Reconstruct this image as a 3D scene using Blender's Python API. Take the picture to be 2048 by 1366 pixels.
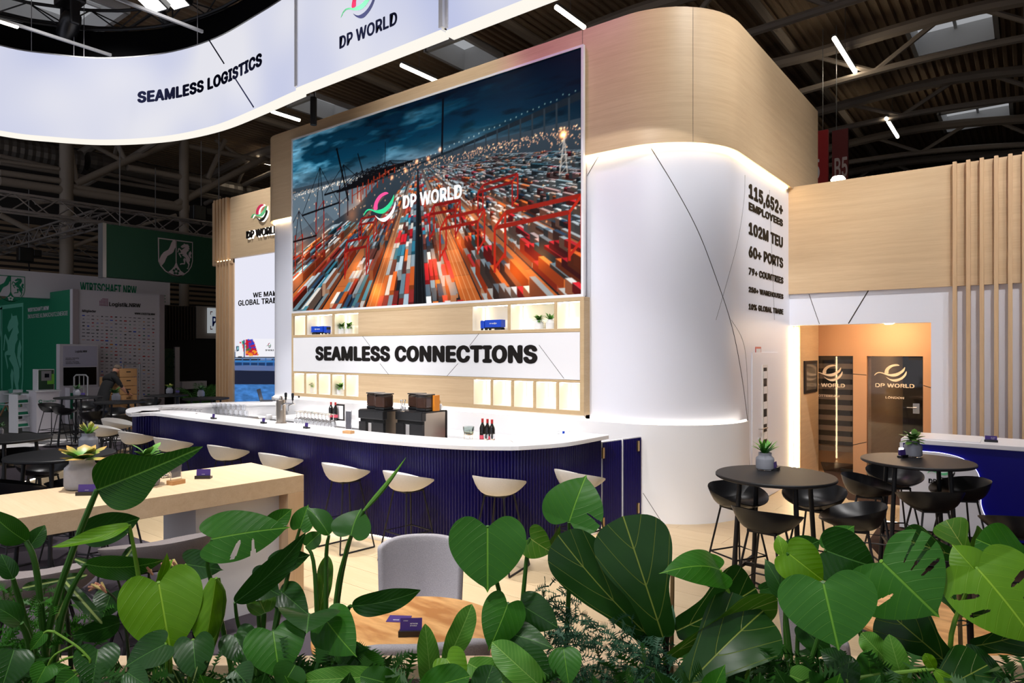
import bpy, bmesh, math, random
import numpy as np
from mathutils import Vector, Matrix

for o in list(bpy.data.objects):
    bpy.data.objects.remove(o, do_unlink=True)
SC = bpy.context.scene
COL = SC.collection
random.seed(7)

# ---------------------------------------------------------------- camera
F, CX, HY, H = 1342.0, 1024.0, 702.0, 2.05        # focal length (px), principal column, horizon row, eye height
U = np.array([1739.0, -1342.0]); U /= np.linalg.norm(U)
V = np.array([-U[1], U[0]])
cd = bpy.data.cameras.new('camera'); cam = bpy.data.objects.new('camera', cd); COL.objects.link(cam)
cd.sensor_width = 36.0; cd.lens = 36.0 * F / 2048.0
cd.shift_y = (HY - 683.0) / 2048.0
cd.clip_start = 0.05; cd.clip_end = 300
cam.location = (0, 0, H)
cam.rotation_euler = (math.pi / 2, 0, math.atan2(-U[1], V[1]))
SC.camera = cam

# ---------------------------------------------------------------- world, exposure, booth lights
w = bpy.data.worlds.new('hall_air'); SC.world = w; w.use_nodes = True
w.node_tree.nodes['Background'].inputs[0].default_value = (0.60, 0.62, 0.70, 1)
w.node_tree.nodes['Background'].inputs[1].default_value = 0.90
SC.view_settings.view_transform = 'Standard'; SC.view_settings.look = 'None'
SC.view_settings.exposure = 0.0; SC.view_settings.gamma = 1.0
SC.view_settings.use_curve_mapping = False

def spot(loc, target, power, size=60, soft=0.12, col=(1, .975, .965), blend=.7):
    l = bpy.data.lights.new('stage_spot_beam', 'SPOT'); o = bpy.data.objects.new('stage_spot_beam', l); COL.objects.link(o)
    l.energy = power; l.spot_size = math.radians(size); l.spot_blend = blend; l.shadow_soft_size = soft; l.color = col
    o.location = loc
    d = Vector(target) - Vector(loc); o.rotation_euler = d.to_track_quat('-Z', 'Y').to_euler()
    return o
# stage lamps over the booth, plus unseen ones added outside and behind as fill: (lamp position, aim, watts, cone)
BEAMS = [
    ((-9.5, 4.4, 8.0), (-8.8, 5.2, 1.1), 1500, 54), ((-6.5, 4.4, 8.0), (-6.2, 5.1, 1.1), 1500, 54), ((-4.0, 4.4, 8.0), (-4.6, 5.6, 1.0), 800, 46),
    ((-6.4, 5.95, 8.0), (-7.0, 7.3, 5.6), 260, 80), ((-1.2, 3.6, 8.0), (-1.8, 5.2, 0.0), 330, 70), ((0.8, 4.4, 8.0), (-0.4, 8.4, 0.8), 900, 60),
    ((-5.6, 1.8, 8.0), (-5.0, 2.4, 0.9), 2300, 46), ((-0.8, -0.8, 8.0), (-1.6, 1.9, 1.0), 600, 70), ((-3.2, -0.8, 8.0), (-3.0, 2.1, 1.0), 600, 70),
    ((1.6, 7.2, 8.0), (-2.9, 9.8, 5.3), 700, 50), ((-.6, 5.95, 8.0), (-3.4, 7.9, 5.5), 560, 46), ((-11.4, 3.6, 8.0), (-12.6, 6.0, 1.4), 900, 80),
    ((0.8, 7.2, 8.0), (-1.2, 10.6, 2.7), 760, 64), ((-12.6, 5.95, 8.0), (-13.4, 8.5, 4.6), 650, 55), ((-3.0, 3.6, 8.0), (-3.0, 4.0, 0.0), 220, 70),
    ((-5.2, 5.95, 8.0), (-4.6, 7.25, 6.15), 160, 70), ((2.6, 7.2, 8.0), (.6, 10.6, 3.2), 500, 60),
    ((-9.0, -.8, 8.0), (-9.4, 7.2, 1.9), 1900, 36), ((-6.0, -.8, 8.0), (-6.4, 7.2, 1.9), 1900, 36), ((-2.0, -.8, 8.0), (-3.6, 7.4, 2.6), 1500, 34),  # unseen lamps added behind the camera as frontal fill
    ((-14.6, 5.95, 8.0), (-17.0, 4.9, 0.0), 1500, 46),  # unseen lamp added to brighten the aisle strip
]
BEAM_OBJS = [spot(a, b, p, s) for a, b, p, s in BEAMS]
BEAM_OBJS[15].data.color = (1.0, .45, .95)                             # the one magenta lamp washing the tower's top edge

# ---------------------------------------------------------------- pixel -> place
def ray(px, py):
    c = np.array([(px - CX) / F, 1.0]); return np.array([U @ c, V @ c, (HY - py) / F])
def Pz(px, py, z=0.0):
    d = ray(px, py); return Vector(d * ((z - H) / d[2]) + [0, 0, H])
def Py(px, py, y):
    d = ray(px, py); return Vector(d * (y / d[1]) + [0, 0, H])
def Px(px, py, x):
    d = ray(px, py); return Vector(d * (x / d[0]) + [0, 0, H])
def Pd(px, py, dep):
    return Vector(ray(px, py) * dep + [0, 0, H])
CAMR = Vector((U[0], V[0], 0)); CAMF = Vector((U[1], V[1], 0))      # image right / forward on the ground
def depth(p): return p[0] * U[1] + p[1] * V[1]

# ---------------------------------------------------------------- materials
M = {}
def nodes(name):
    m = bpy.data.materials.new(name); m.use_nodes = True
    nt = m.node_tree; b = nt.nodes['Principled BSDF']; M[name] = m
    return m, nt, b
def mat(name, col, rough=.5, metal=0.0, spec=.5, emit=None, es=0.0, alpha=None, trans=0.0, coat=0.0, noise=0.0, nscale=20.0, bump=0.0, sss=0.0):
    m, nt, b = nodes(name)
    b.inputs['Base Color'].default_value = (*col, 1); b.inputs['Roughness'].default_value = rough
    b.inputs['Metallic'].default_value = metal; b.inputs['Specular IOR Level'].default_value = spec
    b.inputs['Transmission Weight'].default_value = trans; b.inputs['Coat Weight'].default_value = coat
    if emit: b.inputs['Emission Color'].default_value = (*emit, 1); b.inputs['Emission Strength'].default_value = es
    if noise or bump:
        tc = nt.nodes.new('ShaderNodeTexCoord'); n = nt.nodes.new('ShaderNodeTexNoise'); n.inputs['Scale'].default_value = nscale
        n.inputs['Detail'].default_value = 4
        nt.links.new(tc.outputs['Object'], n.inputs['Vector'])
        if noise:
            mx = nt.nodes.new('ShaderNodeMix'); mx.data_type = 'RGBA'
            mx.inputs['A'].default_value = (*[c * (1 - noise) for c in col], 1); mx.inputs['B'].default_value = (*[min(1, c * (1 + noise)) for c in col], 1)
            nt.links.new(n.outputs['Fac'], mx.inputs['Factor']); nt.links.new(mx.outputs['Result'], b.inputs['Base Color'])
        if bump:
            bp = nt.nodes.new('ShaderNodeBump'); bp.inputs['Strength'].default_value = bump; bp.inputs['Distance'].default_value = .004
            nt.links.new(n.outputs['Fac'], bp.inputs['Height']); nt.links.new(bp.outputs['Normal'], b.inputs['Normal'])
    return m
def glow(name, col, s):
    m, nt, b = nodes(name)
    b.inputs['Base Color'].default_value = (0, 0, 0, 1); b.inputs['Specular IOR Level'].default_value = 0
    b.inputs['Emission Color'].default_value = (*col, 1); b.inputs['Emission Strength'].default_value = s
    return m
def wood(name, c1, c2, scale, rough=.45, fine=6.0, contrast=.5, coord='Object', bump=.05):
    m, nt, b = nodes(name); L = nt.links
    tc = nt.nodes.new('ShaderNodeTexCoord'); mp = nt.nodes.new('ShaderNodeMapping'); mp.inputs['Scale'].default_value = scale
    L.new(tc.outputs[coord], mp.inputs['Vector'])
    n1 = nt.nodes.new('ShaderNodeTexNoise'); n1.inputs['Scale'].default_value = 1.0; n1.inputs['Detail'].default_value = 5; n1.inputs['Distortion'].default_value = .6
    n2 = nt.nodes.new('ShaderNodeTexNoise'); n2.inputs['Scale'].default_value = fine; n2.inputs['Detail'].default_value = 3
    L.new(mp.outputs[0], n1.inputs['Vector']); L.new(mp.outputs[0], n2.inputs['Vector'])
    ad = nt.nodes.new('ShaderNodeMix'); ad.data_type = 'FLOAT'; ad.inputs['Factor'].default_value = .4
    L.new(n1.outputs['Fac'], ad.inputs['A']); L.new(n2.outputs['Fac'], ad.inputs['B'])
    r = nt.nodes.new('ShaderNodeValToRGB'); r.color_ramp.elements[0].position = .5 - contrast / 2; r.color_ramp.elements[1].position = .5 + contrast / 2
    r.color_ramp.elements[0].color = (*c1, 1); r.color_ramp.elements[1].color = (*c2, 1)
    L.new(ad.outputs['Result'], r.inputs['Fac']); L.new(r.outputs['Color'], b.inputs['Base Color'])
    b.inputs['Roughness'].default_value = rough
    if bump:
        bp = nt.nodes.new('ShaderNodeBump'); bp.inputs['Strength'].default_value = bump; bp.inputs['Distance'].default_value = .002
        L.new(ad.outputs['Result'], bp.inputs['Height']); L.new(bp.outputs['Normal'], b.inputs['Normal'])
    return m
def S(*c):   # sRGB 0-255 -> linear
    return tuple(((x / 255) / 12.92 if x / 255 <= .04045 else ((x / 255 + .055) / 1.055) ** 2.4) for x in c)

OAK1, OAK2 = S(196, 164, 126), S(226, 200, 162)
wood('oak_panel', OAK1, OAK2, (.7, .7, 16), contrast=.7)
wood('oak_vertical', S(198, 160, 120), S(224, 192, 152), (14, 14, .6), contrast=.6)
wood('oak_table', S(204, 172, 132), S(232, 206, 170), (16, .7, 16), contrast=.7)
wood('oak_floor', S(192, 166, 126), S(214, 192, 156), (.9, 9, 9), rough=.42, contrast=.8)
wood('oak_frame', S(190, 160, 118), S(208, 182, 142), (3, 3, 14), contrast=.6)
wood('oak_round', S(186, 124, 64), S(232, 178, 112), (3.0, 11, 6), rough=.35, contrast=.22, fine=2.2)
wood('oak_block', S(176, 126, 78), S(206, 160, 108), (6, 30, 30))
wood('oak_legs', S(160, 118, 78), S(188, 146, 104), (20, 20, 3))
mat('white_wall', S(234, 236, 246), .45)
mat('white_gloss', S(240, 240, 242), .25)
mat('white_matt', S(232, 232, 234), .6)
mat('groove', S(60, 56, 52), .8)
mat('counter_white', S(244, 244, 246), .3)
mat('rib_blue', S(15, 9, 78), .34, spec=.4)
mat('desk_blue', S(6, 6, 120), .3)
mat('brass', S(190, 160, 110), .35, 1.0)
mat('chrome', (.7, .7, .7), .2, 1.0)
mat('steel', S(176, 166, 154), .32, 1.0, noise=.06, nscale=3)
mat('alu', S(150, 150, 152), .45, .7)
mat('black_metal', S(20, 20, 23), .5)
mat('black_plastic', S(20, 20, 22), .35)
mat('black_cloth', S(5, 5, 6), .95, spec=.05)
mat('black_rubber', S(14, 14, 14), .8)
mat('dark_letter', S(30, 27, 26), .8, spec=.1)
mat('bronze_letter', S(54, 44, 32), .8, spec=.1)
mat('navy_letter', S(18, 20, 38), .9, spec=.0)
mat('felt_light', S(226, 223, 218), .95, noise=.12, nscale=160, bump=.25)
mat('felt_grey', S(172, 168, 172), .95, noise=.30, nscale=170, bump=.4)
mat('felt_dark', S(126, 118, 116), .95, noise=.14, nscale=220, bump=.4)
mat('carpet_dark', S(74, 68, 74), .95, spec=.1, noise=.10, nscale=60)
mat('carpet_brown', S(66, 50, 42), .95, spec=.1, noise=.10, nscale=60)
mat('hall_floor', S(120, 116, 112), .6, noise=.08, nscale=2)
mat('aisle_pale', S(236, 232, 230), .6)
mat('concrete', S(150, 152, 160), .8, noise=.08, nscale=40)
mat('soil', S(40, 30, 22), 1.0, noise=.4, nscale=60, bump=.6)
mat('glass', (.97, .98, 1.0), .02, trans=1.0)
mat('acrylic', (.95, .97, 1.0), .05, trans=1.0)
mat('purple_card', S(66, 44, 122), .45)
mat('cardboard', S(176, 132, 84), .8)
mat('paper', S(236, 234, 236), .7)
mat('grey_print', S(110, 106, 112), .8)
mat('roof_metal', S(150, 128, 104), .75, noise=.18, nscale=.8)
mat('tube_paint', S(150, 138, 126), .6)
mat('duct', S(128, 122, 116), .45, .6)
mat('truss_alu', S(156, 148, 144), .5, .5)
mat('truss_black', S(18, 18, 20), .5, .3)
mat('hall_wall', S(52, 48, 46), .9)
mat('sky_frame', S(206, 206, 206), .7)
mat('red_sign', S(160, 22, 28), .6)
mat('red_sign_dark', S(96, 18, 22), .6)
mat('nrw_green', S(20, 130, 92), .65)
mat('nrw_green_dark', S(0, 62, 38), .7)
mat('nrw_pale', S(110, 196, 168), .65)
mat('banner_grey', S(176, 162, 164), .7)
mat('nrw_white', S(222, 216, 222), .7)
mat('machine_green', S(28, 66, 36), .4)
mat('lime', S(120, 196, 60), .5)
mat('skin', S(196, 142, 114), .6)
mat('hair_grey', S(110, 98, 86), .9)
mat('shirt_black', S(18, 18, 20), .9)
mat('bottle_glass', S(20, 16, 14), .08, coat=.5)
mat('bottle_red', S(190, 36, 36), .4)
mat('label_pink', S(210, 80, 100), .6)
mat('beans', S(92, 56, 36), .5, noise=.5, nscale=150, bump=.8)
mat('orange_box', S(226, 138, 32), .6)
mat('truck_blue', S(16, 70, 200), .35)
mat('frame_black', S(18, 16, 16), .4)
glow('ribbon_light', S(226, 232, 252), .88)
glow('ribbon_rim', (1.0, .95, .86), 1.0)
glow('led_warm', (1.0, .74, .40), 26.0)
glow('led_white', (1.0, .88, .72), 7.0)
glow('led_blue', (.50, .50, 1.0), 5.0)
glow('niche_light', (1.0, .90, .70), 10.0)
glow('lamp_warm', (1.0, .86, .66), 16.0)
glow('lamp_white', (1.0, .98, .95), 6.0)
glow('skylight_day', (.80, .82, .86), .40)
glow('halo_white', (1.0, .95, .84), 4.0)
glow('screen_white', (1, 1, 1), 1.0)
glow('screen_pink', S(255, 90, 160), 1.0)
glow('screen_green', S(60, 232, 160), 1.0)
mat('logo_red', S(214, 40, 90), .5); mat('logo_green', S(110, 214, 150), .5); mat('logo_navy', S(40, 44, 84), .5)
mat('logo_black', S(30, 30, 30), .5)
mat('etch_warm', S(248, 226, 196), .7)

# ---------------------------------------------------------------- mesh helpers
def tag(o, label=None, cat=None, group=None, kind=None):
    if label: o['label'] = label
    if cat: o['category'] = cat
    if group: o['group'] = group
    if kind: o['kind'] = kind
    return o
def thing(name, label=None, cat=None, loc=(0, 0, 0), rz=0.0, group=None, kind=None):
    o = bpy.data.objects.new(name, None); COL.objects.link(o); o.empty_display_size = .1
    o.location = loc; o.rotation_euler = (0, 0, rz)
    return tag(o, label, cat, group, kind)
def adopt(o, parent, world=True):
    o.parent = parent
    if world: o.matrix_parent_inverse = parent.matrix_basis.inverted()
def link(name, me, m=None, parent=None, world=False, smooth=False, bev=0.0, seg=2):
    o = bpy.data.objects.new(name, me); COL.objects.link(o)
    if m is not None:
        me.materials.clear(); me.materials.append(M[m] if isinstance(m, str) else m)
    if parent is not None: adopt(o, parent, world)
    if smooth: me.shade_smooth()
    if bev:
        b = o.modifiers.new('bevel', 'BEVEL'); b.width = bev; b.segments = seg; b.limit_method = 'ANGLE'; b.angle_limit = math.radians(50)
        b.harden_normals = False
    return o
class MB:
    def __init__(s): s.v = []; s.f = []
    def add(s, vs, fs):
        n = len(s.v); s.v += [tuple(x) for x in vs]; s.f += [tuple(i + n for i in f) for f in fs]; return s
    def box(s, a, b):
        x0, y0, z0 = a; x1, y1, z1 = b
        return s.add([(x0, y0, z0), (x1, y0, z0), (x1, y1, z0), (x0, y1, z0), (x0, y0, z1), (x1, y0, z1), (x1, y1, z1), (x0, y1, z1)],
                     [(0, 3, 2, 1), (4, 5, 6, 7), (0, 1, 5, 4), (1, 2, 6, 5), (2, 3, 7, 6), (3, 0, 4, 7)])
    def cbox(s, c, d):
        return s.box([c[i] - d[i] / 2 for i in range(3)], [c[i] + d[i] / 2 for i in range(3)])
    def prism(s, pts, z0, z1):            # plan outline (ccw) extruded upwards
        n = len(pts)
        s.add([(p[0], p[1], z0) for p in pts] + [(p[0], p[1], z1) for p in pts],
              [tuple(reversed(range(n))), tuple(range(n, 2 * n))] + [(i, (i + 1) % n, n + (i + 1) % n, n + i) for i in range(n)])
        return s
    def strip(s, pts, z0, z1, closed=False):   # upright ribbon along a plan path
        n = len(pts)
        s.add([(p[0], p[1], z0) for p in pts] + [(p[0], p[1], z1) for p in pts],
              [(i, (i + 1) % n, n + (i + 1) % n, n + i) for i in range(n if closed else n - 1)])
        return s
    def band(s, inner, outer, z0, z1):    # solid wall between two plan paths of the same length
        n = len(inner)
        vs = [(p[0], p[1], z0) for p in inner] + [(p[0], p[1], z0) for p in outer] + [(p[0], p[1], z1) for p in inner] + [(p[0], p[1], z1) for p in outer]
        fs = []
        for i in range(n - 1):
            a, b, c, d = i, i + 1, n + i, n + i + 1
            fs += [(a, b, d, c), (2 * n + a, 2 * n + c, 2 * n + d, 2 * n + b), (a, 2 * n + a, 2 * n + b, b), (c, d, 2 * n + d, 2 * n + c)]
        fs += [(0, n, 3 * n, 2 * n), (n - 1, 3 * n - 1, 4 * n - 1, 2 * n - 1)]
        return s.add(vs, fs)
    def tube(s, path, r, n=8, cap=True, rs=None):
        path = [Vector(p) for p in path]; k = len(path); base = len(s.v); prev = None
        for i, p in enumerate(path):
            t = (path[min(i + 1, k - 1)] - path[max(i - 1, 0)])
            t = t.normalized() if t.length > 1e-9 else Vector((0, 0, 1))
            if prev is None:
                a = Vector((0, 0, 1)) if abs(t.z) < .9 else Vector((1, 0, 0)); u = t.cross(a).normalized()
            else:
                u = (prev - t * prev.dot(t)); u = u.normalized() if u.length > 1e-6 else t.orthogonal().normalized()
            prev = u; w_ = t.cross(u); rr = rs[i] if rs else r
            for j in range(n):
                a = 2 * math.pi * j / n; q = p + (u * math.cos(a) + w_ * math.sin(a)) * rr; s.v.append(tuple(q))
        for i in range(k - 1):
            for j in range(n):
                s.f.append((base + i * n + j, base + i * n + (j + 1) % n, base + (i + 1) * n + (j + 1) % n, base + (i + 1) * n + j))
        if cap:
            s.f.append(tuple(base + j for j in reversed(range(n)))); s.f.append(tuple(base + (k - 1) * n + j for j in range(n)))
        return s
    def lathe(s, prof, n=24, c=(0, 0, 0), close=False):   # [(r,z)...] about an upright axis
        base = len(s.v); k = len(prof)
        for r, z in prof:
            for j in range(n):
                a = 2 * math.pi * j / n; s.v.append((c[0] + r * math.cos(a), c[1] + r * math.sin(a), c[2] + z))
        for i in range(k - 1):
            for j in range(n):
                s.f.append((base + i * n + j, base + i * n + (j + 1) % n, base + (i + 1) * n + (j + 1) % n, base + (i + 1) * n + j))
        if prof[0][0] > 1e-5 and not close: s.f.append(tuple(base + j for j in reversed(range(n))))
        if prof[-1][0] > 1e-5 and not close: s.f.append(tuple(base + (k - 1) * n + j for j in range(n)))
        return s
    def grid(s, P, closed_u=False):       # rows of points
        r, c = len(P), len(P[0]); base = len(s.v)
        for row in P: s.v += [tuple(p) for p in row]
        for i in range(r - 1):
            for j in range(c if closed_u else c - 1):
                s.f.append((base + i * c + j, base + i * c + (j + 1) % c, base + (i + 1) * c + (j + 1) % c, base + (i + 1) * c + j))
        return s
    def mesh(s, name='mesh'):
        me = bpy.data.meshes.new(name); me.from_pydata(s.v, [], s.f); me.update(); return me
    def build(s, name, m, parent=None, world=False, smooth=False, bev=0.0, seg=2, fix=False):
        me = s.mesh(name)
        if fix:
            bm = bmesh.new(); bm.from_mesh(me); bmesh.ops.recalc_face_normals(bm, faces=bm.faces); bm.to_mesh(me); bm.free()
        o = link(name, me, m, parent, world, smooth, bev, seg)
        if smooth: autosmooth(me)
        return o
def autosmooth(me, ang=40):
    try: me.set_sharp_from_angle(angle=math.radians(ang))
    except Exception: pass
def kids(o): return [c for c in bpy.data.objects if c.parent == o]
def copy_tree(o, loc=None, rz=None, label=None, parent=None):
    c = o.copy(); COL.objects.link(c); c.parent = parent
    if loc is not None: c.location = loc
    if rz is not None: c.rotation_euler = (0, 0, rz)
    if label: c['label'] = label
    for k in KIDS.get(o.name) or kids(o): copy_tree(k, parent=c)
    return c
KIDS = {}
def arc(cx, cy, r, a0, a1, n):
    return [(cx + r * math.cos(math.radians(a0 + (a1 - a0) * i / n)), cy + r * math.sin(math.radians(a0 + (a1 - a0) * i / n))) for i in range(n + 1)]
def cat_rom(pts, n=6, closed=False):
    P = [np.array(p, float) for p in pts]; out = []; k = len(P)
    for i in range(k if closed else k - 1):
        if closed: a, b, c, d = P[i - 1], P[i], P[(i + 1) % k], P[(i + 2) % k]
        else: a, b, c, d = P[max(i - 1, 0)], P[i], P[i + 1], P[min(i + 2, k - 1)]
        for j in range(n):
            t = j / n
            out.append(tuple(.5 * ((2 * b) + (-a + c) * t + (2 * a - 5 * b + 4 * c - d) * t * t + (-a + 3 * b - 3 * c + d) * t ** 3)))
    if not closed: out.append(tuple(P[-1]))
    return out
def offset_path(pts, d):
    out = []; k = len(pts)
    for i in range(k):
        a = Vector(pts[max(i - 1, 0)][:2]); b = Vector(pts[min(i + 1, k - 1)][:2]); t = (b - a).normalized()
        out.append((pts[i][0] - t.y * d, pts[i][1] + t.x * d))
    return out
def poly_mesh(name, loops, mtx, m, parent, depth_=.004, world=True):
    # flat outline(s) in (x,y), thickened a little, carried to mtx (local x,y in the surface, z out of it)
    bm = bmesh.new()
    for lp in loops:
        try: bm.faces.new([bm.verts.new((p[0], p[1], 0)) for p in lp])
        except Exception: pass
    bmesh.ops.recalc_face_normals(bm, faces=bm.faces)
    for f in bm.faces:
        if f.normal.z < 0: f.normal_flip()
    bmesh.ops.triangulate(bm, faces=bm.faces[:])
    r = bmesh.ops.extrude_face_region(bm, geom=bm.faces[:])
    bmesh.ops.translate(bm, verts=[g for g in r['geom'] if isinstance(g, bmesh.types.BMVert)], vec=(0, 0, depth_))
    bmesh.ops.recalc_face_normals(bm, faces=bm.faces)
    bmesh.ops.transform(bm, matrix=mtx, verts=bm.verts)
    me = bpy.data.meshes.new(name); bm.to_mesh(me); bm.free()
    return link(name, me, m, parent, world)
def frame_mtx(org, xdir, up):
    x = Vector(xdir).normalized(); u = Vector(up); u = (u - x * u.dot(x)).normalized(); z = x.cross(u)
    return Matrix(((x.x, u.x, z.x, org[0]), (x.y, u.y, z.y, org[1]), (x.z, u.z, z.z, org[2]), (0, 0, 0, 1)))
_tc = {}
try:                                                                  # Blender's own interface font
    import os
    UI_FONT = bpy.data.fonts.load(os.path.join(bpy.utils.system_resource('DATAFILES'), 'fonts', 'Inter.woff2'))
except Exception:
    UI_FONT = None
def text_mesh(s, bold):
    k = (s, bold)
    if k not in _tc:
        c = bpy.data.curves.new('lettering', 'FONT'); c.body = s
        if UI_FONT: c.font = UI_FONT
        c.resolution_u = 3; c.fill_mode = 'FRONT'; c.space_character = 1.0 + bold * 1.3
        o = bpy.data.objects.new('lettering', c); COL.objects.link(o)
        dg = bpy.context.evaluated_depsgraph_get()
        me = bpy.data.meshes.new_from_object(o.evaluated_get(dg))
        n = len(me.vertices); co = np.empty(n * 3); me.vertices.foreach_get('co', co); co = co.reshape(-1, 3)
        faces = [tuple(p.vertices) for p in me.polygons]
        if bold > .004:                                               # heavier strokes: the same letters laid over each other a hair apart
            cs, fs = [], []; st = [(math.cos(a), math.sin(a)) for a in [math.pi / 4 * i for i in range(8)]] + [(0, 0)]
            for i, (dx, dy) in enumerate(st):
                q = co.copy(); q[:, 0] += dx * bold; q[:, 1] += dy * bold * .7; q[:, 2] += i * 1e-5
                cs.append(q); fs += [tuple(v + i * n for v in f) for f in faces]
            co = np.concatenate(cs); faces = fs
        _tc[k] = (co.copy(), faces)
        bpy.data.objects.remove(o); bpy.data.curves.remove(c); bpy.data.meshes.remove(me)
    return _tc[k]
def text(s, m, parent, org, xdir, width, height, up=(0, 0, 1), bold=.03, depth_=.006, name='lettering', world=True, warp=None):
    co, faces = text_mesh(s, bold)
    lo, hi = co.min(0), co.max(0)
    # cap height: baseline 0 .. top of capitals
    top = text_mesh('H', bold)[0].max(0)[1]; bot = text_mesh('H', bold)[0].min(0)[1]
    P = np.zeros_like(co); P[:, 0] = (co[:, 0] - lo[0]) / (hi[0] - lo[0]) * width; P[:, 1] = (co[:, 1] - bot) / (top - bot) * height
    bm = bmesh.new(); vs = [bm.verts.new((p[0], p[1], c_[2] * min(1.0, depth_ * 200))) for p, c_ in zip(P, co)]
    for f in faces:
        try: bm.faces.new([vs[i] for i in f])
        except Exception: pass
    if depth_:
        r = bmesh.ops.extrude_face_region(bm, geom=bm.faces[:])
        bmesh.ops.translate(bm, verts=[g for g in r['geom'] if isinstance(g, bmesh.types.BMVert)], vec=(0, 0, depth_))
        bmesh.ops.recalc_face_normals(bm, faces=bm.faces)
    if warp:
        for v in bm.verts: v.co = Vector(warp(v.co))
    else:
        bmesh.ops.transform(bm, matrix=frame_mtx(org, xdir, up), verts=bm.verts)
    me = bpy.data.meshes.new(name); bm.to_mesh(me); bm.free()
    return link(name, me, m, parent, world)
# three-piece bird emblem, unit = width of the round part
_E = lambda pts: [((x - 750) / 430.0, (390 - y) / 430.0) for x, y in pts]
EMB = [
    _E([(530, 400), (535, 330), (570, 270), (640, 215), (720, 190), (790, 190), (830, 215), (780, 225), (700, 245), (640, 290), (610, 340), (603, 405)]),
    _E([(310, 455), (350, 400), (410, 375), (480, 385), (560, 410), (650, 415), (740, 400), (820, 365), (880, 320), (915, 280), (938, 248), (940, 290), (920, 350), (870, 400), (800, 450), (720, 475), (640, 465), (560, 440), (480, 405), (420, 395), (370, 410), (330, 445)]),
    _E([(555, 480), (600, 510), (660, 535), (740, 535), (820, 510), (890, 460), (935, 400), (968, 345), (975, 390), (955, 450), (910, 510), (850, 555), (770, 590), (700, 585), (630, 550), (580, 510)]),
]
def emblem(parent, org, xdir, size, mats, up=(0, 0, 1), depth_=.006, name='emblem'):
    mt = frame_mtx(org, xdir, up)
    for e, m in zip(EMB, mats):
        e2 = [(x * size, y * size) for x, y in cat_rom(e, 3, True)]
        poly_mesh(name, [e2], mt, m, parent, depth_)
def color_print(name, rgb, org, xdir, width, height, parent, strength=1.0, up=(0, 0, 1), emit=True):
    # a flat print: one fine grid whose points carry the picture's colours (rows from top to bottom)
    hh, ww, _ = rgb.shape
    mt = frame_mtx(org, xdir, up)
    xs = np.linspace(0, width, ww); ys = np.linspace(height, 0, hh)
    X, Y = np.meshgrid(xs, ys); n = ww * hh
    P = np.stack([X.ravel(), Y.ravel(), np.zeros(n), np.ones(n)], 1) @ np.array(mt).T
    idx = np.arange(n).reshape(hh, ww)
    q = np.stack([idx[1:, :-1], idx[1:, 1:], idx[:-1, 1:], idx[:-1, :-1]], -1).reshape(-1, 4)
    me = bpy.data.meshes.new(name); me.vertices.add(n); me.vertices.foreach_set('co', P[:, :3].astype(np.float32).ravel())
    nq = len(q); me.loops.add(nq * 4); me.polygons.add(nq)
    me.loops.foreach_set('vertex_index', q.astype(np.int32).ravel())
    me.polygons.foreach_set('loop_start', np.arange(0, nq * 4, 4, dtype=np.int32))
    me.update(calc_edges=True)
    lin = np.where(rgb <= .04045, rgb / 12.92, ((rgb + .055) / 1.055) ** 2.4)
    c = np.ones((n, 4), np.float32); c[:, :3] = lin.reshape(-1, 3)
    at = me.color_attributes.new('print', 'FLOAT_COLOR', 'POINT'); at.data.foreach_set('color', c.ravel())
    m, nt, b = nodes('print_' + name)
    an = nt.nodes.new('ShaderNodeAttribute'); an.attribute_name = 'print'
    if emit:
        b.inputs['Base Color'].default_value = (0, 0, 0, 1); b.inputs['Specular IOR Level'].default_value = .15; b.inputs['Roughness'].default_value = .5
        nt.links.new(an.outputs['Color'], b.inputs['Emission Color']); b.inputs['Emission Strength'].default_value = strength
    else:
        nt.links.new(an.outputs['Color'], b.inputs['Base Color']); b.inputs['Roughness'].default_value = .6
    return link(name, me, m, parent, True)
# ================================================================ floor
floor = thing('floor', kind='structure')
MB().box((-60, -12, -.30), (40, 60, -.03)).build('ground_slab', 'hall_floor', floor)
def plan_px(pts, z=0.0): return [tuple(Pz(x, y, z)[:2]) for x, y in pts]
plank = MB().box((0.0015, 0.0015, -.029), (1.9485, .3185, 0)).mesh('plank')
plank.materials.append(M['oak_floor'])
row = 0; y = -1.0
while y < 12.4:
    x = -15.6 - (row % 3) * .65
    while x < 3.0:
        cx_, cy_ = x + .97, y + .16
        d = depth((cx_, cy_)); r_ = cx_ * U[0] + cy_ * V[0]
        if d > 3.2 and abs(r_ / d) < .95 and not (cy_ > 7.6 and cx_ < -4.2) and not (-11.6 < cx_ < -5.6 and 5.3 < cy_ < 7.4) and d > 3.2:
            o = bpy.data.objects.new('plank', plank); COL.objects.link(o); o.location = (x, y, 0); o.parent = floor
        x += 1.95
    y += .32; row += 1
carp = [(-260, 1000), (150, 1048), (293, 1083), (430, 1128), (560, 1205), (640, 1275), (760, 1330), (1000, 1372), (1400, 1395), (1700, 1340), (2100, 1290)]
pts = cat_rom(plan_px(carp), 5) + [(1.5, .5), (-.5, -3), (-7.5, -2.5)]
MB().prism(pts[::-1] if False else pts, -.028, .004).build('carpet', 'carpet_dark', floor, fix=True)
far = plan_px([(-250, 1120), (0, 982), (48, 964), (148, 930), (262, 893)]); near = plan_px([(262, 881), (158, 889), (68, 893), (0, 903), (-250, 935)])
MB().prism(far + near, -.028, .004).build('carpet', 'carpet_dark', floor, fix=True)
MB().prism(plan_px([(-250, 935), (0, 903), (68, 893), (158, 889), (300, 879), (300, 871), (158, 877), (68, 881), (0, 887), (-250, 912)]), -.028, .003).build('aisle_strip', 'aisle_pale', floor, fix=True)
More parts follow.
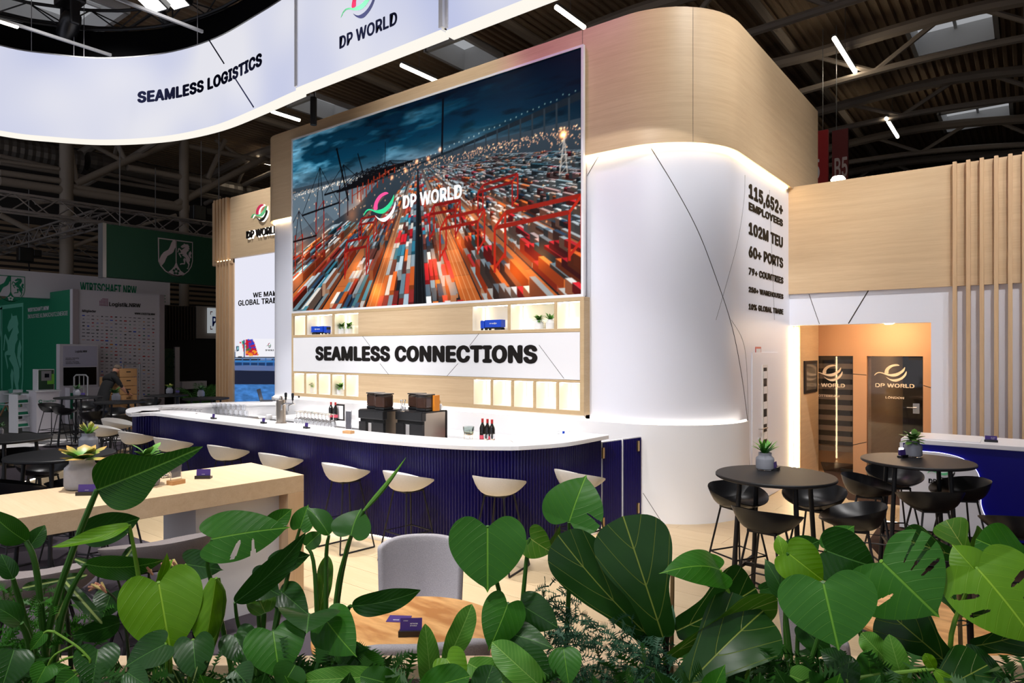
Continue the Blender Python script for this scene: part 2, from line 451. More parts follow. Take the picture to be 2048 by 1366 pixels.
MB().prism(plan_px([(1641, 924), (1810, 935), (1812, 1012), (1697, 1000), (1655, 962)]), -.028, .004).build('carpet', 'carpet_brown', floor, fix=True)
MB().prism(plan_px([(1765, 1042), (1803, 1047), (2048, 1075), (2400, 1110), (2400, 1330), (1990, 1330), (1800, 1160), (1735, 1085)]), -.028, .004).build('carpet', 'carpet_brown', floor, fix=True)
MB().tube([Pz(1765, 1042, .006), Pz(1806, 1047, .006)], .008).build('led_edge', 'led_white', floor)
MB().tube([Pz(46, 965, .006), Pz(148, 931, .006)], .010).build('led_edge', 'led_white', floor)

# ================================================================ tower
YF, XR = 7.28, -2.85
ZB, ZT = 4.52, 6.12
def tower_path(yf, xr, r, xl, rl, yb_r=12.2, yb_l=11.5, n=18):
    return [(xl, yb_l), (xl, (yb_l + yf + rl) / 2)] + arc(xl + rl, yf + rl, rl, 180, 270, 8) + [(xl + (xr - xl) * k / 8, yf) for k in range(1, 8) if xl + rl < xl + (xr - xl) * k / 8 < xr - r] + arc(xr - r, yf + r, r, 270, 360, n) + [(xr, yb_r)]
def hit_path(path, px, py):
    d = ray(px, py); best = None; s0 = 0
    for a, b in zip(path[:-1], path[1:]):
        ex, ey = b[0] - a[0], b[1] - a[1]; L_ = math.hypot(ex, ey)
        den = d[0] * ey - d[1] * ex
        if abs(den) > 1e-9:
            t = (a[0] * ey - a[1] * ex) / den; u = (a[0] * d[1] - a[1] * d[0]) / den
            if t > 0 and -1e-6 <= u <= 1 + 1e-6 and (best is None or t < best[0]): best = (t, s0 + u * L_)
        s0 += L_
    return (Vector(d * best[0] + [0, 0, H]), best[1]) if best else (None, None)
def path_at(path, s):
    for a, b in zip(path[:-1], path[1:]):
        L_ = math.hypot(b[0] - a[0], b[1] - a[1])
        if s <= L_ or (a, b) == (path[-2], path[-1]):
            k = s / L_; t = Vector((b[0] - a[0], b[1] - a[1], 0)) / L_
            return Vector((a[0] + (b[0] - a[0]) * k, a[1] + (b[1] - a[1]) * k, 0)), t
        s -= L_
XL = -11.80
tower = thing('wall_tower', kind='structure')
bp = tower_path(YF, XR, 1.05, XL, .55)
MB().band(bp, offset_path(bp, .14), ZB, ZT).build('wood_band', 'oak_panel', tower, smooth=True)
for px in (1165, 1386):                                            # panel joints of the wooden band
    p, s = hit_path(offset_path(bp, -.002), px, 150)
    if p: MB().tube([(p.x, p.y, ZB), (p.x, p.y, ZT)], .002, 4).build('panel_joint', 'groove', tower)
wp = tower_path(YF + .08, XR - .07, .98, XL + .07, .48)
XS0, XS1 = Py(583, 700, 7.22).x, Py(1168, 700, 7.22).x              # shelf unit, left and right end
iL = [p for p in wp if p[0] < XS0 - .02 and p[1] < 11.6 and (p[1] <= 11.6)]
iL = [p for p in wp[:12] if p[0] <= XS0] + [(XS0 + .05, YF + .08)]
iR = [(XS1 - .06, YF + .08)] + [p for p in wp if p[0] > XS1]
MB().band(iL, offset_path(iL, .10), 0, ZB).build('white_wall', 'white_wall', tower, smooth=True)
MB().band(iR, offset_path(iR, .10), 0, ZB).build('white_wall', 'white_wall', tower, smooth=True)
MB().box((XS0, YF + .08, 0), (XS1, YF + .18, 1.27)).build('white_wall', 'white_wall', tower)
ZP = 1.17
pp = [p for p in tower_path(YF + .02, XR + .05, 1.08, XL + .03, .52)]
yend = Px(1499, 850, XR + .05).y
iP = [p for p in pp if not (p[0] > -3.5 and p[1] > yend)] + [(XR + .05, yend)]
iP = [p for p in iP if not (p[0] < -11 and p[1] > 8.2)]
MB().band(iP, offset_path(iP, .058), 0, ZP).build('plinth', 'white_gloss', tower, smooth=True)
def led(path, z, r, m, name='led_strip', par=None):
    return MB().tube([(p[0], p[1], z) for p in path], r, 6).build(name, m, par or tower)
led([p for p in offset_path(iL, -.022) if p[1] < 10], ZB - .012, .010, 'led_warm')
lpR = [p for p in offset_path(iR, -.022) if p[1] < 10.5]; led(lpR + [(lpR[-1][0], 10.55)], ZB - .012, .010, 'led_warm')
led(offset_path(iP, .045), ZP + .008, .010, 'led_white')
def groove(pxs, path=None, r=.0045, n=10):
    pth = offset_path(path or wp, -.001)
    out = []
    for x, y in cat_rom(pxs, n):
        p, s = hit_path(pth, x, y)
        if p is not None: out.append(p)
    if len(out) > 1: MB().tube(out, r, 5).build('panel_groove', 'groove', tower)
groove([(1302, 296), (1350, 375), (1395, 460), (1430, 550), (1463, 650), (1483, 750), (1496, 848)])
groove([(1201, 306), (1188, 328), (1174, 352)], r=.004)
groove([(1490, 350), (1488, 400), (1476, 480), (1455, 560), (1432, 640)], r=.002)
groove([(1539, 380), (1540, 420), (1546, 560), (1549, 640)], r=.002)
groove([(1168, 830), (1192, 866)], r=.003)
groove([(1286, 986), (1326, 1048)], path=pp, r=.003)
groove([(1463, 640), (1490, 700), (1497, 850), (1501, 1000)], r=.002)
# lettering on the right face
XW = XR - .07
for s_, yt, yb, xr_ in (('115,652+', 365.8, 394.5, 1565), ('EMPLOYEES', 403.7, 419.5, 1565), ('102M TEU', 443.4, 467.8, 1565), ('60+ PORTS', 490.7, 513.7, 1565.5),
                        ('79+ COUNTRIES', 534.7, 549, 1566), ('250+ WAREHOUSES', 573, 584, 1566), ('10% GLOBAL TRADE', 607, 619, 1566)):
    a = Px(1497, yb, XW); t_ = Px(1497, yt, XW); b_ = Px(xr_, yb, XW)
    text(s_, 'bronze_letter', tower, (XW + .001, a.y, a.z), (0, 1, 0), b_.y - a.y, t_.z - a.z, bold=.045)
# door in the right face
door = thing('door_1', kind='structure', loc=(XW, 9.3, 0))
ya, yb_ = Px(1503, 850, XW).y, Px(1555, 850, XW).y
MB().box((XW, ya, .01), (XW + .012, yb_, 2.03)).build('door_leaf', 'white_wall', door, True, bev=.003)
y0, y1 = Px(1522, 850, XW).y, Px(1533, 850, XW).y
MB().box((XW + .012, y0, .25), (XW + .018, y1, 1.86)).build('glazing_bead', 'white_gloss', door, True)
MB().box((XW + .017, y0 + .05, .29), (XW + .021, y1 - .05, 1.82)).build('pane', 'glass_dark' if 'glass_dark' in M else mat('glass_dark', S(70, 64, 60), .08).name, door, True)
for k in range(7):
    z = 1.72 - k * .21
    MB().box((XW + .0208, y0 + .05, z - .05), (XW + .0222, y1 - .05, z + .05)).build('frosted_stripe', 'paper', door, True)
hz = Px(1518, 857, XW)
MB().tube([(XW + .012, hz.y - .05, hz.z), (XW + .06, hz.y - .05, hz.z), (XW + .06, hz.y + .17, hz.z)], .011).build('handle', 'chrome', door, True, smooth=True)
MB().tube([(XW + .010, hz.y - .05, hz.z - .14), (XW + .03, hz.y - .05, hz.z - .14)], .024, 14).build('lock', 'chrome', door, True, smooth=True)
g = Px(1516, 704, XW)
nt_ = MB().box((XW + .001, g.y - .12, g.z - .07), (XW + .004, g.y + .12, g.z + .07)).build('notice', 'bottle_red', tower)
MB().box((XW + .003, g.y - .09, g.z - .04), (XW + .009, g.y + .09, g.z + .045)).build('notice_paper', 'paper', tower)

# ================================================================ right wing
YW = Px(1577, 480, XW).y
ZW0, ZW1 = Py(1639, 585.5, YW).z, Py(2048, 308, YW).z
wing = thing('wall_right', kind='structure')
MB().box((XW, YW, ZW0), (2.2, YW + .5, ZW1)).build('wood_band', 'oak_panel', wing)
XO = Py(1862, 700, YW + .05).x; ZO = Py(1862, 644.5, YW + .05).z
MB().box((XO, YW + .05, 0), (2.2, YW + .25, ZW0)).build('white_wall', 'white_wall', wing)
MB().box((XW, YW + .05, ZO), (XO, YW + .25, ZW0)).build('white_wall', 'white_wall', wing)
for a_, b_ in (((1618, 588), (1639, 648)), ((1738, 579), (1697, 647))):
    p, q = Py(*a_, YW + .05), Py(*b_, YW + .05); MB().tube([(p.x, p.y - .001, p.z), (q.x, q.y - .001, q.z)], .004 if a_[0] < 1700 else .009, 5).build('panel_groove', 'groove', wing)
for a_ in (1905, 1932, 1959, 1988, 2016, 2044, 2073, 2103):       # timber fins: long pieces, each its own part
    xa = Py(a_, 600, YW - .07).x
    MB().box((xa, YW - .07, 0), (xa + .046, YW + .05, ZW1 + .015)).build('slat', 'oak_vertical', wing, bev=.002, seg=1)
YB = Px(1637, 654, XW + .06).y                                        # lobby back wall
XI = XW + .06
lob = thing('wall_lobby', kind='structure')
MB().box((XI - .05, YW + .42, 0), (XI, YB, 2.6)).build('side_panel', 'oak_panel', lob)
MB().box((XI, YW + .25, 2.52), (.6, YB + .2, 2.6)).build('soffit', 'oak_panel', lob)
for px in (1583.5, 1593):
    yy = Px(px, 800, XW + .01).y; MB().tube([(XW + .02, yy, .02), (XW + .02, yy, ZO - .02)], .012, 8).build('led_strip', 'led_warm', lob)
D = [(1622, 1706), (1733.5, 1846)]; zt = Py(1700, 712, YB).z
xd = [(Py(a, 800, YB).x, Py(b, 800, YB).x) for a, b in D]
xs = [XI - .3, xd[0][0], xd[0][1], xd[1][0], xd[1][1], 1.2]
mat('lobby_wall', S(206, 160, 122), .7, noise=.05, nscale=200)
for a, b in ((xs[0], xs[1]), (xs[2], xs[3]), (xs[4], xs[5])):
    MB().box((a, YB, 0), (b, YB + .12, zt)).build('partition', 'lobby_wall', lob)
MB().box((xs[0], YB, zt), (xs[5], YB + .12, 2.6)).build('partition', 'lobby_wall', lob)
for a_, b_ in (((1706, 748), (1733, 750)), ((1706, 890), (1733, 884)), ((1847, 771), (1864, 776))):
    p, q = Py(*a_, YB), Py(*b_, YB); MB().tube([(p.x, YB - .001, p.z), (q.x, YB - .001, q.z)], .006, 4).build('panel_groove', 'groove', lob)
# rooms behind
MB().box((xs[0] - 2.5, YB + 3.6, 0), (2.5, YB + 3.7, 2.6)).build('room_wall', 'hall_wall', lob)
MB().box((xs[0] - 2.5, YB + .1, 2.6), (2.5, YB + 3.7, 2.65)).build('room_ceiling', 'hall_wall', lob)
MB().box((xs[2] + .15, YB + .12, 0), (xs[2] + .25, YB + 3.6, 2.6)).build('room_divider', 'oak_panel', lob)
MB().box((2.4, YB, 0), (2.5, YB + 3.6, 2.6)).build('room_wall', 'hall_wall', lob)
mat('room_floor', S(176, 130, 84), .35)
MB().box((xs[0] - 2.5, YW + .1, -.028), (2.5, YB + 3.6, .002)).build('room_floor', 'room_floor', floor)
mat('door_glass', (.80, .78, .76), .03, trans=1.0); mat('frosted', S(168, 148, 128), .8)
for i, (a, b) in enumerate(xd):
    dn = thing('door_%d' % (i + 2), kind='structure', loc=((a + b) / 2, YB + .05, 0))
    MB().box((a + .01, YB + .05, .02), (b - .01, YB + .058, zt - .01)).build('pane', 'door_glass', dn, True)
    MB().box((b - .20, YB + .035, zt - .06), (b - .01, YB + .075, zt - .005)).build('hinge', 'frame_black', dn, True)
    MB().box((b - .20, YB + .035, .02), (b - .01, YB + .075, .07)).build('hinge', 'frame_black', dn, True)
    if i == 0:
        for k in range(9):
            z = zt - .16 - k * .175; MB().box((a + .02, YB + .0585, z - .055), (b - .02, YB + .0605, z + .03)).build('frosted_stripe', 'frosted', dn, True)
    if i == 1:
        MB().box((b - .14, YB + .02, 1.06), (b - .05, YB + .05, 1.22)).build('lock_case', 'chrome', dn, True); MB().tube([(b - .09, YB + .05, 1.15), (b - .09, YB + .0, 1.15), (b - .22, YB + .0, 1.15)], .01).build('handle', 'chrome', dn, True)
    cx_ = {0: 1664, 1: 1790}[i]
    e = Py(cx_ + 1, 746, YB + .045); emblem(dn, e, (1, 0, 0), .30, ['etch_warm'] * 3, depth_=.002, name='door_emblem')
    l, r_ = (Py(1622, 773, YB + .045), Py(1690, 773, YB + .045)) if i == 0 else (Py(1751, 774, YB + .045), Py(1829, 774, YB + .045))
    text('DP WORLD', 'etch_warm', dn, l, (1, 0, 0), r_.x - l.x, .062, bold=.03, depth_=.002)
    l, r_ = (Py(1632, 793, YB + .045), Py(1679, 793, YB + .045)) if i == 0 else (Py(1771, 797, YB + .045), Py(1808, 797, YB + .045))
    text('ROTTERDAM' if i == 0 else 'LONDON', 'etch_warm', dn, l, (1, 0, 0), r_.x - l.x, .036, bold=.02, depth_=.002)
ll = bpy.data.lights.new('lobby_downlight', 'POINT'); lo_ = bpy.data.objects.new('lobby_downlight', ll); COL.objects.link(lo_)
ll.energy = 38; ll.color = (1, .74, .48); ll.shadow_soft_size = .08; lo_.location = (-1.7, YW + .9, 2.40)
ll2 = ll.copy(); lo2 = bpy.data.objects.new('room_downlight', ll2); COL.objects.link(lo2); ll2.energy = 40; lo2.location = (-2.6, YB + 1.6, 2.42)
ll3 = ll.copy(); lo3 = bpy.data.objects.new('room_downlight', ll3); COL.objects.link(lo3); ll3.energy = 40; lo3.location = (-.8, YB + 1.8, 2.42)
for q in (lo_, lo2, lo3):
    d_ = MB().lathe([(.05, .05), (.06, .0), (.05, -.004)], 18).build('downlight', 'lamp_warm'); d_.location = (q.location.x, q.location.y, q.location.z + .06)
    tag(d_, {0: 'small round recessed downlight in the ceiling of the timber lobby'}.get(0) if q is lo_ else ('small round ceiling downlight in the room behind the Rotterdam glass door' if q is lo2 else 'small round ceiling downlight in the room behind the London glass door'), 'light')
pf = thing('framed_poster', 'black framed poster on the timber side wall of the lobby', 'poster', loc=(XI, Px(1619, 750, XI).y, 1.7))
fa, fb = Px(1607, 722, XI), Px(1632, 783, XI)
MB().box((XI, fa.y, fb.z), (XI + .025, fb.y, fa.z)).build('frame', 'frame_black', pf, True, bev=.003)
mat('poster_print', S(90, 88, 84), .15, noise=.7, nscale=5)
MB().box((XI + .024, fa.y + .08, fb.z + .05), (XI + .027, fb.y - .08, fa.z - .05)).build('poster', 'poster_print', pf, True)

# ================================================================ left wing
YL = 8.5
lw = thing('wall_left', kind='structure')
a0, a1 = Py(461, 517, YL), Py(461, 395, YL); xr_ = XL + .6
zl0, zl1 = a0.z, a1.z
MB().box((a0.x, YL, zl0), (xr_, YL + .3, zl1)).build('wood_band', 'oak_panel', lw)
xc = Py(428, 600, YL).x
MB().box((xc, YL + .06, 0), (a0.x + .02, YL + .5, zl0)).build('column', 'oak_vertical', lw)
MB().box((xc - .14, YL + .02, zl0 - .12), (a0.x + .02, YL + .6, zl1)).build('column_head', 'oak_vertical', lw, bev=.03)
for i, px in enumerate((430.5, 436.5, 442.5, 448.5, 454.5)):
    x = Py(px, 500, YL).x; xx = Py(px + 2.9, 500, YL).x
    MB().box((x, YL - .05, zl0 - .02), (xx, YL + .03, zl1 + .01)).build('slat', 'oak_vertical', lw)
    MB().box((x + .01, YL + .01, 0), (xx, YL + .07, zl0 - .02)).build('slat', 'oak_vertical', lw)
    MB().box((xx - .005, YL + .02, zl0 - .03), (xx + .05, YL + .04, zl0 - .02)).build('led_strip', 'led_warm', lw)
lb = thing('light_box', 'tall back-lit poster of a lorry on a bridge, beside the timber column', 'light box', loc=((a0.x + xr_) / 2, YL + .1, 0))
MB().box((a0.x + .02, YL + .10, 0), (xr_, YL + .2, zl0)).build('box_body', 'white_matt', lb, True)
# ================================================================ printed pictures
def nz(h, w_, cells, seed, octv=4):
    rng = np.random.default_rng(seed); out = np.zeros((h, w_)); amp = 1.0; tot = 0
    for o in range(octv):
        cy, cx_ = max(2, int(cells[1] * 2 ** o)), max(2, int(cells[0] * 2 ** o))
        g = rng.random((cy + 2, cx_ + 2)); yy = np.linspace(0, cy, h); xx = np.linspace(0, cx_, w_)
        yi = yy.astype(int); xi = xx.astype(int); fy = yy - yi; fx = xx - xi; fy = fy * fy * (3 - 2 * fy); fx = fx * fx * (3 - 2 * fx)
        a = g[yi][:, xi]; b = g[yi][:, xi + 1]; c = g[yi + 1][:, xi]; d = g[yi + 1][:, xi + 1]
        out += amp * ((a * (1 - fx) + b * fx) * (1 - fy[:, None]) + (c * (1 - fx) + d * fx) * fy[:, None]); tot += amp; amp *= .5
    return out / tot
class Canvas:
    def __init__(s, w_, h, asp): s.w, s.h, s.asp = w_, h, asp; s.a = np.zeros((h, w_, 3)); s.Y, s.X = np.mgrid[0:h, 0:w_]; s.X = (s.X + .5) / w_ * asp; s.Y = (s.Y + .5) / h
    def poly(s, pts, col, al=1.0):     # convex, unit: height = 1
        xs = [p[0] for p in pts]; ys = [p[1] for p in pts]
        x0, x1 = int(max(0, min(xs) / s.asp * s.w - 1)), int(min(s.w, max(xs) / s.asp * s.w + 2)); y0, y1 = int(max(0, min(ys) * s.h - 1)), int(min(s.h, max(ys) * s.h + 2))
        if x1 <= x0 or y1 <= y0: return
        X, Y = s.X[y0:y1, x0:x1], s.Y[y0:y1, x0:x1]; px_ = 1.0 / s.h
        ar = sum(pts[i][0] * pts[(i + 1) % len(pts)][1] - pts[(i + 1) % len(pts)][0] * pts[i][1] for i in range(len(pts)))
        sg = 1 if ar > 0 else -1; cov = np.ones_like(X)
        for i in range(len(pts)):
            (ax, ay), (bx, by) = pts[i], pts[(i + 1) % len(pts)]; L_ = math.hypot(bx - ax, by - ay)
            if L_ < 1e-9: continue
            dd = sg * ((bx - ax) * (Y - ay) - (by - ay) * (X - ax)) / L_
            cov = np.minimum(cov, np.clip(dd / px_ + .5, 0, 1))
        cov = (cov * al)[..., None]; s.a[y0:y1, x0:x1] = s.a[y0:y1, x0:x1] * (1 - cov) + np.array(col) * cov
    def line(s, a, b, wd, col, al=1.0):
        dx, dy = b[0] - a[0], b[1] - a[1]; L_ = math.hypot(dx, dy) or 1e-6; nx, ny = -dy / L_ * wd / 2, dx / L_ * wd / 2
        s.poly([(a[0] + nx, a[1] + ny), (b[0] + nx, b[1] + ny), (b[0] - nx, b[1] - ny), (a[0] - nx, a[1] - ny)], col, al)
    def dot(s, x, y, r, col, k=1.0):
        R_ = r * 3.2; x0, x1 = int(max(0, (x - R_) / s.asp * s.w)), int(min(s.w, (x + R_) / s.asp * s.w + 1)); y0, y1 = int(max(0, (y - R_) * s.h)), int(min(s.h, (y + R_) * s.h + 1))
        if x1 <= x0 or y1 <= y0: return
        g = np.exp(-((s.X[y0:y1, x0:x1] - x) ** 2 + (s.Y[y0:y1, x0:x1] - y) ** 2) / (r * r))[..., None] * k
        s.a[y0:y1, x0:x1] += g * np.array(col)
def C8(*c): return np.array(c) / 255.0

def paint_port():
    A = 1.98; cv = Canvas(660, 333, A); a = cv.a; X, Y = cv.X, cv.Y; rng = random.Random(3)
    HZ = .285
    t = np.clip(Y / HZ, 0, 1)[..., None]
    top, mid, hor = C8(4, 34, 50), C8(12, 62, 84), C8(84, 108, 124)
    a[:] = np.where(t < .6, top + (mid - top) * t / .6, mid + (hor - mid) * ((t - .6) / .4) ** 1.3)
    left = np.clip(1 - X / (A * .62), 0, 1)[..., None]
    a += left * C8(34, 38, 40) * (1 - t) * .7
    n = nz(cv.h, cv.w, (7, 16), 5)
    n2 = nz(cv.h, cv.w, (16, 44), 9)
    cl = (np.clip((n * .6 + n2 * .4 - .50) * 5.5, 0, 1) * np.clip(1.25 - X / (A * .75), 0, 1) * (Y < HZ))[..., None]
    a += cl * C8(120, 140, 150) * .8
    dk = (np.clip((n2 - .52) * 4, 0, 1) * (Y < HZ))[..., None]; a *= 1 - dk * .35
    ca = C8(6, 30, 44)
    a[:] = a * (1 - (np.clip((X / A - .74) * 2.6, 0, .8) * (Y < HZ))[..., None]) + ca * (np.clip((X / A - .74) * 2.6, 0, .8) * (Y < HZ))[..., None]
    # ground
    gm = (Y >= HZ); gt = np.clip((Y - HZ) / (1 - HZ), 0, 1)[..., None]
    gcol = C8(70, 82, 92) * (1 - gt) + C8(34, 38, 44) * gt
    a[gm] = gcol[gm]
    # water on the left
    cv.poly([(0, HZ + .03), (.50 * A, HZ + .0), (.47 * A, HZ + .06), (.30 * A, .45), (.16 * A, .62), (0, .72)], C8(108, 124, 136))
    cv.poly([(0, .56), (.16 * A, .46), (.2 * A, .52), (0, .72)], C8(88, 98, 108), .6)
    # distant shore lights
    for i in range(240):
        x = rng.random() * A * .5; cv.dot(x, HZ + .012 + .03 * (1 - x / A * 2) + rng.gauss(0, .006), .003, C8(255, 190, 140), .5)
    for i in range(420):
        x = A * (.42 + .6 * rng.random() ** .8); cv.dot(x, HZ + .02 + abs(rng.gauss(0, .03)), .0028, C8(255, 150, 90), .7)
    VX = .523 * A
    hc, f = 1.0, 1.0
    def pr(Xw, h_, Z): s_ = .58 / Z; return (VX + Xw * s_, HZ + .0 + (1.0 - h_) * s_ * .62)
    # roads: glowing lanes between the stacks
    roads = [(-.335, -.25, 1.0), (.25, .355, 1.1), (-.66, -.565, .9), (.64, .72, .9), (1.08, 1.15, .5), (-1.05, -.97, .8), (-.012, .045, 0)]
    for x0, x1, g in roads:
        for k in range(30):
            z0 = .44 + (k / 30.0) ** 2 * 6; z1 = .44 + ((k + 1) / 30.0) ** 2 * 6; q = max(0, 1 - k / 17) * (g > .3)
            if x0 < -.5 and z0 > 2.2: continue
            col = (C8(240, 128, 58) * q + C8(112, 102, 102) * (1 - q)) if g else C8(20, 23, 28)
            cv.poly([pr(x0, 0, z0), pr(x1, 0, z0), pr(x1, 0, z1), pr(x0, 0, z1)], col * (.85 + .15 * rng.random()))
    for x0 in (.275, .303, .33, -.27, -.31):
        cv.line(pr(x0, 0, .44), pr(x0, 0, 3), .0025, C8(255, 214, 170), .6)
    for x0 in (.0, .03): cv.line(pr(x0, 0, .44), pr(x0, 0, 4), .002, C8(70, 74, 80), .8)
    PAL = [C8(128, 142, 152), C8(186, 194, 198), C8(86, 104, 118), C8(160, 62, 50), C8(118, 46, 44), C8(214, 110, 56), C8(44, 70, 96), C8(58, 122, 144), C8(210, 206, 200), C8(98, 60, 56), C8(180, 40, 52), C8(64, 80, 92), C8(150, 166, 176), C8(104, 132, 146)]
    blocks = [(-.245, -.02), (.052, .242), (.362, .63), (.73, 1.07), (1.16, 1.7), (1.78, 2.7), (2.8, 4.2), (-.555, -.345), (-.96, -.67), (-1.5, -1.06)]
    items = []
    for x0, x1 in blocks:
        z = .42
        while z < 5.2:
            k_ = max(1.0, z / .95); L_ = rng.choice([.048, .095, .095]) * k_; n_ = max(3, int((x1 - x0) / (.029 * k_)))
            wx = (x1 - x0) / n_; c0_ = rng.choice(PAL)
            for i in range(n_):
                if x0 < -.9 and z > 1.3: continue
                if x0 < -.6 and z > 1.9: continue
                if x0 < -.3 and z > 3.2: continue
                s_ = .58 / z; xs_ = VX + (x0 + i * wx) * s_
                if xs_ < -.15 or xs_ > A + .15 or rng.random() < .07: continue
                hh = rng.choice([.028, .056, .056, .084, .084, .11])
                items.append((z, x0 + i * wx, x0 + (i + .92) * wx, L_ * .96, hh, c0_ if rng.random() < .45 else rng.choice(PAL)))
            z += L_
    items.sort(key=lambda q: -q[0])
    for z, x0, x1, L_, hh, c in items:
        z1 = z + L_; c = c * (.8 + .35 * rng.random())
        gl = 0
        for r0, r1, g in roads:
            if g and (-.01 < x0 - r1 < .06 or -.01 < r0 - x1 < .06): gl = .5 * g
            elif g and (-.01 < x0 - r1 < .16 or -.01 < r0 - x1 < .16): gl = max(gl, .12 * g)
        if x0 > .6 and z > .7 and rng.random() < .6: c = c * .35 + C8(206, 212, 214) * .65
        fog = min(.6, max(0, (z - 1.0) * .16)); c = c * (1 - fog) + C8(88, 100, 110) * fog
        top_ = np.clip(c * 1.15, 0, 1); side = c * .42; end = c * .78
        if gl: k = gl * max(.2, 1 - z / 4); end = end * (1 - k) + C8(255, 150, 80) * k; side = side * (1 - k) + C8(240, 100, 36) * k; top_ = top_ * (1 - k * .35) + C8(255, 180, 120) * k * .35
        xx = x1 if (x0 + x1) / 2 < 0 else x0
        cv.poly([pr(xx, 0, z), pr(xx, 0, z1), pr(xx, hh, z1), pr(xx, hh, z)], side)
        cv.poly([pr(x0, hh, z), pr(x1, hh, z), pr(x1, hh, z1), pr(x0, hh, z1)], top_)
        cv.poly([pr(x0, 0, z), pr(x1, 0, z), pr(x1, hh, z), pr(x0, hh, z)], end)
    # glow pools
    for x, y, r, k in ((.30, .80, .06, .55), (.37, .92, .05, .7), (.41, .74, .05, .35), (.58, .80, .06, .55), (.62, .90, .08, .6), (.66, .72, .06, .5), (.70, .60, .05, .35), (.05, .66, .08, .5), (.02, .80, .07, .45), (.14, .60, .06, .35), (.83, .88, .09, .55), (.90, .82, .06, .4), (.78, .62, .05, .3), (.30, .42, .04, .5), (.27, .50, .05, .45), (.955, .335, .02, 1.2), (.955, .335, .008, 1.5)):
        cv.dot(x * A, y, r, C8(255, 118, 40), k * .75)
    for i in range(260):
        x = rng.random(); y = HZ + .02 + rng.random() ** 2.2 * .4; cv.dot(x * A, y, .0035 + .003 * (y - HZ), C8(255, 170, 100), .6)
    # gantry cranes, red
    def gantry(x0, y0, x1, y1, hgt, dx, dy, col, wd):
        for (x, y) in ((x0, y0), (x1, y1), (x0 + dx, y0 + dy), (x1 + dx, y1 + dy)): cv.line((x * A, y), (x * A, y - hgt), wd, col)
        for ox, oy in ((0, 0), (dx, dy)): cv.line((x0 * A + ox * A, y0 + oy - hgt), (x1 * A + ox * A, y1 + oy - hgt), wd * 1.5, col * .8)
        for (x, y) in ((x0, y0), (x1, y1)): cv.line((x * A, y - hgt), ((x + dx) * A, y + dy - hgt), wd, col); cv.line((x * A, y - hgt * .1), ((x + dx) * A, y + dy - hgt * .1), wd, col)
    R_ = C8(170, 40, 34)
    gantry(.565, .70, .65, .70, .13, .015, -.04, R_, .009); gantry(.60, .80, .72, .79, .15, .02, -.05, C8(190, 52, 36), .010)
    gantry(.77, .88, .97, .86, .20, .03, -.06, C8(196, 56, 34), .013); gantry(.72, .62, .82, .60, .11, .015, -.03, R_, .008); gantry(.24, .84, .33, .83, .15, .01, -.05, R_, .009); gantry(.30, .66, .36, .66, .10, .01, -.03, R_, .007)
    # quay cranes, dark with red feet
    def quay(x, yb, hgt, col, foot):
        for d in (-.018, .018):
            cv.line(((x + d) * A, yb), ((x + d) * A, yb - hgt * .62), .008, foot); cv.line(((x + d) * A, yb - hgt * .5), (x * A, yb - hgt), .005, col)
        for k in (.25, .5): cv.line(((x - .018) * A, yb - hgt * k), ((x + .018) * A, yb - hgt * (k + .12)), .004, foot)
        cv.line(((x - .085) * A, yb - hgt * .50), ((x + .085) * A, yb - hgt * .56), .010, col); cv.line((x * A, yb - hgt), ((x - .085) * A, yb - hgt * .50), .0035, col); cv.line((x * A, yb - hgt), ((x + .085) * A, yb - hgt * .56), .0035, col)
    quay(.13, .70, .50, C8(14, 20, 26), C8(150, 44, 36)); quay(.03, .78, .36, C8(40, 22, 24), C8(190, 60, 36)); quay(.235, .50, .28, C8(14, 20, 26), C8(70, 40, 40))
    cv.line((.205 * A, .12), (.255 * A, .42), .012, C8(10, 18, 24))
    for i in range(7): quay(.29 + i * .022, .44 - i * .018, .16 - i * .015, C8(24, 24, 28), C8(150, 60, 40))
    cv.line((.295 * A, .18), (.33 * A, .36), .007, C8(14, 22, 28))
    # bridge
    def by(x): return .338 - .155 * ((x - .36) / .64) ** 1.15 if x > .36 else .338
    xs_ = [i / 40 for i in range(14, 41)]
    for i in range(len(xs_) - 1):
        x0, x1 = max(.36, xs_[i]), xs_[i + 1]; w_ = .006 + .030 * ((x0 - .36) / .64) ** 2
        if x1 > .36: cv.line((x0 * A, by(x0) + .01), (x1 * A, by(x1) + .01), w_, C8(42, 52, 60))
    for i in range(15):
        x = .52 + .48 * (i / 14) ** .9; cv.line((x * A, by(x)), (x * A, HZ + .02 + .035 * (x - .5)), .004 + .012 * (x - .5), C8(60, 70, 78))
    for i in range(40):
        x = .40 + .6 * i / 39; cv.dot(x * A, by(x) - .012 - .012 * (x - .4) + rng.gauss(0, .003), .0032, C8(255, 226, 190), .55)
    cv.line((.610 * A, .03), (.606 * A, .29), .012, C8(10, 26, 36)); cv.line((.405 * A, .16), (.403 * A, .29), .004, C8(16, 34, 44))
    cv.line((.945 * A, .50), (.957 * A, .35), .008, C8(210, 200, 190), .7); cv.line((.965 * A, .50), (.957 * A, .35), .006, C8(210, 200, 190), .7)
    for k in range(5): cv.line((.945 * A, .5 - k * .03), (.963 * A, .47 - k * .03), .004, C8(210, 200, 190), .7)
    for x, y in ((.957, .34), (.951, .338), (.48, .33), (.52, .30), (.56, .30), (.43, .35), (.60, .27)): cv.dot(x * A, y, .010, C8(255, 130, 70), 1.2)
    g = a.mean(2, keepdims=True); a = (a - .5) * 1.12 + .46
    return np.clip(a, 0, 1)

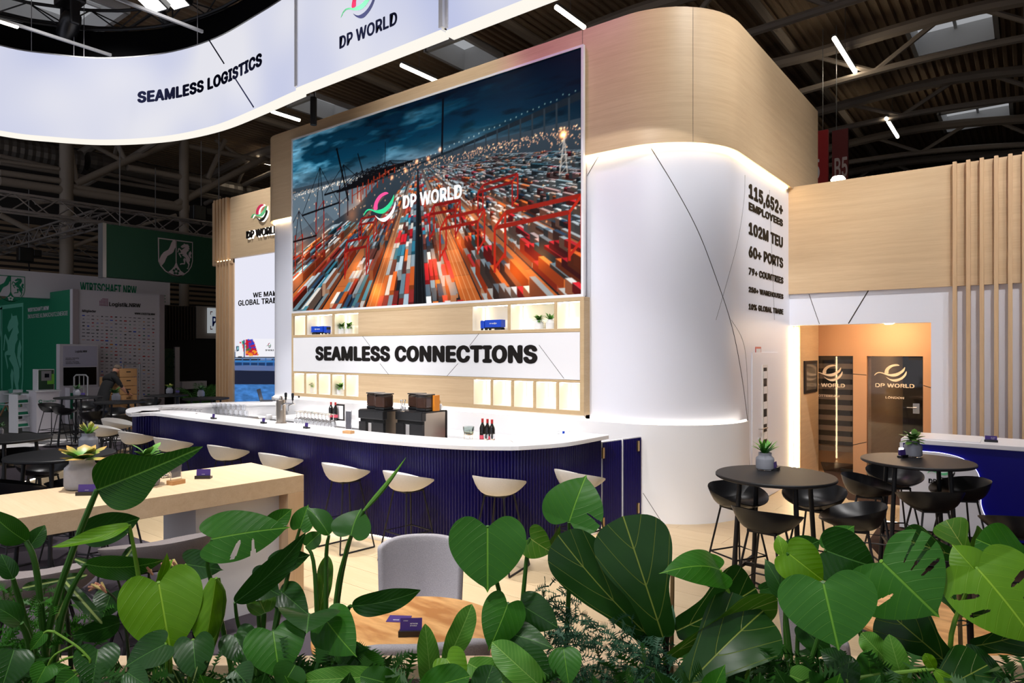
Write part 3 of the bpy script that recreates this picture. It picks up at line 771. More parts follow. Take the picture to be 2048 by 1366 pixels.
def paint_lorry(mp, A):
    cv = Canvas(150, 380, A); a = cv.a; rng = random.Random(2)
    a[:] = C8(232, 232, 246)
    z = lambda x, y: mp(455 + x / 13.657, 660 + y / 13.657)
    def P(pts, c, al=1.0): cv.poly([z(*p) for p in pts], c, al)
    P([(90, 540), (240, 540), (240, 600), (90, 600)], C8(190, 198, 214)); P([(90, 600), (240, 600), (240, 760), (90, 760)], C8(104, 124, 156))
    P([(230, 590), (340, 330), (445, 290), (450, 750), (230, 760)], C8(240, 240, 246))
    P([(245, 440), (325, 440), (325, 560), (255, 590)], C8(40, 58, 78)); P([(270, 460), (312, 460), (312, 535), (270, 545)], C8(150, 214, 224))
    P([(395, 300), (440, 300), (455, 420), (420, 420)], C8(34, 150, 100)); P([(405, 390), (440, 390), (470, 640), (452, 640)], C8(230, 70, 50)); P([(335, 320), (385, 330), (380, 370), (345, 360)], C8(220, 50, 60))
    P([(440, 275), (476, 275), (480, 745), (452, 745)], C8(58, 84, 130)); P([(300, 720), (395, 720), (410, 760), (290, 760)], C8(30, 34, 42))
    P([(486, 240), (1900, 240), (1900, 722), (486, 722)], C8(242, 241, 248))
    P([(505, 262), (680, 262), (745, 345), (800, 540), (848, 692), (505, 692)], C8(190, 30, 60))
    for k in range(60):
        u, v = rng.random(), rng.random(); x = 505 + u * (175 + 165 * v); y = 262 + v * 430; r = 18 + 26 * rng.random()
        c = C8(30, 70, 210) if (v < .55 and u > .35) else (C8(20, 140, 60) if (.3 < v < .75 and u < .6) else (C8(245, 150, 40) if v > .7 else C8(200, 26, 50)))
        P([(x - r, y), (x, y - r * .8), (x + r * .8, y), (x, y + r)], c, .9)
    P([(640, 640), (700, 560), (800, 540), (800, 556), (710, 585), (665, 640)], C8(250, 180, 60))
    P([(90, 740), (2000, 730), (2000, 765), (90, 765)], C8(26, 30, 44)); P([(90, 765), (2000, 765), (2000, 785), (90, 785)], C8(150, 176, 214)); P([(90, 785), (2000, 785), (2000, 832), (90, 832)], C8(30, 34, 46))
    P([(900, 780), (1210, 780), (1210, 820), (900, 820)], C8(110, 140, 196))
    P([(90, 832), (2000, 832), (2000, 888), (90, 880)], C8(54, 122, 190)); P([(90, 880), (2000, 888), (2000, 985), (90, 968)], C8(28, 58, 104))
    for k in range(9): x = 200 + k * 212; P([(x - 14, 770), (x + 14, 770), (x + 14, 980), (x - 14, 980)], C8(60, 110, 176))
    P([(90, 968), (2000, 985), (2000, 1125), (90, 1098)], C8(92, 112, 160)); P([(90, 1098), (2000, 1125), (2000, 1490), (90, 1490)], C8(28, 34, 56))
    P([(90, 1480), (2000, 1490), (2000, 5200), (90, 5200)], C8(64, 118, 184))
    n = nz(cv.h, cv.w, (18, 80), 4)[..., None]; wm = (cv.Y > z(100, 1480)[1])[..., None]
    a[:] = np.where(wm, a * (.72 + .56 * n), a)
    return np.clip(a, 0, 1)

# ---- the big picture wall
YS = YF - .05
sl, sr, sb = Py(586, 282, YS), Py(1163, 94, YS), Py(1163, 588, YS)
X0, X1, Z1, Z0 = sl.x, sr.x, (sl.z + sr.z) / 2, sb.z
big = thing('picture_screen', 'huge glowing screen showing a container port at dusk, above the bar shelves', 'screen', loc=((X0 + X1) / 2, YS, Z0))
MB().box((X0 - .02, YS + .01, Z0 - .02), (X1 + .02, YF + .02, Z1 + .02)).build('screen_body', 'white_gloss', big, True)
for a_, b_ in (((X0 - .035, Z0 - .035), (X1 + .035, Z0)), ((X0 - .035, Z1), (X1 + .035, Z1 + .03)), ((X0 - .035, Z0), (X0, Z1)), ((X1, Z0), (X1 + .035, Z1))):
    MB().box((a_[0], YS - .012, a_[1]), (b_[0], YS + .03, b_[1])).build('screen_edge', 'white_gloss', big, True)
color_print('screen_picture', paint_port(), (X0, YS, Z0), (1, 0, 0), X1 - X0, Z1 - Z0, big, 1.0)
e = Py(769, 414, YS - .003); emblem(big, e, (1, 0, 0), .50, ['screen_pink', 'screen_green', 'screen_white'], depth_=.002)
l, r_ = Py(805.5, 418, YS - .003), Py(924, 398, YS - .003)
text('DP WORLD', 'screen_white', big, l, (1, 0, 0), r_.x - l.x, .205, bold=.035, depth_=.002)
# ---- lorry poster
yl_ = YL + .095
pw = xr_ - a0.x - .02
def lm(px, py):
    p = Py(px, py, yl_); return ((p.x - a0.x - .02) / zl0, (zl0 - p.z) / zl0)
color_print('poster_print', paint_lorry(lm, pw / zl0), (a0.x + .02, yl_, 0), (1, 0, 0), pw, zl0, lb, 1.0)
for s_, xa, xb, yt, yb in (('WE MAKE', 506, 560, 585.5, 595.5), ('GLOBAL TRADE', 476.5, 561, 601, 612)):
    l, r_, t_ = Py(xa, yb, yl_ - .002), Py(xb, yb - 1.5, yl_ - .002), Py(xa, yt, yl_ - .002); text(s_, 'dark_letter', lb, l, (1, 0, 0), r_.x - l.x, t_.z - l.z, bold=.03, depth_=.002)
l, r_ = Py(531, 702, yl_ - .002), Py(548, 701, yl_ - .002); text('DP WORLD', 'dark_letter', lb, l, (1, 0, 0), r_.x - l.x, .035, bold=.02, depth_=.002)
emblem(lb, Py(539, 691, yl_ - .002), (1, 0, 0), .12, ['logo_red', 'logo_green', 'logo_black'], depth_=.002)
# ---- halo-lit emblem on the left timber band
yb2 = YL - .035
lg = thing('halo_sign', 'back-lit bird emblem and DP WORLD letters on the left timber band', 'sign', loc=(Py(525, 470, yb2).x, yb2, Py(525, 470, yb2).z))
emblem(lg, Py(524.5, 426, yb2), (1, 0, 0), .40, ['logo_red', 'logo_green', 'logo_black'], depth_=.03)
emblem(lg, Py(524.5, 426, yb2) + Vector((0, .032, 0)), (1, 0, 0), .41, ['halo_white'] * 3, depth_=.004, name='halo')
l, r_ = Py(494.5, 477.5, yb2), Py(557, 466, yb2)
text('DP WORLD', 'dark_letter', lg, l, (1, 0, 0), r_.x - l.x, .165, bold=.02, depth_=.03)
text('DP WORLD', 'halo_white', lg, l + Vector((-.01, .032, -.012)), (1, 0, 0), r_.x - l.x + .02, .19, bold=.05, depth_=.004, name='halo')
# ---- hall-side part of the setting is in the next block
# ================================================================ back-bar shelves
sh = thing('back_bar_shelf', 'oak back-bar shelving with lit niches and a white slogan panel, under the screen', 'shelf', loc=((XS0 + XS1) / 2, 7.3, 1.23))
YN = 7.22
zS0, zS1 = Py(1167, 831, YN).z, Z0 - .035
def X_(px): return Py(px, 700, YN).x
def Zr(py): return Py(1160, py, YN).z
zwt, zwb = Zr(664), Zr(760)
zt0, zt1 = Zr(656.5), Zr(601)            # upper niches
zl0_, zl1_ = Zr(822), Zr(765.5)          # lower niches
def rail(xa, xb, za, zb, nm='rail', m='oak_frame'): return MB().box((xa, YN, za), (xb, YN + .16, zb)).build(nm, m, sh, True, bev=.003)
rail(XS0, XS1, zt1, zS1); rail(X_(587), X_(1160), zwt + .004, zt0); rail(X_(587), X_(1160), zl1_, zwb - .004); rail(XS0, XS1, zS0, zl0_)
rail(XS0, X_(587), zl0_, zt1, 'stile'); rail(X_(1160), XS1, zl0_, zt1, 'stile')
UP = [(588, 610), (613, 664), (668, 716), (944, 1015), (1020, 1108), (1113, 1159)]
LOW = [(587, 608), (611, 633), (636, 660), (663, 688), (691, 716), (946, 981), (985, 1022), (1027, 1066), (1071, 1112), (1117, 1159)]
mat('niche_back', S(250, 244, 232), .6)
def niche(a, b, za, zb):
    xa, xb = X_(a), X_(b); d = .30
    n_ = MB().box((xa - .01, YN + d, za - .01), (xb + .01, YN + d + .02, zb + .01)).build('niche_back', 'niche_back', sh, True)
    for q in ((xa + .0005, xa + .006), (xb - .006, xb - .0005)):
        MB().box((q[0], YN + .012, za + .0005), (q[1], YN + d, zb - .0005)).build('niche_side', 'niche_back', sh, True)
    MB().box((xa + .006, YN + .012, za + .0005), (xb - .006, YN + d, za + .005)).build('niche_floor', 'niche_back', sh, True)
    MB().box((xa + .006, YN + .012, zb - .005), (xb - .006, YN + d, zb - .0005)).build('niche_top', 'niche_back', sh, True)
    MB().box((xa + .008, YN + .06, zb - .016), (xb - .008, YN + .075, zb - .006)).build('niche_led', 'niche_light', sh, True)
    MB().box((xa + .008, YN + d - .06, za + .01), (xa + .016, YN + d - .045, zb - .018)).build('niche_led', 'niche_light', sh, True)
for row, za, zb in ((UP, zt0, zt1), (LOW, zl0_, zl1_)):
    for a, b in row: niche(a, b, za, zb)
    for (a, b), (c, d) in zip(row[:-1], row[1:]):
        if c - b < 20: MB().box((X_(b), YN, za), (X_(c), YN + .30, zb)).build('divider', 'oak_frame', sh, True, bev=.002)
        else: MB().box((X_(b), YN + .006, za), (X_(c), YN + .14, zb)).build('oak_centre_panel', 'oak_panel', sh, True)
MB().box((X_(587), YN - .004, zwb), (X_(1160), YN + .1, zwt)).build('slogan_panel', 'white_gloss', sh, True)
l, r_, t_ = Py(631, 725, YN - .006), Py(1075, 725, YN - .006), Py(631, 697, YN - .006)
text('SEAMLESS CONNECTIONS', 'dark_letter', sh, (l.x, l.y, zwb + .20), (1, 0, 0), r_.x - l.x, .245, bold=.055, depth_=.006)
for a_, b_ in (((725, 672), (740, 692)), ((760, 727), (777, 749)), ((958, 667), (938, 693)), ((916, 727), (894, 752)), ((1078, 690), (1128, 757))):
    p, q = Py(*a_, YN - .005), Py(*b_, YN - .005); MB().tube([p, q], .003, 5).build('panel_groove', 'groove', sh, True)

# ================================================================ bar
ZC = 1.12
front_px = [(1218, 869.7), (1194, 874.8), (1160, 880.5), (1123, 885.7), (1060, 890.5), (1010, 892), (962, 891.5), (900, 889.5), (801, 880), (700, 870.5), (600, 860.5), (500, 850.5), (411, 841.3), (330, 832.5)]
fp = [tuple(Pz(x, y, ZC)[:2]) for x, y in front_px]
yfr = 4.62
fp2 = []
for x, y in fp: fp2.append((x, y))
# smooth outer line: end by the gate, round the corner, straight front, round the left end, back along the far side
Xg = fp[0][0]
fx0, fyF = -10.2, sum(p[1] for p in fp[8:]) / len(fp[8:])
right = cat_rom([fp[0], fp[2], fp[3], fp[4], fp[5], fp[7], (-5.6, fyF + .02), (-6.6, fyF)], 6)
left = cat_rom([(-9.5, fyF), (-10.4, fyF + .01)] + [tuple(Pz(x, y, ZC)[:2]) for x, y in ((262, 827), (251, 821), (261, 815.5), (290, 812), (360, 808), (430, 805), (510, 802.5))] + [(-11.0, YF - .01)], 5)
outer = right + [(-7.5, fyF), (-8.5, fyF)] + left
def thin(p, dmin=.05):
    o = [p[0]]
    for q in p[1:]:
        if math.hypot(q[0] - o[-1][0], q[1] - o[-1][1]) > dmin: o.append(q)
    return o
outer = thin(outer, .06)
wd = .46
inner = offset_path(outer, -wd)                                      # path runs right to left along the front: inside is on its right
bar = thing('bar_counter', 'long curved bar with a white top and ribbed blue front', 'bar', loc=(-6.5, 5.0, 0))
MB().band(outer, inner, ZC - .045, ZC).build('counter_top', 'counter_white', bar, True, bev=.006, fix=True)
ribo = offset_path(outer, -.09)
def resample(p, step):
    out = [p[0]]; acc = 0
    for a, b in zip(p[:-1], p[1:]):
        L_ = math.hypot(b[0] - a[0], b[1] - a[1]); t = step - acc
        while t <= L_: out.append((a[0] + (b[0] - a[0]) * t / L_, a[1] + (b[1] - a[1]) * t / L_)); t += step
        acc = L_ - (t - step)
    return out
rs = resample(ribo, .0085)                                           # vertical ribs: about 34 mm pitch
rr = offset_path(rs, 0)
nrm = offset_path(rs, -1)
prof = []
for i, (p, q) in enumerate(zip(rs, nrm)):
    dx, dy = q[0] - p[0], q[1] - p[1]; d_ = .014 * (1 - abs(math.sin(math.pi * i / 4)))
    prof.append((p[0] + dx * d_, p[1] + dy * d_))
rb = MB().strip(prof, .075, ZC - .045).build('ribbed_front', 'rib_blue', bar, True, fix=False); rb['kind'] = 'stuff'
back_in = offset_path(outer, -.13)
MB().band(ribo, back_in, .08, ZC - .047).build('front_core', 'white_matt', bar, True, fix=True) if False else None
sk = offset_path(outer, -.15)
MB().band(sk, offset_path(outer, -.20), 0, .09).build('skirting', 'white_matt', bar, True, fix=True)
MB().tube([(p[0], p[1], .068) for p in offset_path(outer, -.125)], .010, 6).build('led_strip', 'led_white', bar, True)
iw = offset_path(outer, -wd + .03)
MB().band(offset_path(outer, -wd + .06), offset_path(outer, -wd + .03), .03, ZC - .045).build('inner_wall', 'white_matt', bar, True, fix=True)
MB().box((-10.9, fyF + wd - .02, .86), (-5.0, fyF + 1.32, .90)).build('work_top', 'counter_white', bar, True)
MB().box((-10.9, fyF + wd + .1, .02), (-5.0, fyF + wd + .14, .86)).build('work_front', 'white_matt', bar, True)
MB().box((-11.45, fyF + .95, .86), (-10.5, 6.72, .90)).build('work_top', 'counter_white', bar, True)
# the work counter along the wall
MB().box((-10.6, 6.75, .02), (-4.5, YF + .02, .86)).build('back_cabinet', 'white_matt', bar, True)
MB().box((-10.6, 6.72, .86), (-4.5, YF + .02, .90)).build('back_work_top', 'counter_white', bar, True)
# gate between the bar and the wall
gx0, gy0 = ribo[0][0] + .0, outer[0][1] + .02
gp = Pz(1284, 870, 1.03)
gate = thing('bar_gate', 'ribbed blue two-leaf bar gate with white edges, between bar and tower', 'gate', loc=(gx0, 7.0, 0))
ym = Py(1237, 878, 7).y
ge = (Py(1283, 900, YF + .01).x, YF + .01)
gate_pts = [(gx0 - .02, gy0), ((gx0 - .02 + ge[0]) / 2, (gy0 + ge[1]) / 2), ge]
for (a, b) in list(zip(gate_pts[:-1], gate_pts[1:])):
    va = Vector((a[0], a[1], 0)); vb = Vector((b[0], b[1], 0)); t_ = (vb - va).normalized(); L_ = (vb - va).length; n_ = Vector((t_.y, -t_.x, 0))
    g = thing('gate_leaf', loc=(0, 0, 0)); adopt(g, gate); 
    ca = va + t_ * .012; cb_ = vb - t_ * .012
    q = [ca, cb_, cb_ - n_ * .035, ca - n_ * .035]
    MB().prism([(p.x, p.y) for p in q], .06, 1.03).build('leaf_core', 'white_gloss', g, True, fix=True)
    N_ = int(L_ / .0085); pr_ = []
    for i in range(N_ + 1):
        p = ca + t_ * ((L_ - .024) * i / N_) + n_ * (.002 + .010 * (1 - abs(math.sin(math.pi * i / 4)))); pr_.append((p.x, p.y))
    o = MB().strip(pr_, .06, 1.02).build('leaf_ribs', 'rib_blue', g, True); o['kind'] = 'stuff'
for px, ya in ((1206, 906), (1276, 892), (1206, 1046), (1276, 1016)):
    p, _ = hit_path([(a[0] + .016, a[1]) for a in gate_pts], px, ya)
    if p is not None: MB().box((p.x - .008, p.y - .018, p.z - .06), (p.x + .012, p.y + .018, p.z + .06)).build('hinge', 'brass', gate, True)
# ================================================================ hanging ribbon sign
ZR = 5.5; ZRT = 6.90
rb_px = [(597, 188), (520, 222), (430, 258), (330, 279), (210, 286), (100, 280), (0, 268)]
rp = [tuple(Pz(x, y, ZR)[:2]) for x, y in rb_px]
yr_ = rp[0][1]
xj1, xj2 = rp[0][0], Pz(897, 74, ZR).x
left_loop = cat_rom([(xj1 + 1.2, yr_), (xj1, yr_), rp[1], rp[2], rp[3], rp[4], rp[5], rp[6], (rp[6][0] + .02, 2.2), (-12.2, .6), (-11.0, -1.2), (-9.0, -2.6), (-6.0, -3.2), (-2.0, -3.2)], 7)
left_loop = left_loop[7:]
right_loop = [(xj2, yr_), (-3, yr_), (-1, yr_), (.6, yr_)] + arc(.6, yr_ - 2.6, 2.6, 90, 0, 14)[1:] + [(3.2, -.4)] + arc(.6, -.6, 2.6, 0, -90, 14) + [(-2.0, -3.2)]
mid = [(xj1 + .03, yr_ - .05), ((xj1 + xj2) / 2, yr_ - .05), (xj2 - .03, yr_ - .05)]
def ribbon_mat(name):
    m, nt, b = nodes(name); L = nt.links
    tc = nt.nodes.new('ShaderNodeTexCoord'); n = nt.nodes.new('ShaderNodeTexNoise'); n.inputs['Scale'].default_value = .55; n.inputs['Detail'].default_value = 1.0
    r = nt.nodes.new('ShaderNodeValToRGB'); r.color_ramp.elements[0].position = .3; r.color_ramp.elements[1].position = .7
    r.color_ramp.elements[0].color = (*S(200, 208, 246), 1); r.color_ramp.elements[1].color = (*S(246, 246, 255), 1)
    L.new(tc.outputs['Object'], n.inputs['Vector']); L.new(n.outputs['Fac'], r.inputs['Fac']); L.new(r.outputs['Color'], b.inputs['Emission Color'])
    b.inputs['Emission Strength'].default_value = .84; b.inputs['Base Color'].default_value = (.01, .01, .01, 1); b.inputs['Specular IOR Level'].default_value = 0; b.inputs['Roughness'].default_value = .8
ribbon_mat('ribbon_fabric')
ring = thing('hanging_sign', 'glowing white ribbon sign with slogan, hung in a loop over the bar', 'sign', loc=(-5, 5, ZR))
for pth, sgn in ((left_loop, 1), (mid, -1), (right_loop, -1)):
    # the readable side faces the inside of the loop
    sd = 1
    pth = list(pth)
    ins = -1 if pth is right_loop else None
    tan = Vector((pth[1][0] - pth[0][0], pth[1][1] - pth[0][1], 0)); lf = Vector((-tan.y, tan.x, 0)); inward = 1 if lf.dot(Vector((-5, 1, 0)) - Vector((pth[0][0], pth[0][1], 0))) > 0 else -1
    face = offset_path(pth, 0); backp = offset_path(pth, -inward * .12)
    MB().strip(face, ZR + .058, ZRT).build('fabric', 'ribbon_fabric', ring, True, smooth=True)
    MB().strip(offset_path(pth, -inward * .11), ZR + .058, ZRT).build('back_fabric', 'white_matt', ring, True, smooth=True)
    MB().band(offset_path(pth, inward * .012), backp, ZR, ZR + .054).build('lit_rim', 'ribbon_rim', ring, True, smooth=True, fix=True)
    MB().band(offset_path(pth, inward * .004), backp, ZRT, ZRT + .02).build('top_rail', 'alu', ring, True, fix=True)
    e = [Vector((pth[0][0], pth[0][1], 0)), Vector((pth[-1][0], pth[-1][1], 0))]
    MB().box((pth[0][0] - .03, pth[0][1] - .015, ZR + .08), (pth[0][0] + .03, pth[0][1] + .12, ZRT)).build('end_rail', 'white_gloss', ring, True)
MB().box((mid[-1][0] - .03, mid[-1][1] - .015, ZR + .08), (mid[-1][0] + .03, mid[-1][1] + .12, ZRT)).build('end_rail', 'white_gloss', ring, True)
# slogan that follows the curve
llen = sum(math.hypot(b[0] - a[0], b[1] - a[1]) for a, b in zip(left_loop[:-1], left_loop[1:]))
pA, sA = hit_path(left_loop, 275, 200); pB, sB = hit_path(left_loop, 524.5, 130)
zb_ = hit_path(left_loop, 280, 206)[0].z; zt_ = hit_path(left_loop, 280, 183)[0].z
def wr(c):
    p, t = path_at(left_loop, sA - c[0]); n_ = Vector((-t.y, t.x, 0)) ; 
    n_ = n_ if n_.dot(Vector((-5, 1, 0)) - p) > 0 else -n_
    return (p.x + n_.x * (c[2] + .003), p.y + n_.y * (c[2] + .003), zb_ + c[1])
text('SEAMLESS LOGISTICS', 'navy_letter', ring, None, None, sA - sB, zt_ - zb_, bold=.055, depth_=.003, warp=wr)
for a_, b_, w__ in (((418, 80), (448, 127), .012), ((471, 158), (507, 214), .012)):
    out = []
    for k in range(5):
        x, y = a_[0] + (b_[0] - a_[0]) * k / 4, a_[1] + (b_[1] - a_[1]) * k / 4; q, s_ = hit_path(offset_path(left_loop, .004), x, y)
        if q: out.append(q + (Vector((0, 0, H)) - q).normalized() * .012)
    MB().tube(out, w__, 4).build('printed_line', 'navy_letter', ring, True)
ym_ = yr_ - .054
l, r_ = Py(679, 97, ym_), Py(794.5, 50, ym_); l.z = (l.z + r_.z) / 2
text('DP WORLD', 'navy_letter', ring, l, (1, 0, 0), r_.x - l.x, .155, bold=.03, depth_=.003)
emblem(ring, Py(727, 3, ym_), (1, 0, 0), .42, ['logo_red', 'logo_green', 'logo_navy'], depth_=.003)
# black cloth above it and the ring truss
whole = left_loop[::-1][:-1] + [(xj1 + (xj2 - xj1) * k / 6, yr_) for k in range(7)] + right_loop[1:]
drp = thing('stage_drape', 'black cloth band hanging above the glowing ribbon', 'drape', loc=(-5, 5, ZRT))
dpath = offset_path(whole, .16)
MB().strip(dpath, ZRT - .05, 7.42).build('cloth', 'black_cloth', drp, True, smooth=True)
trs = thing('ring_truss', 'black lighting truss curved above the black cloth', 'truss', loc=(-5, 5, 7.4))
tp = resample(offset_path(whole, .10), .45)
for off, z in ((.0, 7.42), (.0, 7.74), (.28, 7.58)):
    MB().tube([(p[0], p[1], z) for p in offset_path(tp, off)], .026, 6).build('chord', 'truss_black', trs, True, smooth=True)
t2 = offset_path(tp, .28)
for i in range(len(tp) - 1):
    a, b = tp[i], tp[i + 1]
    if not (-16 < a[0] < 2 and a[1] > 0): continue
    za, zb2 = (7.42, 7.74) if i % 2 else (7.74, 7.42)
    MB().tube([(a[0], a[1], za), (b[0], b[1], zb2)], .012, 5).build('brace', 'truss_black', trs, True)
    MB().tube([(a[0], a[1], za), (t2[i + 1][0], t2[i + 1][1], 7.58)], .012, 5).build('brace', 'truss_black', trs, True)
# suspension wires
for px in (63, 148, 168, 395):
    q, s_ = hit_path(whole, px, 60)
    if q: tag(MB().tube([(q.x, q.y, ZRT + .02), (q.x, q.y, 10.2)], .006, 4).build('hanging_wire', 'alu'), 'thin steel wire hanging from the roof to the ribbon sign, at photo column %d' % px if False else {63: 'thin steel wire at the far left of the ribbon sign', 148: 'thin steel wire left of the stage lamp over the ribbon sign', 168: 'thin steel wire just right of the stage lamp over the ribbon sign', 395: 'thin steel wire above the word SEAMLESS on the ribbon sign'}[px], 'wire', 'wires of the ribbon sign')
# stage lamps: one fixture for each beam, the added fill beams too
def lamp(loc, target, label, s=1.0, square=False):
    t = thing('stage_lamp', label, 'lamp', loc=loc, group='stage lamps on the truss')
    d = (Vector(target) - Vector(loc)).normalized(); q = d.to_track_quat('-Z', 'Y').to_matrix().to_4x4(); q.translation = Vector(loc)
    def part(mb, name, m, **k):
        me = mb.mesh(name); me.transform(q); link(name, me, m, t, True, **k)
    if square:
        part(MB().box((-.17 * s, -.14 * s, .03), (.17 * s, .14 * s, .14)), 'housing', 'black_plastic', bev=.01); part(MB().box((-.145 * s, -.115 * s, .024), (.145 * s, .115 * s, .031)), 'lens', 'lamp_white')
    else:
        part(MB().lathe([(.0, .34), (.07, .34), (.085, .28), (.085, .12), (.11, .04), (.11, .03)], 18), 'housing', 'black_plastic', smooth=True); part(MB().lathe([(.0, .033), (.095, .033)], 18), 'lens', 'lamp_white')
    MB().tube([Vector(loc) + Vector((-.13, 0, .14)), Vector(loc) + Vector((-.13, 0, .34)), Vector(loc) + Vector((.13, 0, .34)), Vector(loc) + Vector((.13, 0, .14))], .014, 6).build('yoke', 'black_metal', t, True)
    MB().tube([Vector(loc) + Vector((0, 0, .34)), Vector(loc) + Vector((0, 0, .5))], .016, 6).build('clamp', 'black_metal', t, True)
    return t
WH = ['over the left of the bar', 'over the middle of the bar', 'over the bar corner', 'added outside the loop to brighten the big screen wall', 'over the front round table', 'over the reception desk', 'over the long oak table', 'over the right of the planting', 'over the left of the planting', 'added at the right to brighten the tower side', 'added outside the loop to brighten the tower corner', 'at the far left of the loop', 'added outside the loop to brighten the right timber band', 'added outside the loop at left to brighten the left timber band', 'over the floor before the bar corner', 'shining magenta on the top edge of the tower', 'added at the far right to brighten the timber fins', 'added behind us to brighten the left shelves', 'added behind us to brighten the slogan panel', 'added behind us to brighten the white tower', 'added outside the loop at far left to brighten the pale aisle']
for (a, b, p_, s_), w__, bo in zip(BEAMS, WH, BEAM_OBJS):
    lamp(a, b, 'black stage lamp ' + w__, 1.0)
    dd = (Vector(b) - Vector(a)).normalized(); bo.location = Vector(a) + dd * .02
for yy, xa, xb, lb_ in ((4.4, -13, 3, 'the bar'), (3.6, -13, 3, 'the lounge'), (1.8, -13, 3, 'the oak table'), (-.8, -11, 3, 'the planting'), (5.95, -15, 3, 'the gap before the tower'), (7.2, 0, 4, 'the reception')):
    tag(MB().tube([(xa, yy, 8.5), (xb, yy, 8.5)], .03, 8).build('lighting_pipe', 'truss_black'), 'straight black lighting pipe carrying lamps over ' + lb_, 'pipe', 'lighting pipes')
for (px, py, z, sq, lb_) in ((303, 11, 7.3, True, 'square white LED panel lamp beside the black truss'), (349, 4, 7.4, True, 'second square LED lamp at the top edge, right of the first panel lamp')):
    p = Pz(px, py, z); lamp(p, (p.x + .1, p.y - .4, p.z - 1), lb_, 1.1, sq)
p = Pz(140, 25, 7.6)
mh = thing('moving_head_lamp', 'large black moving-head lamp on the ring truss at top left', 'lamp', loc=p)
MB().box(p + Vector((-.25, -.16, .12)), p + Vector((.25, .16, .34))).build('base', 'black_plastic', mh, True, bev=.03)
MB().box(p + Vector((-.24, -.07, -.25)), p + Vector((-.17, .07, .14))).build('arm', 'black_plastic', mh, True, bev=.02)
MB().box(p + Vector((.17, -.07, -.25)), p + Vector((.24, .07, .14))).build('arm', 'black_plastic', mh, True, bev=.02)
hd = MB().lathe([(0, .2), (.12, .18), (.15, .05), (.15, -.22), (.13, -.26), (0, -.26)], 18, (0, 0, 0)).mesh('head'); hd.transform(Matrix.Translation(p + Vector((0, 0, -.18))) @ Matrix.Rotation(.9, 4, 'Y')); link('head', hd, 'black_plastic', mh, True, smooth=True)
for k, ((xa, ya), (xb, yb2)) in enumerate((((48, 57), (222, 113)), ((228, -2), (397, 71)))):
    a, b = Pz(xa, ya, 6.75), Pz(xb, yb2, 6.75)
    t = thing('tube_light', ('thin light bar with four small lit lamps, before the black cloth', 'long thin unlit light bar at the upper left, before the black cloth')[k], 'light', loc=a, group='thin light bars')
    MB().box((a.x - .02, a.y - .6 if k == 0 else a.y, 6.75), (a.x + .02, b.y, 6.79)).build('bar', 'alu', t, True)
    if k == 0:
        for j in range(4):
            q = Pz(2 + 11 * j, 39.5 + 3.3 * j, 6.74); MB().box((a.x - .025, q.y - .03, 6.725), (a.x + .025, q.y + .03, 6.75)).build('small_lamp', 'lamp_warm', t, True)
tag(MB().tube([Py(627, 250, 6.3), Py(627, 195, 6.3)], .05, 8).build('black_strut', 'truss_black'), 'short black post between the ribbon sign and the tower top', 'post')

# ================================================================ hall roof and steelwork
def zroof(x): return 11.2 - .0012 * (x + 4) ** 2 if x < -4 else 11.2 - .010 * (x + 4) ** 2
roof = thing('ceiling', kind='structure')
mb = MB(); P0 = []; x = -34.0; i = 0
while x < 22:
    for dx, dz in ((0, 0), (.09, 0), (.12, .09), (.21, .09), (.24, 0)):
        if dx < .24: P0.append((x + dx, zroof(x + dx) + dz))
    x += .24
sky = [(-13.3, -10.9, 1.6, 4.2)]
def skyat(px, py): return Pz(px, py, 10.9)
skys = []
for cx_, cy_, w__, l_ in ((1905, 62, 2.0, 2.2), (1952, 232, 2.2, 2.6), (928, 105, 1.5, 1.7), (652, 216, 1.6, 2.0), (95, 15, 3.0, 2.6)):
    z_ = 10.6; p = Pz(cx_, cy_, z_); z_ = zroof(p.x); p = Pz(cx_, cy_, z_); z_ = zroof(p.x); p = Pz(cx_, cy_, z_); skys.append((p.x, p.y, zroof(p.x), w__, l_))
ycuts = sorted({-8.0, 46.0} | {s[1] - s[4] / 2 for s in skys} | {s[1] + s[4] / 2 for s in skys})
for ya, yb2 in zip(ycuts[:-1], ycuts[1:]):
    ym2 = (ya + yb2) / 2; row = []
    for j in range(len(P0) - 1):
        xm = (P0[j][0] + P0[j + 1][0]) / 2
        if any(abs(xm - s[0]) < s[3] / 2 and abs(ym2 - s[1]) < s[4] / 2 for s in skys): continue
        mb.add([(P0[j][0], ya, P0[j][1]), (P0[j + 1][0], ya, P0[j + 1][1]), (P0[j + 1][0], yb2, P0[j + 1][1]), (P0[j][0], yb2, P0[j][1])], [(0, 1, 2, 3)])
o = mb.build('corrugated_sheet', 'roof_metal', roof)
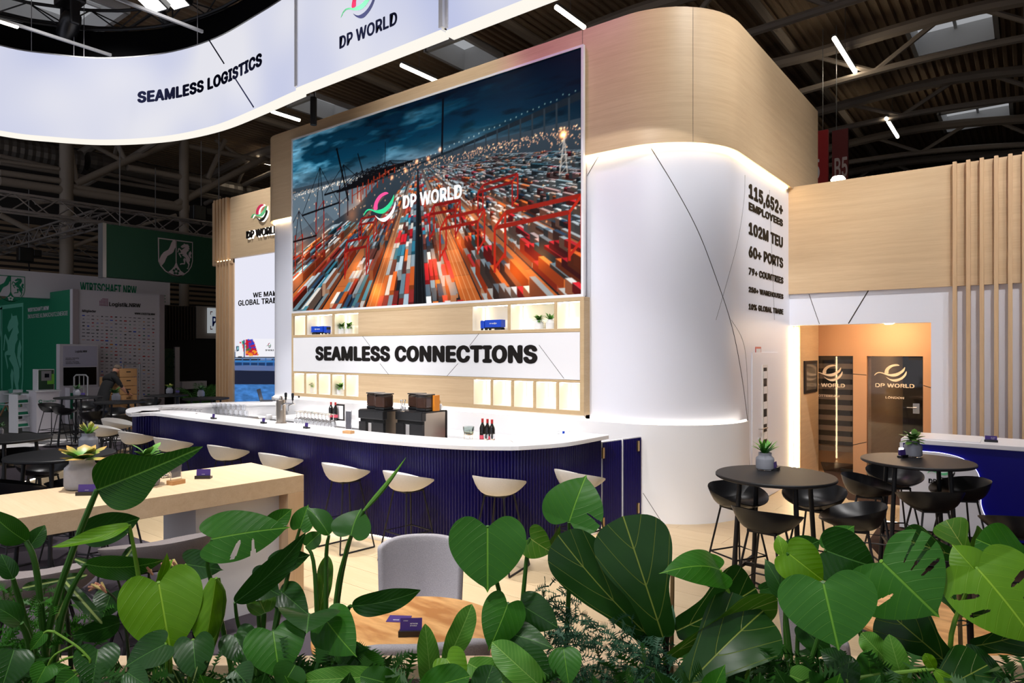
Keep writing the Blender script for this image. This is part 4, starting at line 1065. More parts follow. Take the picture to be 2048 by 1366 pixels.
for n_, (sx, sy, sz, w__, l_) in enumerate(skys):
    wn = thing('window_%d' % (n_ + 1), kind='structure', loc=(sx, sy, sz))
    hh = .55
    for a, b in (((sx - w__ / 2 - .06, sy - l_ / 2 - .06), (sx - w__ / 2 + .06, sy + l_ / 2 + .06)), ((sx + w__ / 2 - .06, sy - l_ / 2 - .06), (sx + w__ / 2 + .06, sy + l_ / 2 + .06)), ((sx - w__ / 2, sy - l_ / 2 - .06), (sx + w__ / 2, sy - l_ / 2 + .06)), ((sx - w__ / 2, sy + l_ / 2 - .06), (sx + w__ / 2, sy + l_ / 2 + .06))):
        MB().box((a[0], a[1], sz - .10), (b[0], b[1], sz + hh)).build('reveal', 'sky_frame', wn, True)
    MB().box((sx - w__ / 2, sy - l_ / 2, sz + hh), (sx + w__ / 2, sy + l_ / 2, sz + hh + .02)).build('pane', 'skylight_day', wn, True)
    MB().box((sx - .04, sy - l_ / 2, sz + hh - .08), (sx + .04, sy + l_ / 2, sz + hh)).build('glazing_bar', 'sky_frame', wn, True)
beams = []
for k, yb2 in enumerate((10.5, 15.5, 20.5, 25.5, 30.5, 35.5)):
    b = thing('roof_truss', ['nearest', 'second', 'third', 'fourth', 'fifth', 'sixth and farthest'][k] + ' arched tubular steel roof truss, counted from the booth', 'truss', loc=(-4, yb2, 10.5), group='tubular roof trusses')
    zz = lambda x: zroof(x) - .55 + .10 * math.sin(x * .7 + k)
    MB().tube([(x, yb2, zz(x)) for x in np.arange(-30, 20.1, 1.0)], .17, 8).build('upper_chord', 'tube_paint', b, True, smooth=True)
    zl2 = lambda x: zroof(x) - 1.5 - .25 * math.sin((x + 10) * .22 + k)
    MB().tube([(x, yb2 + .3, zl2(x)) for x in np.arange(-30, 20.1, 1.0)], .10, 8).build('lower_chord', 'tube_paint', b, True, smooth=True)
    for j, x in enumerate(np.arange(-29, 19, 4.0)):
        MB().tube([(x, yb2, zz(x)), (x + 1.6, yb2 + .3, zl2(x + 1.6))], .07, 6).build('web_tube', 'tube_paint', b, True)
        MB().tube([(x + 3.2, yb2, zz(x + 3.2)), (x + 1.6, yb2 + .3, zl2(x + 1.6))], .07, 6).build('web_tube', 'tube_paint', b, True)
for k, xb in enumerate((-22, -16.5, -11, -5.5, 0, 5.5, 11)):
    tag(MB().tube([(xb, -6, zroof(xb) - .35), (xb, 44, zroof(xb) - .35)], .13, 8).build('purlin', 'tube_paint', smooth=True), ['leftmost', 'second from the left', 'third from the left', 'fourth from the left', 'fifth from the left', 'sixth from the left', 'rightmost'][k] + ' straight steel purlin tube under the hall roof', 'purlin', 'roof purlins')
# tube lamps under the roof
LT = [((1112.9, 13.9), (1167.7, 55), 'between the ribbon sign and the tower top'), ((804, 129.7), (871, 162.5), 'above the middle of the big screen'), ((1668, 76.6), (1710.5, 143.8), 'right of the wooden tower'), ((1770, 237), (1797.5, 273.5), 'farther off right of the tower'), ((545.5, 222), (597, 241), 'under the ribbon sign left of the black post'), ((506, 319), (541, 328.5), 'left of the tower top')]
for (a, b, w__) in LT:
    z_ = 9.9; A_, B_ = Pz(*a, z_), Pz(*b, z_); xm = (A_.x + B_.x) / 2
    t = thing('tube_light', 'lit tube lamp under the hall roof, ' + w__, 'light', loc=(xm, A_.y, z_), group='roof tube lamps')
    MB().tube([(xm, A_.y, z_), (xm, B_.y, z_)], .055, 10).build('tube', 'lamp_warm', t, True)
    MB().box((xm - .05, A_.y, z_ + .03), (xm + .05, B_.y, z_ + .10)).build('housing', 'alu', t, True)
    MB().tube([(xm, (A_.y + B_.y) / 2, z_ + .1), (xm, (A_.y + B_.y) / 2, zroof(xm))], .008, 4).build('wire', 'alu', t, True)
# side hall: steel frame in the plane x = -25, cladding behind
XH = -25.0
hw = thing('wall_hall', kind='structure')
MB().box((-31, -10, 0), (-30.8, 46, 11)).build('cladding', 'hall_wall', hw)
MB().box((-31, 45.8, 0), (22, 46, 11.5)).build('cladding', 'hall_wall', hw)
MB().box((21.8, -10, 0), (22, 46, 11.5)).build('cladding', 'hall_wall', hw)
for k in range(14):
    MB().box((-30.8, -10, 4.0 + k * .22), (-30.74, 46, 4.12 + k * .22)).build('cladding_rib', 'roof_metal', hw)
fr = thing('steel_frame', 'tall tubular steel frame of the dark hall, behind the green banner', 'steelwork', loc=(XH, 8, 0))
def HX(px, py, x=XH): return Px(px, py, x)
cols_ = [(133, .20), (368, .17)]
for px, r in cols_:
    p = HX(px, 500); MB().tube([(XH, p.y, 0), (XH, p.y, 12)], r, 14).build('column', 'tube_paint', fr, True, smooth=True)
for a, b, r in (((0, 362), (560, 445), .22), ((0, 345), (120, 362), .16), ((140, 372), (350, 408), .15), ((150, 368), (252, 322), .2), ((252, 322), (400, 262), .2), ((245, 322), (175, 285), .12), ((250, 322), (232, 280), .14), ((350, 410), (560, 300), .22), ((255, 335), (420, 365), .18), ((375, 292), (540, 325), .16), ((415, 358), (450, 280), .15), ((0, 430), (80, 470), .14), ((140, 495), (210, 470), .12), ((128, 400), (70, 405), .12), ((352, 430), (268, 455), .10), ((152, 362), (140, 290), .14), ((490, 320), (430, 280), .10), ((0, 322), (118, 338), .10)):
    MB().tube([HX(*a), HX(*b)], r * .62, 10).build('tube', 'tube_paint', fr, True, smooth=True)
for a, b, r, n_, w__ in (((0, 297), (160, 325), .42, 'duct', 'upper left'), ((290, 350), (560, 400), .36, 'duct', 'middle, left of the tower')):
    A_, B_ = HX(*a, XH - 2), HX(*b, XH - 2); A_ = Vector((A_.x, A_.y - 2, B_.z)); n2 = 40
    rs_ = [r * (1 if j % 2 else .94) for j in range(n2)]
    tag(MB().tube([A_.lerp(B_, j / (n2 - 1)) for j in range(n2)], r, 14, rs=rs_).build('air_duct', 'duct'), 'ribbed metal air duct in the dark hall, ' + w__, 'duct', 'air ducts')
for k, (a, b) in enumerate((((0, 312), (120, 338)), ((0, 326), (440, 398)), ((200, 345), (440, 395)))):
    tag(MB().tube([HX(*a, XH - 1), HX(*b, XH - 1)], .07, 8).build('service_pipe', 'tube_paint'), ['short upper', 'long middle', 'lower'][k] + ' grey service pipe running along the hall frame', 'pipe', 'service pipes')
def box_truss(name, label, A_, B_, s, rad, m, group=None, step=.5):
    t = thing(name, label, 'truss', loc=A_, group=group); d = (B_ - A_); L_ = d.length; d.normalize(); up = Vector((0, 0, 1)); sd = d.cross(up).normalized()
    offs = [sd * s / 2 + up * s / 2, -sd * s / 2 + up * s / 2, -sd * s / 2 - up * s / 2, sd * s / 2 - up * s / 2]
    for o_ in offs: MB().tube([A_ + o_, B_ + o_], rad, 6).build('chord', m, t, True)
    n_ = int(L_ / step)
    for i in range(n_):
        p, q = A_ + d * (i * step), A_ + d * ((i + 1) * step)
        for j in range(4):
            o1, o2 = offs[j], offs[(j + 1) % 4]
            if i % 2: o1, o2 = o2, o1
            if j in (0, 3) or True: MB().tube([p + o1, q + o2], rad * .5, 4).build('brace', m, t, True)
    return t
XT = -20.0
box_truss('box_truss', 'long aluminium box truss running above the green banner', HX(-30, 398, XT), HX(480, 470, XT), .42, .035, 'truss_alu', 'box trusses')
A_ = HX(200, 437, XT); B_ = Px(0, 482, -14.5)
box_truss('box_truss', 'aluminium box truss running away to the left from the banner corner', A_, Vector((A_.x - 9.0, A_.y, A_.z)), .36, .03, 'truss_alu', 'box trusses')
box_truss('box_truss', 'farther aluminium box truss behind the banner, lower in view', HX(-30, 478, -27), HX(215, 512, -27), .45, .035, 'truss_alu', 'box trusses', .8)
def hoist(px, py, x, label):
    p = HX(px, py, x); t = thing('chain_hoist', label, 'hoist', loc=p, group='chain hoists')
    MB().box(p + Vector((-.14, -.2, -.25)), p + Vector((.14, .2, .2))).build('motor', 'black_plastic', t, True, bev=.03); MB().box(p + Vector((-.12, .2, -.05)), p + Vector((.12, .42, .16))).build('gear_case', 'black_plastic', t, True, bev=.02)
    MB().tube([p + Vector((0, .1, .2)), p + Vector((0, .1, 2.2))], .012, 5).build('chain', 'alu', t, True); MB().tube([p + Vector((0, .1, -.25)), p + Vector((.02, .12, -.6)), p + Vector((0, .1, -.9))], .02, 6).build('sling', 'black_rubber', t, True)
hoist(396, 425, XT, 'black chain hoist above the green banner, left of the timber column'); hoist(50, 508, XT - 5, 'small black chain hoist at the far left below the truss')
# red aisle signs on the right
for (xa, xb, yt, yb2, m, s_, w__) in ((1637, 1656, 262, 366, 'red_sign', '5', 'brighter red hanging sign just right of the wooden tower'), (1664, 1696, 262, 366, 'red_sign_dark', 'B5', 'dark red hanging aisle sign marked B5, right of the wooden tower')):
    yy = 20.0; a, b = Py(xa, yt, yy), Py(xb, yb2, yy)
    t = thing('aisle_sign', w__, 'sign', loc=(a.x, yy, b.z - 1)); MB().box((a.x - (.8 if xa < 1650 else 0), yy, b.z - 1.2), (b.x, yy + .1, a.z)).build('sign_board', m, t, True)
    l = Py(xa + 5, 357, yy); r_ = Py(xb - 1, 357, yy); text(s_, 'nrw_white' if xa < 1650 else 'banner_grey', t, (l.x - (.2 if xa < 1650 else 0), yy - .004, l.z), (1, 0, 0), r_.x - l.x, .55, bold=.02, depth_=.003)
    MB().tube([(a.x + .1, yy + .05, a.z), (a.x + .1, yy + .05, 11)], .01, 4).build('wire', 'alu', t, True)
q = Py(1676, 359, 18); t = tag(MB().lathe([(0, .09), (.12, .07), (.17, .0), (.12, -.07), (0, -.09)], 14, (q.x, q.y, q.z)).build('globe_lamp', 'lamp_warm', smooth=True), 'round glowing lamp peeping over the right timber band', 'lamp')
# ================================================================ bar stools (one of each kind, then copies)
def make_stool(label, shell_m, leg_m='black_metal', sc=1.0, pad=False):
    t = thing('bar_stool', label, 'stool', group='bar stools')
    nT, nS = 30, 8
    def surf(off):
        rows = []
        for i in range(nS + 1):
            s = .04 + .96 * i / nS; row = []
            for j in range(nT):
                a = 2 * math.pi * j / nT; bk = (1 - math.sin(a)) / 2            # 1 at the back (-Y), 0 at the front
                R_ = .235 + .015 * abs(math.cos(a)); zr = .752 + .128 * bk ** .9 + .015 * abs(math.cos(a))
                pw_s = 2.2 + 2.2 * bk; r = s ** (1 - .25 * bk) * R_; z = .70 + (zr - .70) * s ** pw_s
                row.append((r * math.cos(a) * 1.04, r * math.sin(a), z + off * (1.0 - .35 * s)))
            rows.append(row)
        return rows
    lo, hi = surf(0), surf(.022 if pad else .012)
    mb = MB().grid(lo, True); mb.grid(hi, True); k = nT
    n1 = (nS) * nT; n2 = (nS + 1) * nT + nS * nT
    for j in range(nT): mb.f.append((n1 + j, n1 + (j + 1) % nT, n2 + (j + 1) % nT, n2 + j))
    mb.f.append(tuple(reversed(range(nT)))); b0 = (nS + 1) * nT; mb.f.append(tuple(range(b0, b0 + nT)))
    mb.build('shell', shell_m, t, smooth=True, fix=True)
    MB().box((-.11, -.11, .690), (.11, .11, .712)).build('seat_plate', leg_m, t, bev=.004)
    for sx in (-1, 1):
        for sy in (-1, 1): MB().tube([(sx * .10, sy * .10, .70), (sx * .215, sy * .205, .01)], .0085, 6).build('leg', leg_m, t, smooth=True)
        MB().tube([(sx * .215, -.205, .009), (sx * .215, .205, .009)], .0085, 6).build('runner', leg_m, t)
    k_ = 1 - .30 / .70; f = lambda s_, ax: s_ * (.10 + (ax - .10) * k_ * 1.0)
    c = [(f(1, .215), f(1, .205)), (f(-1, .215), f(1, .205)), (f(-1, .215), f(-1, .205)), (f(1, .215), f(-1, .205))]
    MB().tube([(p[0], p[1], .30) for p in c + c[:1]], .0075, 6).build('footrest', leg_m, t)
    t.scale = (sc, sc, sc if sc == 1 else 1.0)
    KIDS[t.name] = kids(t)
    return t
st_light = make_stool('x', 'felt_light', pad=True)
BS = [((1134, 954), 78, 'pale felt bar stool at the gate end of the blue bar, rightmost of its row'), ((993, 967), 100, 'pale felt bar stool at the bar corner, second from the gate'), ((820, 960), 84, 'pale felt bar stool third from the gate, left of the bar corner'),
      ((695, 943), 84, 'pale felt bar stool fourth from the gate along the blue bar'), ((565, 921), 88, 'pale felt bar stool fifth from the gate, behind the end of the oak table'), ((460, 904), 90, 'pale felt bar stool sixth from the gate, over the purple card holder'),
      ((350, 888), 90, 'pale felt bar stool seventh from the gate, behind the big pointed leaf'), ((277, 875), 88, 'pale felt bar stool eighth from the gate, right of the succulent pot'), ((222, 862), 75, 'pale felt bar stool just left of the round bar end'), ((250, 850), 50, 'pale felt bar stool farthest away, under the round end of the bar top')]
for i, (p, rz, lab) in enumerate(BS):
    q = Pz(*p, .79); o = st_light if i == 0 else copy_tree(st_light)
    off = {0: .16, 1: .05, 8: -.15, 9: -.25}.get(i, 0)
    o.location = (q.x + off, q.y - .02, 0.0); o.rotation_euler = (0, 0, math.radians(rz - 90)); o['label'] = lab; o['group'] = 'pale stools along the bar'
st_black = make_stool('x', 'black_plastic')
T = {}
def face(p, c): return math.atan2(c[1] - p[1], c[0] - p[0]) - math.pi / 2
TAB = {'rt1': (1550, 949), 'rt2': (1834, 920), 'lt_a': (157, 794), 'lt_b': (240, 803), 'lt_c': (333, 790), 'lt_d': (412, 796), 'lt_e': (122, 908), 'lt_f': (8, 876)}
TL = {'rt1': 'black round high table with one potted succulent, before the tower door', 'rt2': 'black round high table with a pot and candle, before the reception desk', 'lt_a': 'black round high table before the white kiosk at left', 'lt_b': 'black round high table beside the cardboard boxes, touching the bar end in view',
      'lt_c': 'black round high table behind the bar, left of the palm', 'lt_d': 'black round high table behind the bar, under the palm', 'lt_e': 'black round high table behind the left part of the oak table', 'lt_f': 'black round high table cut by the left edge of the photo'}
def make_table():
    t = thing('high_table', 'x', 'table', group='black high tables')
    MB().lathe([(0, 1.022), (.45, 1.022), (.462, 1.03), (.462, 1.044), (.456, 1.05), (0, 1.05)], 44).build('table_top', 'black_metal', t, smooth=True)
    for a in (45, 135, 225, 315):
        c_, s_ = math.cos(math.radians(a)), math.sin(math.radians(a)); MB().tube([(c_ * .30, s_ * .30, 1.02), (c_ * .37, s_ * .37, 0)], .019, 10).build('leg', 'black_metal', t, smooth=True)
    r = .35 * .7071
    for sx in (-1, 1): MB().box((sx * r - .012, -r, .27), (sx * r + .012, r, .30)).build('cross_bar', 'black_metal', t)
    MB().box((-r, -.012, .27), (r, .012, .30)).build('cross_bar', 'black_metal', t)
    KIDS[t.name] = kids(t); return t
tb = make_table()
for i, (k, p) in enumerate(TAB.items()):
    q = Pz(*p, 1.05); o = tb if i == 0 else copy_tree(tb); o.location = (q.x, q.y, 0); o.rotation_euler = (0, 0, .3 * i); o['label'] = TL[k]; T[k] = (q.x, q.y)
SB = [((1476, 993), 'rt1', 'black shell stool left of the front round table, nearest the white tower'), ((1628, 996), 'rt1', 'black shell stool behind the front round table, on its right'), ((1534, 1036), 'rt1', 'black shell stool on the near left of the front round table'), ((1705, 1032), 'rt1', 'black shell stool on the near right of the front round table'),
      ((1789, 955), 'rt2', 'black shell stool behind the table with the candle'), ((1738, 972), 'rt2', 'black shell stool left of the table with the candle'), ((1859, 997), 'rt2', 'black shell stool on the near side of the table with the candle'), ((1919, 978), 'rt2', 'black shell stool right of the table with the candle, before the desk'),
      ((2040, 1046), None, 'black shell stool cut by the right edge, before the blue desk'),
      ((103, 815), 'lt_a', 'black shell stool left of the kiosk table, nearest the green counter'), ((129, 820), 'lt_a', 'black shell stool on the near left of the kiosk table'), ((171, 812), 'lt_a', 'black shell stool behind the kiosk table, below the person'), ((187, 831), 'lt_a', 'black shell stool on the near right of the kiosk table, above the succulent'),
      ((227, 826), 'lt_b', 'black shell stool left of the table by the cardboard boxes'), ((256, 838), 'lt_b', 'black shell stool nearest the rounded bar end'), ((299, 806), 'lt_b', 'black shell stool right of the table by the cardboard boxes'),
      ((30, 916), 'lt_e', 'black shell stool far side of the table behind the oak table, at left'), ((86, 934), 'lt_e', 'black shell stool tucked under the table behind the oak table'), ((38, 976), 'lt_e', 'black shell stool at the left edge behind the oak table top'), ((150, 962), 'lt_e', 'black shell stool hidden behind the succulent on the oak table')]
for i, (p, k, lab) in enumerate(SB):
    q = Pz(*p, .79); o = st_black if i == 0 else copy_tree(st_black)
    o.location = (q.x, q.y, 0); c = T[k] if k else (-.4, 6.6); o.rotation_euler = (0, 0, face((q.x, q.y), c) + .25 * math.sin(i * 2.3)); o['label'] = lab; o['group'] = 'black shell stools'
st_grey = make_stool('dark grey felt stool with its back to us before the oak table, middle', 'felt_dark', sc=1.28, pad=True); st_grey['group'] = 'grey felt stools at the oak table'
q = Pz(318, 1096, .80); st_grey.location = (q.x, q.y, 0); st_grey.rotation_euler = (0, 0, math.radians(75))
o = copy_tree(st_grey); q = Pz(70, 1158, .80); o.location = (q.x, q.y, 0); o.rotation_euler = (0, 0, math.radians(68)); o['label'] = 'dark grey felt stool with its back to us at the left edge, behind the stalks'
o = copy_tree(st_black); q = Pz(300, 1010, .30); o.location = (-6.25, 2.5, 0); o.rotation_euler = (0, 0, math.radians(-95)); o['label'] = 'black shell stool beyond the oak table, legs seen under its top'; o['group'] = 'black shell stools'

# ================================================================ long oak table
c0 = Vector((-4.65, 3.27, 0)); dv = Vector((-4.80, 1.29, 0)) - c0; ang = math.atan2(dv.y, dv.x)        # local +x runs along the table away from the bar
lt = thing('long_table', 'long high oak table with mitred end and white pedestal, before the bar', 'table', loc=c0, rz=ang)
W_ = -.88                                                             # local y: towards the far long side is negative
MB().box((0, W_, .915), (4.0, 0, 1.05)).build('table_top', 'oak_table', lt, bev=.003)
MB().box((0, W_, 0), (.14, 0, .915)).build('end_panel', 'oak_vertical', lt, bev=.003)
MB().box((3.86, W_, 0), (4.0, 0, .915)).build('end_panel', 'oak_vertical', lt, bev=.003)
MB().box((.14, W_ + .14, 0), (.80, -.14, .915)).build('pedestal', 'white_matt', lt)
MB().tube([(0.001, .0012, .9152), (.141, .0012, 1.049)], .0012, 4).build('mitre_joint', 'groove', lt) if False else None
def on_table(px, py): return Pz(px, py, 1.05)

# ================================================================ round lounge tables and chairs
def round_table(px, py, dia, label):
    q = Pz(px, py, .74); t = thing('lounge_table', label, 'table', loc=(q.x, q.y, 0), group='round oak lounge tables')
    r = dia / 2; MB().lathe([(0, .712), (r - .012, .712), (r, .722), (r, .734), (r - .006, .74), (0, .74)], 56).build('table_top', 'oak_round', t, smooth=True)
    MB().lathe([(.03, .71), (.03, .03)], 16).build('column', 'black_metal', t, smooth=True); MB().lathe([(0, .0), (.24, .0), (.24, .012), (.05, .03), (0, .03)], 32).build('foot_plate', 'black_metal', t, smooth=True)
    return q
RT1 = round_table(822, 1262, .90, 'round oak lounge table with two purple cards, behind the ferns')
RT2 = round_table(1868, 1232, .84, 'round oak lounge table behind the split leaves at right')
def chair(px, py, dep, rz, label, m='felt_grey'):
    q = Pd(px, py, dep); t = thing('lounge_chair', label, 'chair', loc=(q.x, q.y, 0), rz=rz, group='grey lounge chairs')
    rows = []
    for i in range(10):                                               # wrap-around back, front = +Y
        u = i / 9; z = .40 + .45 * u; row = []
        for j in range(21):
            v = -1 + 2 * j / 20; a = v * 1.15; w_ = .25 + .02 * u; dr = max(0, u - .8) * (abs(v) ** 3) * .25
            row.append((w_ * math.sin(a) / math.sin(1.15), -.21 - .05 * u + .20 * (1 - math.cos(a)), z - dr))
        rows.append(row)
    mb = MB().grid(rows); o = mb.build('backrest', m, t, smooth=True); s = o.modifiers.new('thick', 'SOLIDIFY'); s.thickness = .045; s.offset = 0; b = o.modifiers.new('round', 'BEVEL'); b.width = .018; b.segments = 3; b.limit_method = 'ANGLE'
    pts = [(.25 * math.cos(a) * (1 if math.sin(a) < 0 else 1.0), .23 * math.sin(a)) for a in [2 * math.pi * k / 28 for k in range(28)]]
    pts = [(x * (1 + .12 * abs(math.sin(2 * math.atan2(y, x)))), y * (1 + .12 * abs(math.sin(2 * math.atan2(y, x))))) for x, y in pts]
    MB().prism(pts, .39, .46).build('seat', m, t, bev=.025, seg=3)
    for sx in (-1, 1):
        for sy in (-1, 1): MB().tube([(sx * .17, sy * .15, .40), (sx * .23, sy * .22, 0)], .012, 8).build('leg', 'black_metal', t, smooth=True)
    return t
fwd = math.atan2(CAMF.y, CAMF.x) - math.pi / 2
chair(838, 1150, 4.15, fwd + math.pi + .05, 'light grey woven lounge chair facing us behind the round oak table')
chair(850, 1340, 3.0, fwd + .15, 'light grey woven lounge chair on the near side of the round oak table, mostly hidden')
chair(1690, 1290, 3.15, fwd - 1.5, 'light grey speckled lounge chair left of the right lounge table, seen through leaves')

# ================================================================ reception desk
dx0 = Pz(1802, 1056).x; dy = Pz(1802, 1056).y; dz = 1.04
dk = thing('reception_desk', 'reception desk with blue front and white curved panel with glowing edge, at right', 'desk', loc=(dx0, dy, 0))
MB().box((dx0 + .02, dy, .02), (2.4, dy + .7, dz - .05)).build('desk_front', 'desk_blue', dk, True)
MB().box((dx0, dy - .02, dz - .05), (2.4, dy + .75, dz)).build('desk_top', 'counter_white', dk, True, bev=.005)
MB().box((dx0 + .02, dy + .02, dz), (dx0 + .75, dy + .68, dz + .012)).build('raised_leaf', 'counter_white', dk, True)
cv_ = [(1802, 897), (1845, 903), (1885, 907), (1925, 918), (1950, 938), (1960, 962), (1961, 990), (1962, 1012), (1972, 1036), (1990, 1056), (2016, 1076)]
yw_ = dy - .035; cp = [Py(x, y, yw_) for x, y in cat_rom(cv_, 5)]
lpz = [(p.x, p.z) for p in cp] + [(cp[-1].x + .06, .02), (dx0 - .012, .02)]
poly_mesh('curved_panel', [[(x, z) for x, z in lpz]], Matrix(((1, 0, 0, 0), (0, 0, -1, yw_ + .03), (0, 1, 0, 0), (0, 0, 0, 1))), 'white_gloss', dk, .03)
MB().tube([(p.x - .004, yw_ + .032, p.z - .006) for p in cp], .010, 6).build('edge_light', 'led_blue', dk, True)
MB().box((dx0 - .012, dy - .005, .02), (dx0 + .02, dy + .7, dz - .05)).build('side_panel', 'white_gloss', dk, True)
e = Py(1891, 945, yw_ - .002); emblem(dk, e, (1, 0, 0), .17, ['logo_red', 'logo_green', 'logo_black'], depth_=.003)
l, r_ = Py(1857, 966, yw_ - .002), Py(1926, 972, yw_ - .002); text('DP WORLD', 'dark_letter', dk, l, (1, 0, 0), r_.x - l.x, .052, bold=.03, depth_=.003)
# ================================================================ pots with plants
LEAFM = {}
def leaf_small(name, c1, c2, rough=.4):
    m, nt, b = nodes(name); L = nt.links
    uv = nt.nodes.new('ShaderNodeUVMap'); sp = nt.nodes.new('ShaderNodeSeparateXYZ'); L.new(uv.outputs[0], sp.inputs[0])
    r = nt.nodes.new('ShaderNodeValToRGB'); r.color_ramp.elements[0].color = (*c1, 1); r.color_ramp.elements[1].color = (*c2, 1); r.color_ramp.elements[0].position = .45
    L.new(sp.outputs['X'], r.inputs['Fac']); L.new(r.outputs['Color'], b.inputs['Base Color']); b.inputs['Roughness'].default_value = rough
    return name
leaf_small('leaf_jade', S(50, 120, 30), S(110, 180, 60)); leaf_small('leaf_rosette', S(96, 150, 60), S(214, 160, 90)); leaf_small('leaf_redtip', S(120, 180, 70), S(226, 200, 110)); leaf_small('leaf_herb', S(70, 120, 40), S(120, 170, 80)); leaf_small('leaf_dim', S(50, 96, 50), S(90, 140, 70))
def paddle(L_, w_, curl=.2, n=5, k=4, tip=.7, base=.35):
    vs, fs, uv = [], [], []
    for i in range(n + 1):
        u = i / n; ww = w_ / 2 * (base + (1 - base) * math.sin(min(1, u / tip) * math.pi / 2)) * (1 if u < tip else math.sqrt(max(0, 1 - ((u - tip) / (1 - tip)) ** 2)))
        for j in range(k + 1):
            v = -1 + 2 * j / k; vs.append((v * ww, -curl * L_ * u * u * .0 + .18 * ww * v * v, L_ * u)); uv.append((u, v * .5 + .5))
    for i in range(n):
        for j in range(k): a = i * (k + 1) + j; fs.append((a, a + 1, a + k + 2, a + k + 1))
    # bend backwards
    vs = [(x, y + curl * (z / L_) ** 2 * L_, z * (1 - .25 * abs(curl) * (z / L_))) for x, y, z in vs]
    return vs, fs, uv
def leaf_obj(name, mesh_data, mtx, m, parent):
    vs, fs, uv = mesh_data; me = bpy.data.meshes.new(name); me.from_pydata(vs, [], fs)
    ul = me.uv_layers.new(name='UVMap')
    idx = np.empty(len(me.loops), np.int32); me.loops.foreach_get('vertex_index', idx); ul.data.foreach_set('uv', np.array(uv, np.float32)[idx].ravel())
    me.transform(mtx); o = link(name, me, m, parent, smooth=True); return o
def sprig(n, L_, w_, spread, rng, curl=.2, z0=0, tip=.7, lift=0.0):
    out = []
    for i in range(n):
        a = i * 2.4 + rng.random() * .5; t = spread * (.25 + .75 * (i / max(1, n - 1))) + rng.gauss(0, .06); s = .75 + .4 * rng.random()
        mt = Matrix.Translation((.012 * math.cos(a), .012 * math.sin(a), z0 + lift * (1 - i / n))) @ Matrix.Rotation(a, 4, 'Z') @ Matrix.Rotation(-t, 4, 'X')
        out.append((paddle(L_ * s, w_ * s, curl, tip=tip), mt))
    return out
def pot(q, r, hgt, kind, label, pot_m='concrete', near=False, seed=1, group='potted succulents'):
    rng = random.Random(seed)
    t = thing('potted_plant', label, 'plant', loc=q, group=group)
    prof = [(0, .006), (r * .86, .006), (r * .97, hgt * .08), (r, hgt * .16), (r, hgt * .62), (r * .97, hgt * .70), (r * .72, hgt * .82), (r * .70, hgt * .86), (r * .72, hgt), (r * .62, hgt), (r * .62, hgt * .9), (0, hgt * .9)]
    if pot_m == 'concrete':
        MB().lathe([(0, 0), (r * .8, 0), (r * .82, .006), (r * .8, .012), (0, .012)], 24).build('glass_base', 'glass', t, smooth=True)
    MB().lathe(prof, 26).build('pot', pot_m, t, smooth=True)
    MB().lathe([(0, hgt * .92), (r * .62, hgt * .92)], 18).build('soil', 'soil', t)
    if kind == 'rosette': lv = sprig(13, r * 1.55, r * .95, 1.15, rng, .35, hgt * .9, .72); m = 'leaf_rosette'
    elif kind == 'redtip': lv = sprig(12, r * 1.7, r * .55, .85, rng, .2, hgt * .9, .75); m = 'leaf_redtip'
    elif kind == 'jade': lv = sprig(34, r * 1.9, r * .26, .85, rng, .25, hgt * .9, .7); m = 'leaf_jade'
    elif kind == 'leafy': lv = sprig(26, r * 1.5, r * .7, 1.35, rng, .5, hgt * .9, .5, r * .5); m = 'leaf_herb'
    else: lv = sprig(14, r * 1.7, r * .6, 1.1, rng, .35, hgt * .9, .55, r * .4); m = 'leaf_dim'
    if near:
        for d_, mt in lv: leaf_obj('leaf', d_, mt, m, t)
    else:
        V_, F_, U_ = [], [], []
        for (vs, fs, uv), mt in lv:
            n = len(V_); V_ += [tuple(mt @ Vector(v)) for v in vs]; F_ += [tuple(i + n for i in f) for f in fs]; U_ += uv
        leaf_obj('foliage', (V_, F_, U_), Matrix.Identity(4), m, t)['kind'] = 'stuff'
    return t
def rpx(q, px): return px * depth(q) / F
q = Pz(1530, 939, 1.05); pot(q, rpx(q, 17.5), rpx(q, 34), 'jade', 'grey pot of spiky green succulent on the front round table', near=True, seed=2)
q = Pz(1826, 913, 1.05); pot(q, rpx(q, 16.5), rpx(q, 32), 'leafy', 'grey pot of leafy green succulent on the table before the desk', near=True, seed=3)
q = Pz(164, 977, 1.05); pot(q, rpx(q, 31), rpx(q, 62), 'rosette', 'grey pot with round red-edged succulent leaves on the oak table', near=True, seed=4)
q = Pz(294, 971, 1.05); pot(q, rpx(q, 23.5), rpx(q, 50), 'leafy', 'grey pot with small green leaves on the oak table, by the cut-glass tumbler', near=True, seed=5)
q = Pz(177, 902, 1.05); pot(q, rpx(q, 17), rpx(q, 36), 'redtip', 'grey pot with upright red-tipped succulent, behind the oak table', near=True, seed=6)
for px, py, k_, lab, w_ in ((154, 791, 'dim', 'small pale pot on the kiosk table at left', 6.8), (232, 801, 'dim', 'small pale pot on the table by the cardboard boxes', 7.8), (339, 787, 'redtip', 'small grey pot of agave-like leaves on the table left of the palm', 6.3), (402, 793, 'dim', 'small grey pot with green leaves on the table under the palm', 6.8), (-1, 868, 'dim', 'grey pot cut by the left edge of the photo', 7)):
    q = Pz(px, py, 1.05); pot(q, rpx(q, w_), rpx(q, w_ * 1.95), k_, lab, seed=px + 9, group='pots on the far tables')
mat('white_pot', S(226, 226, 228), .5)
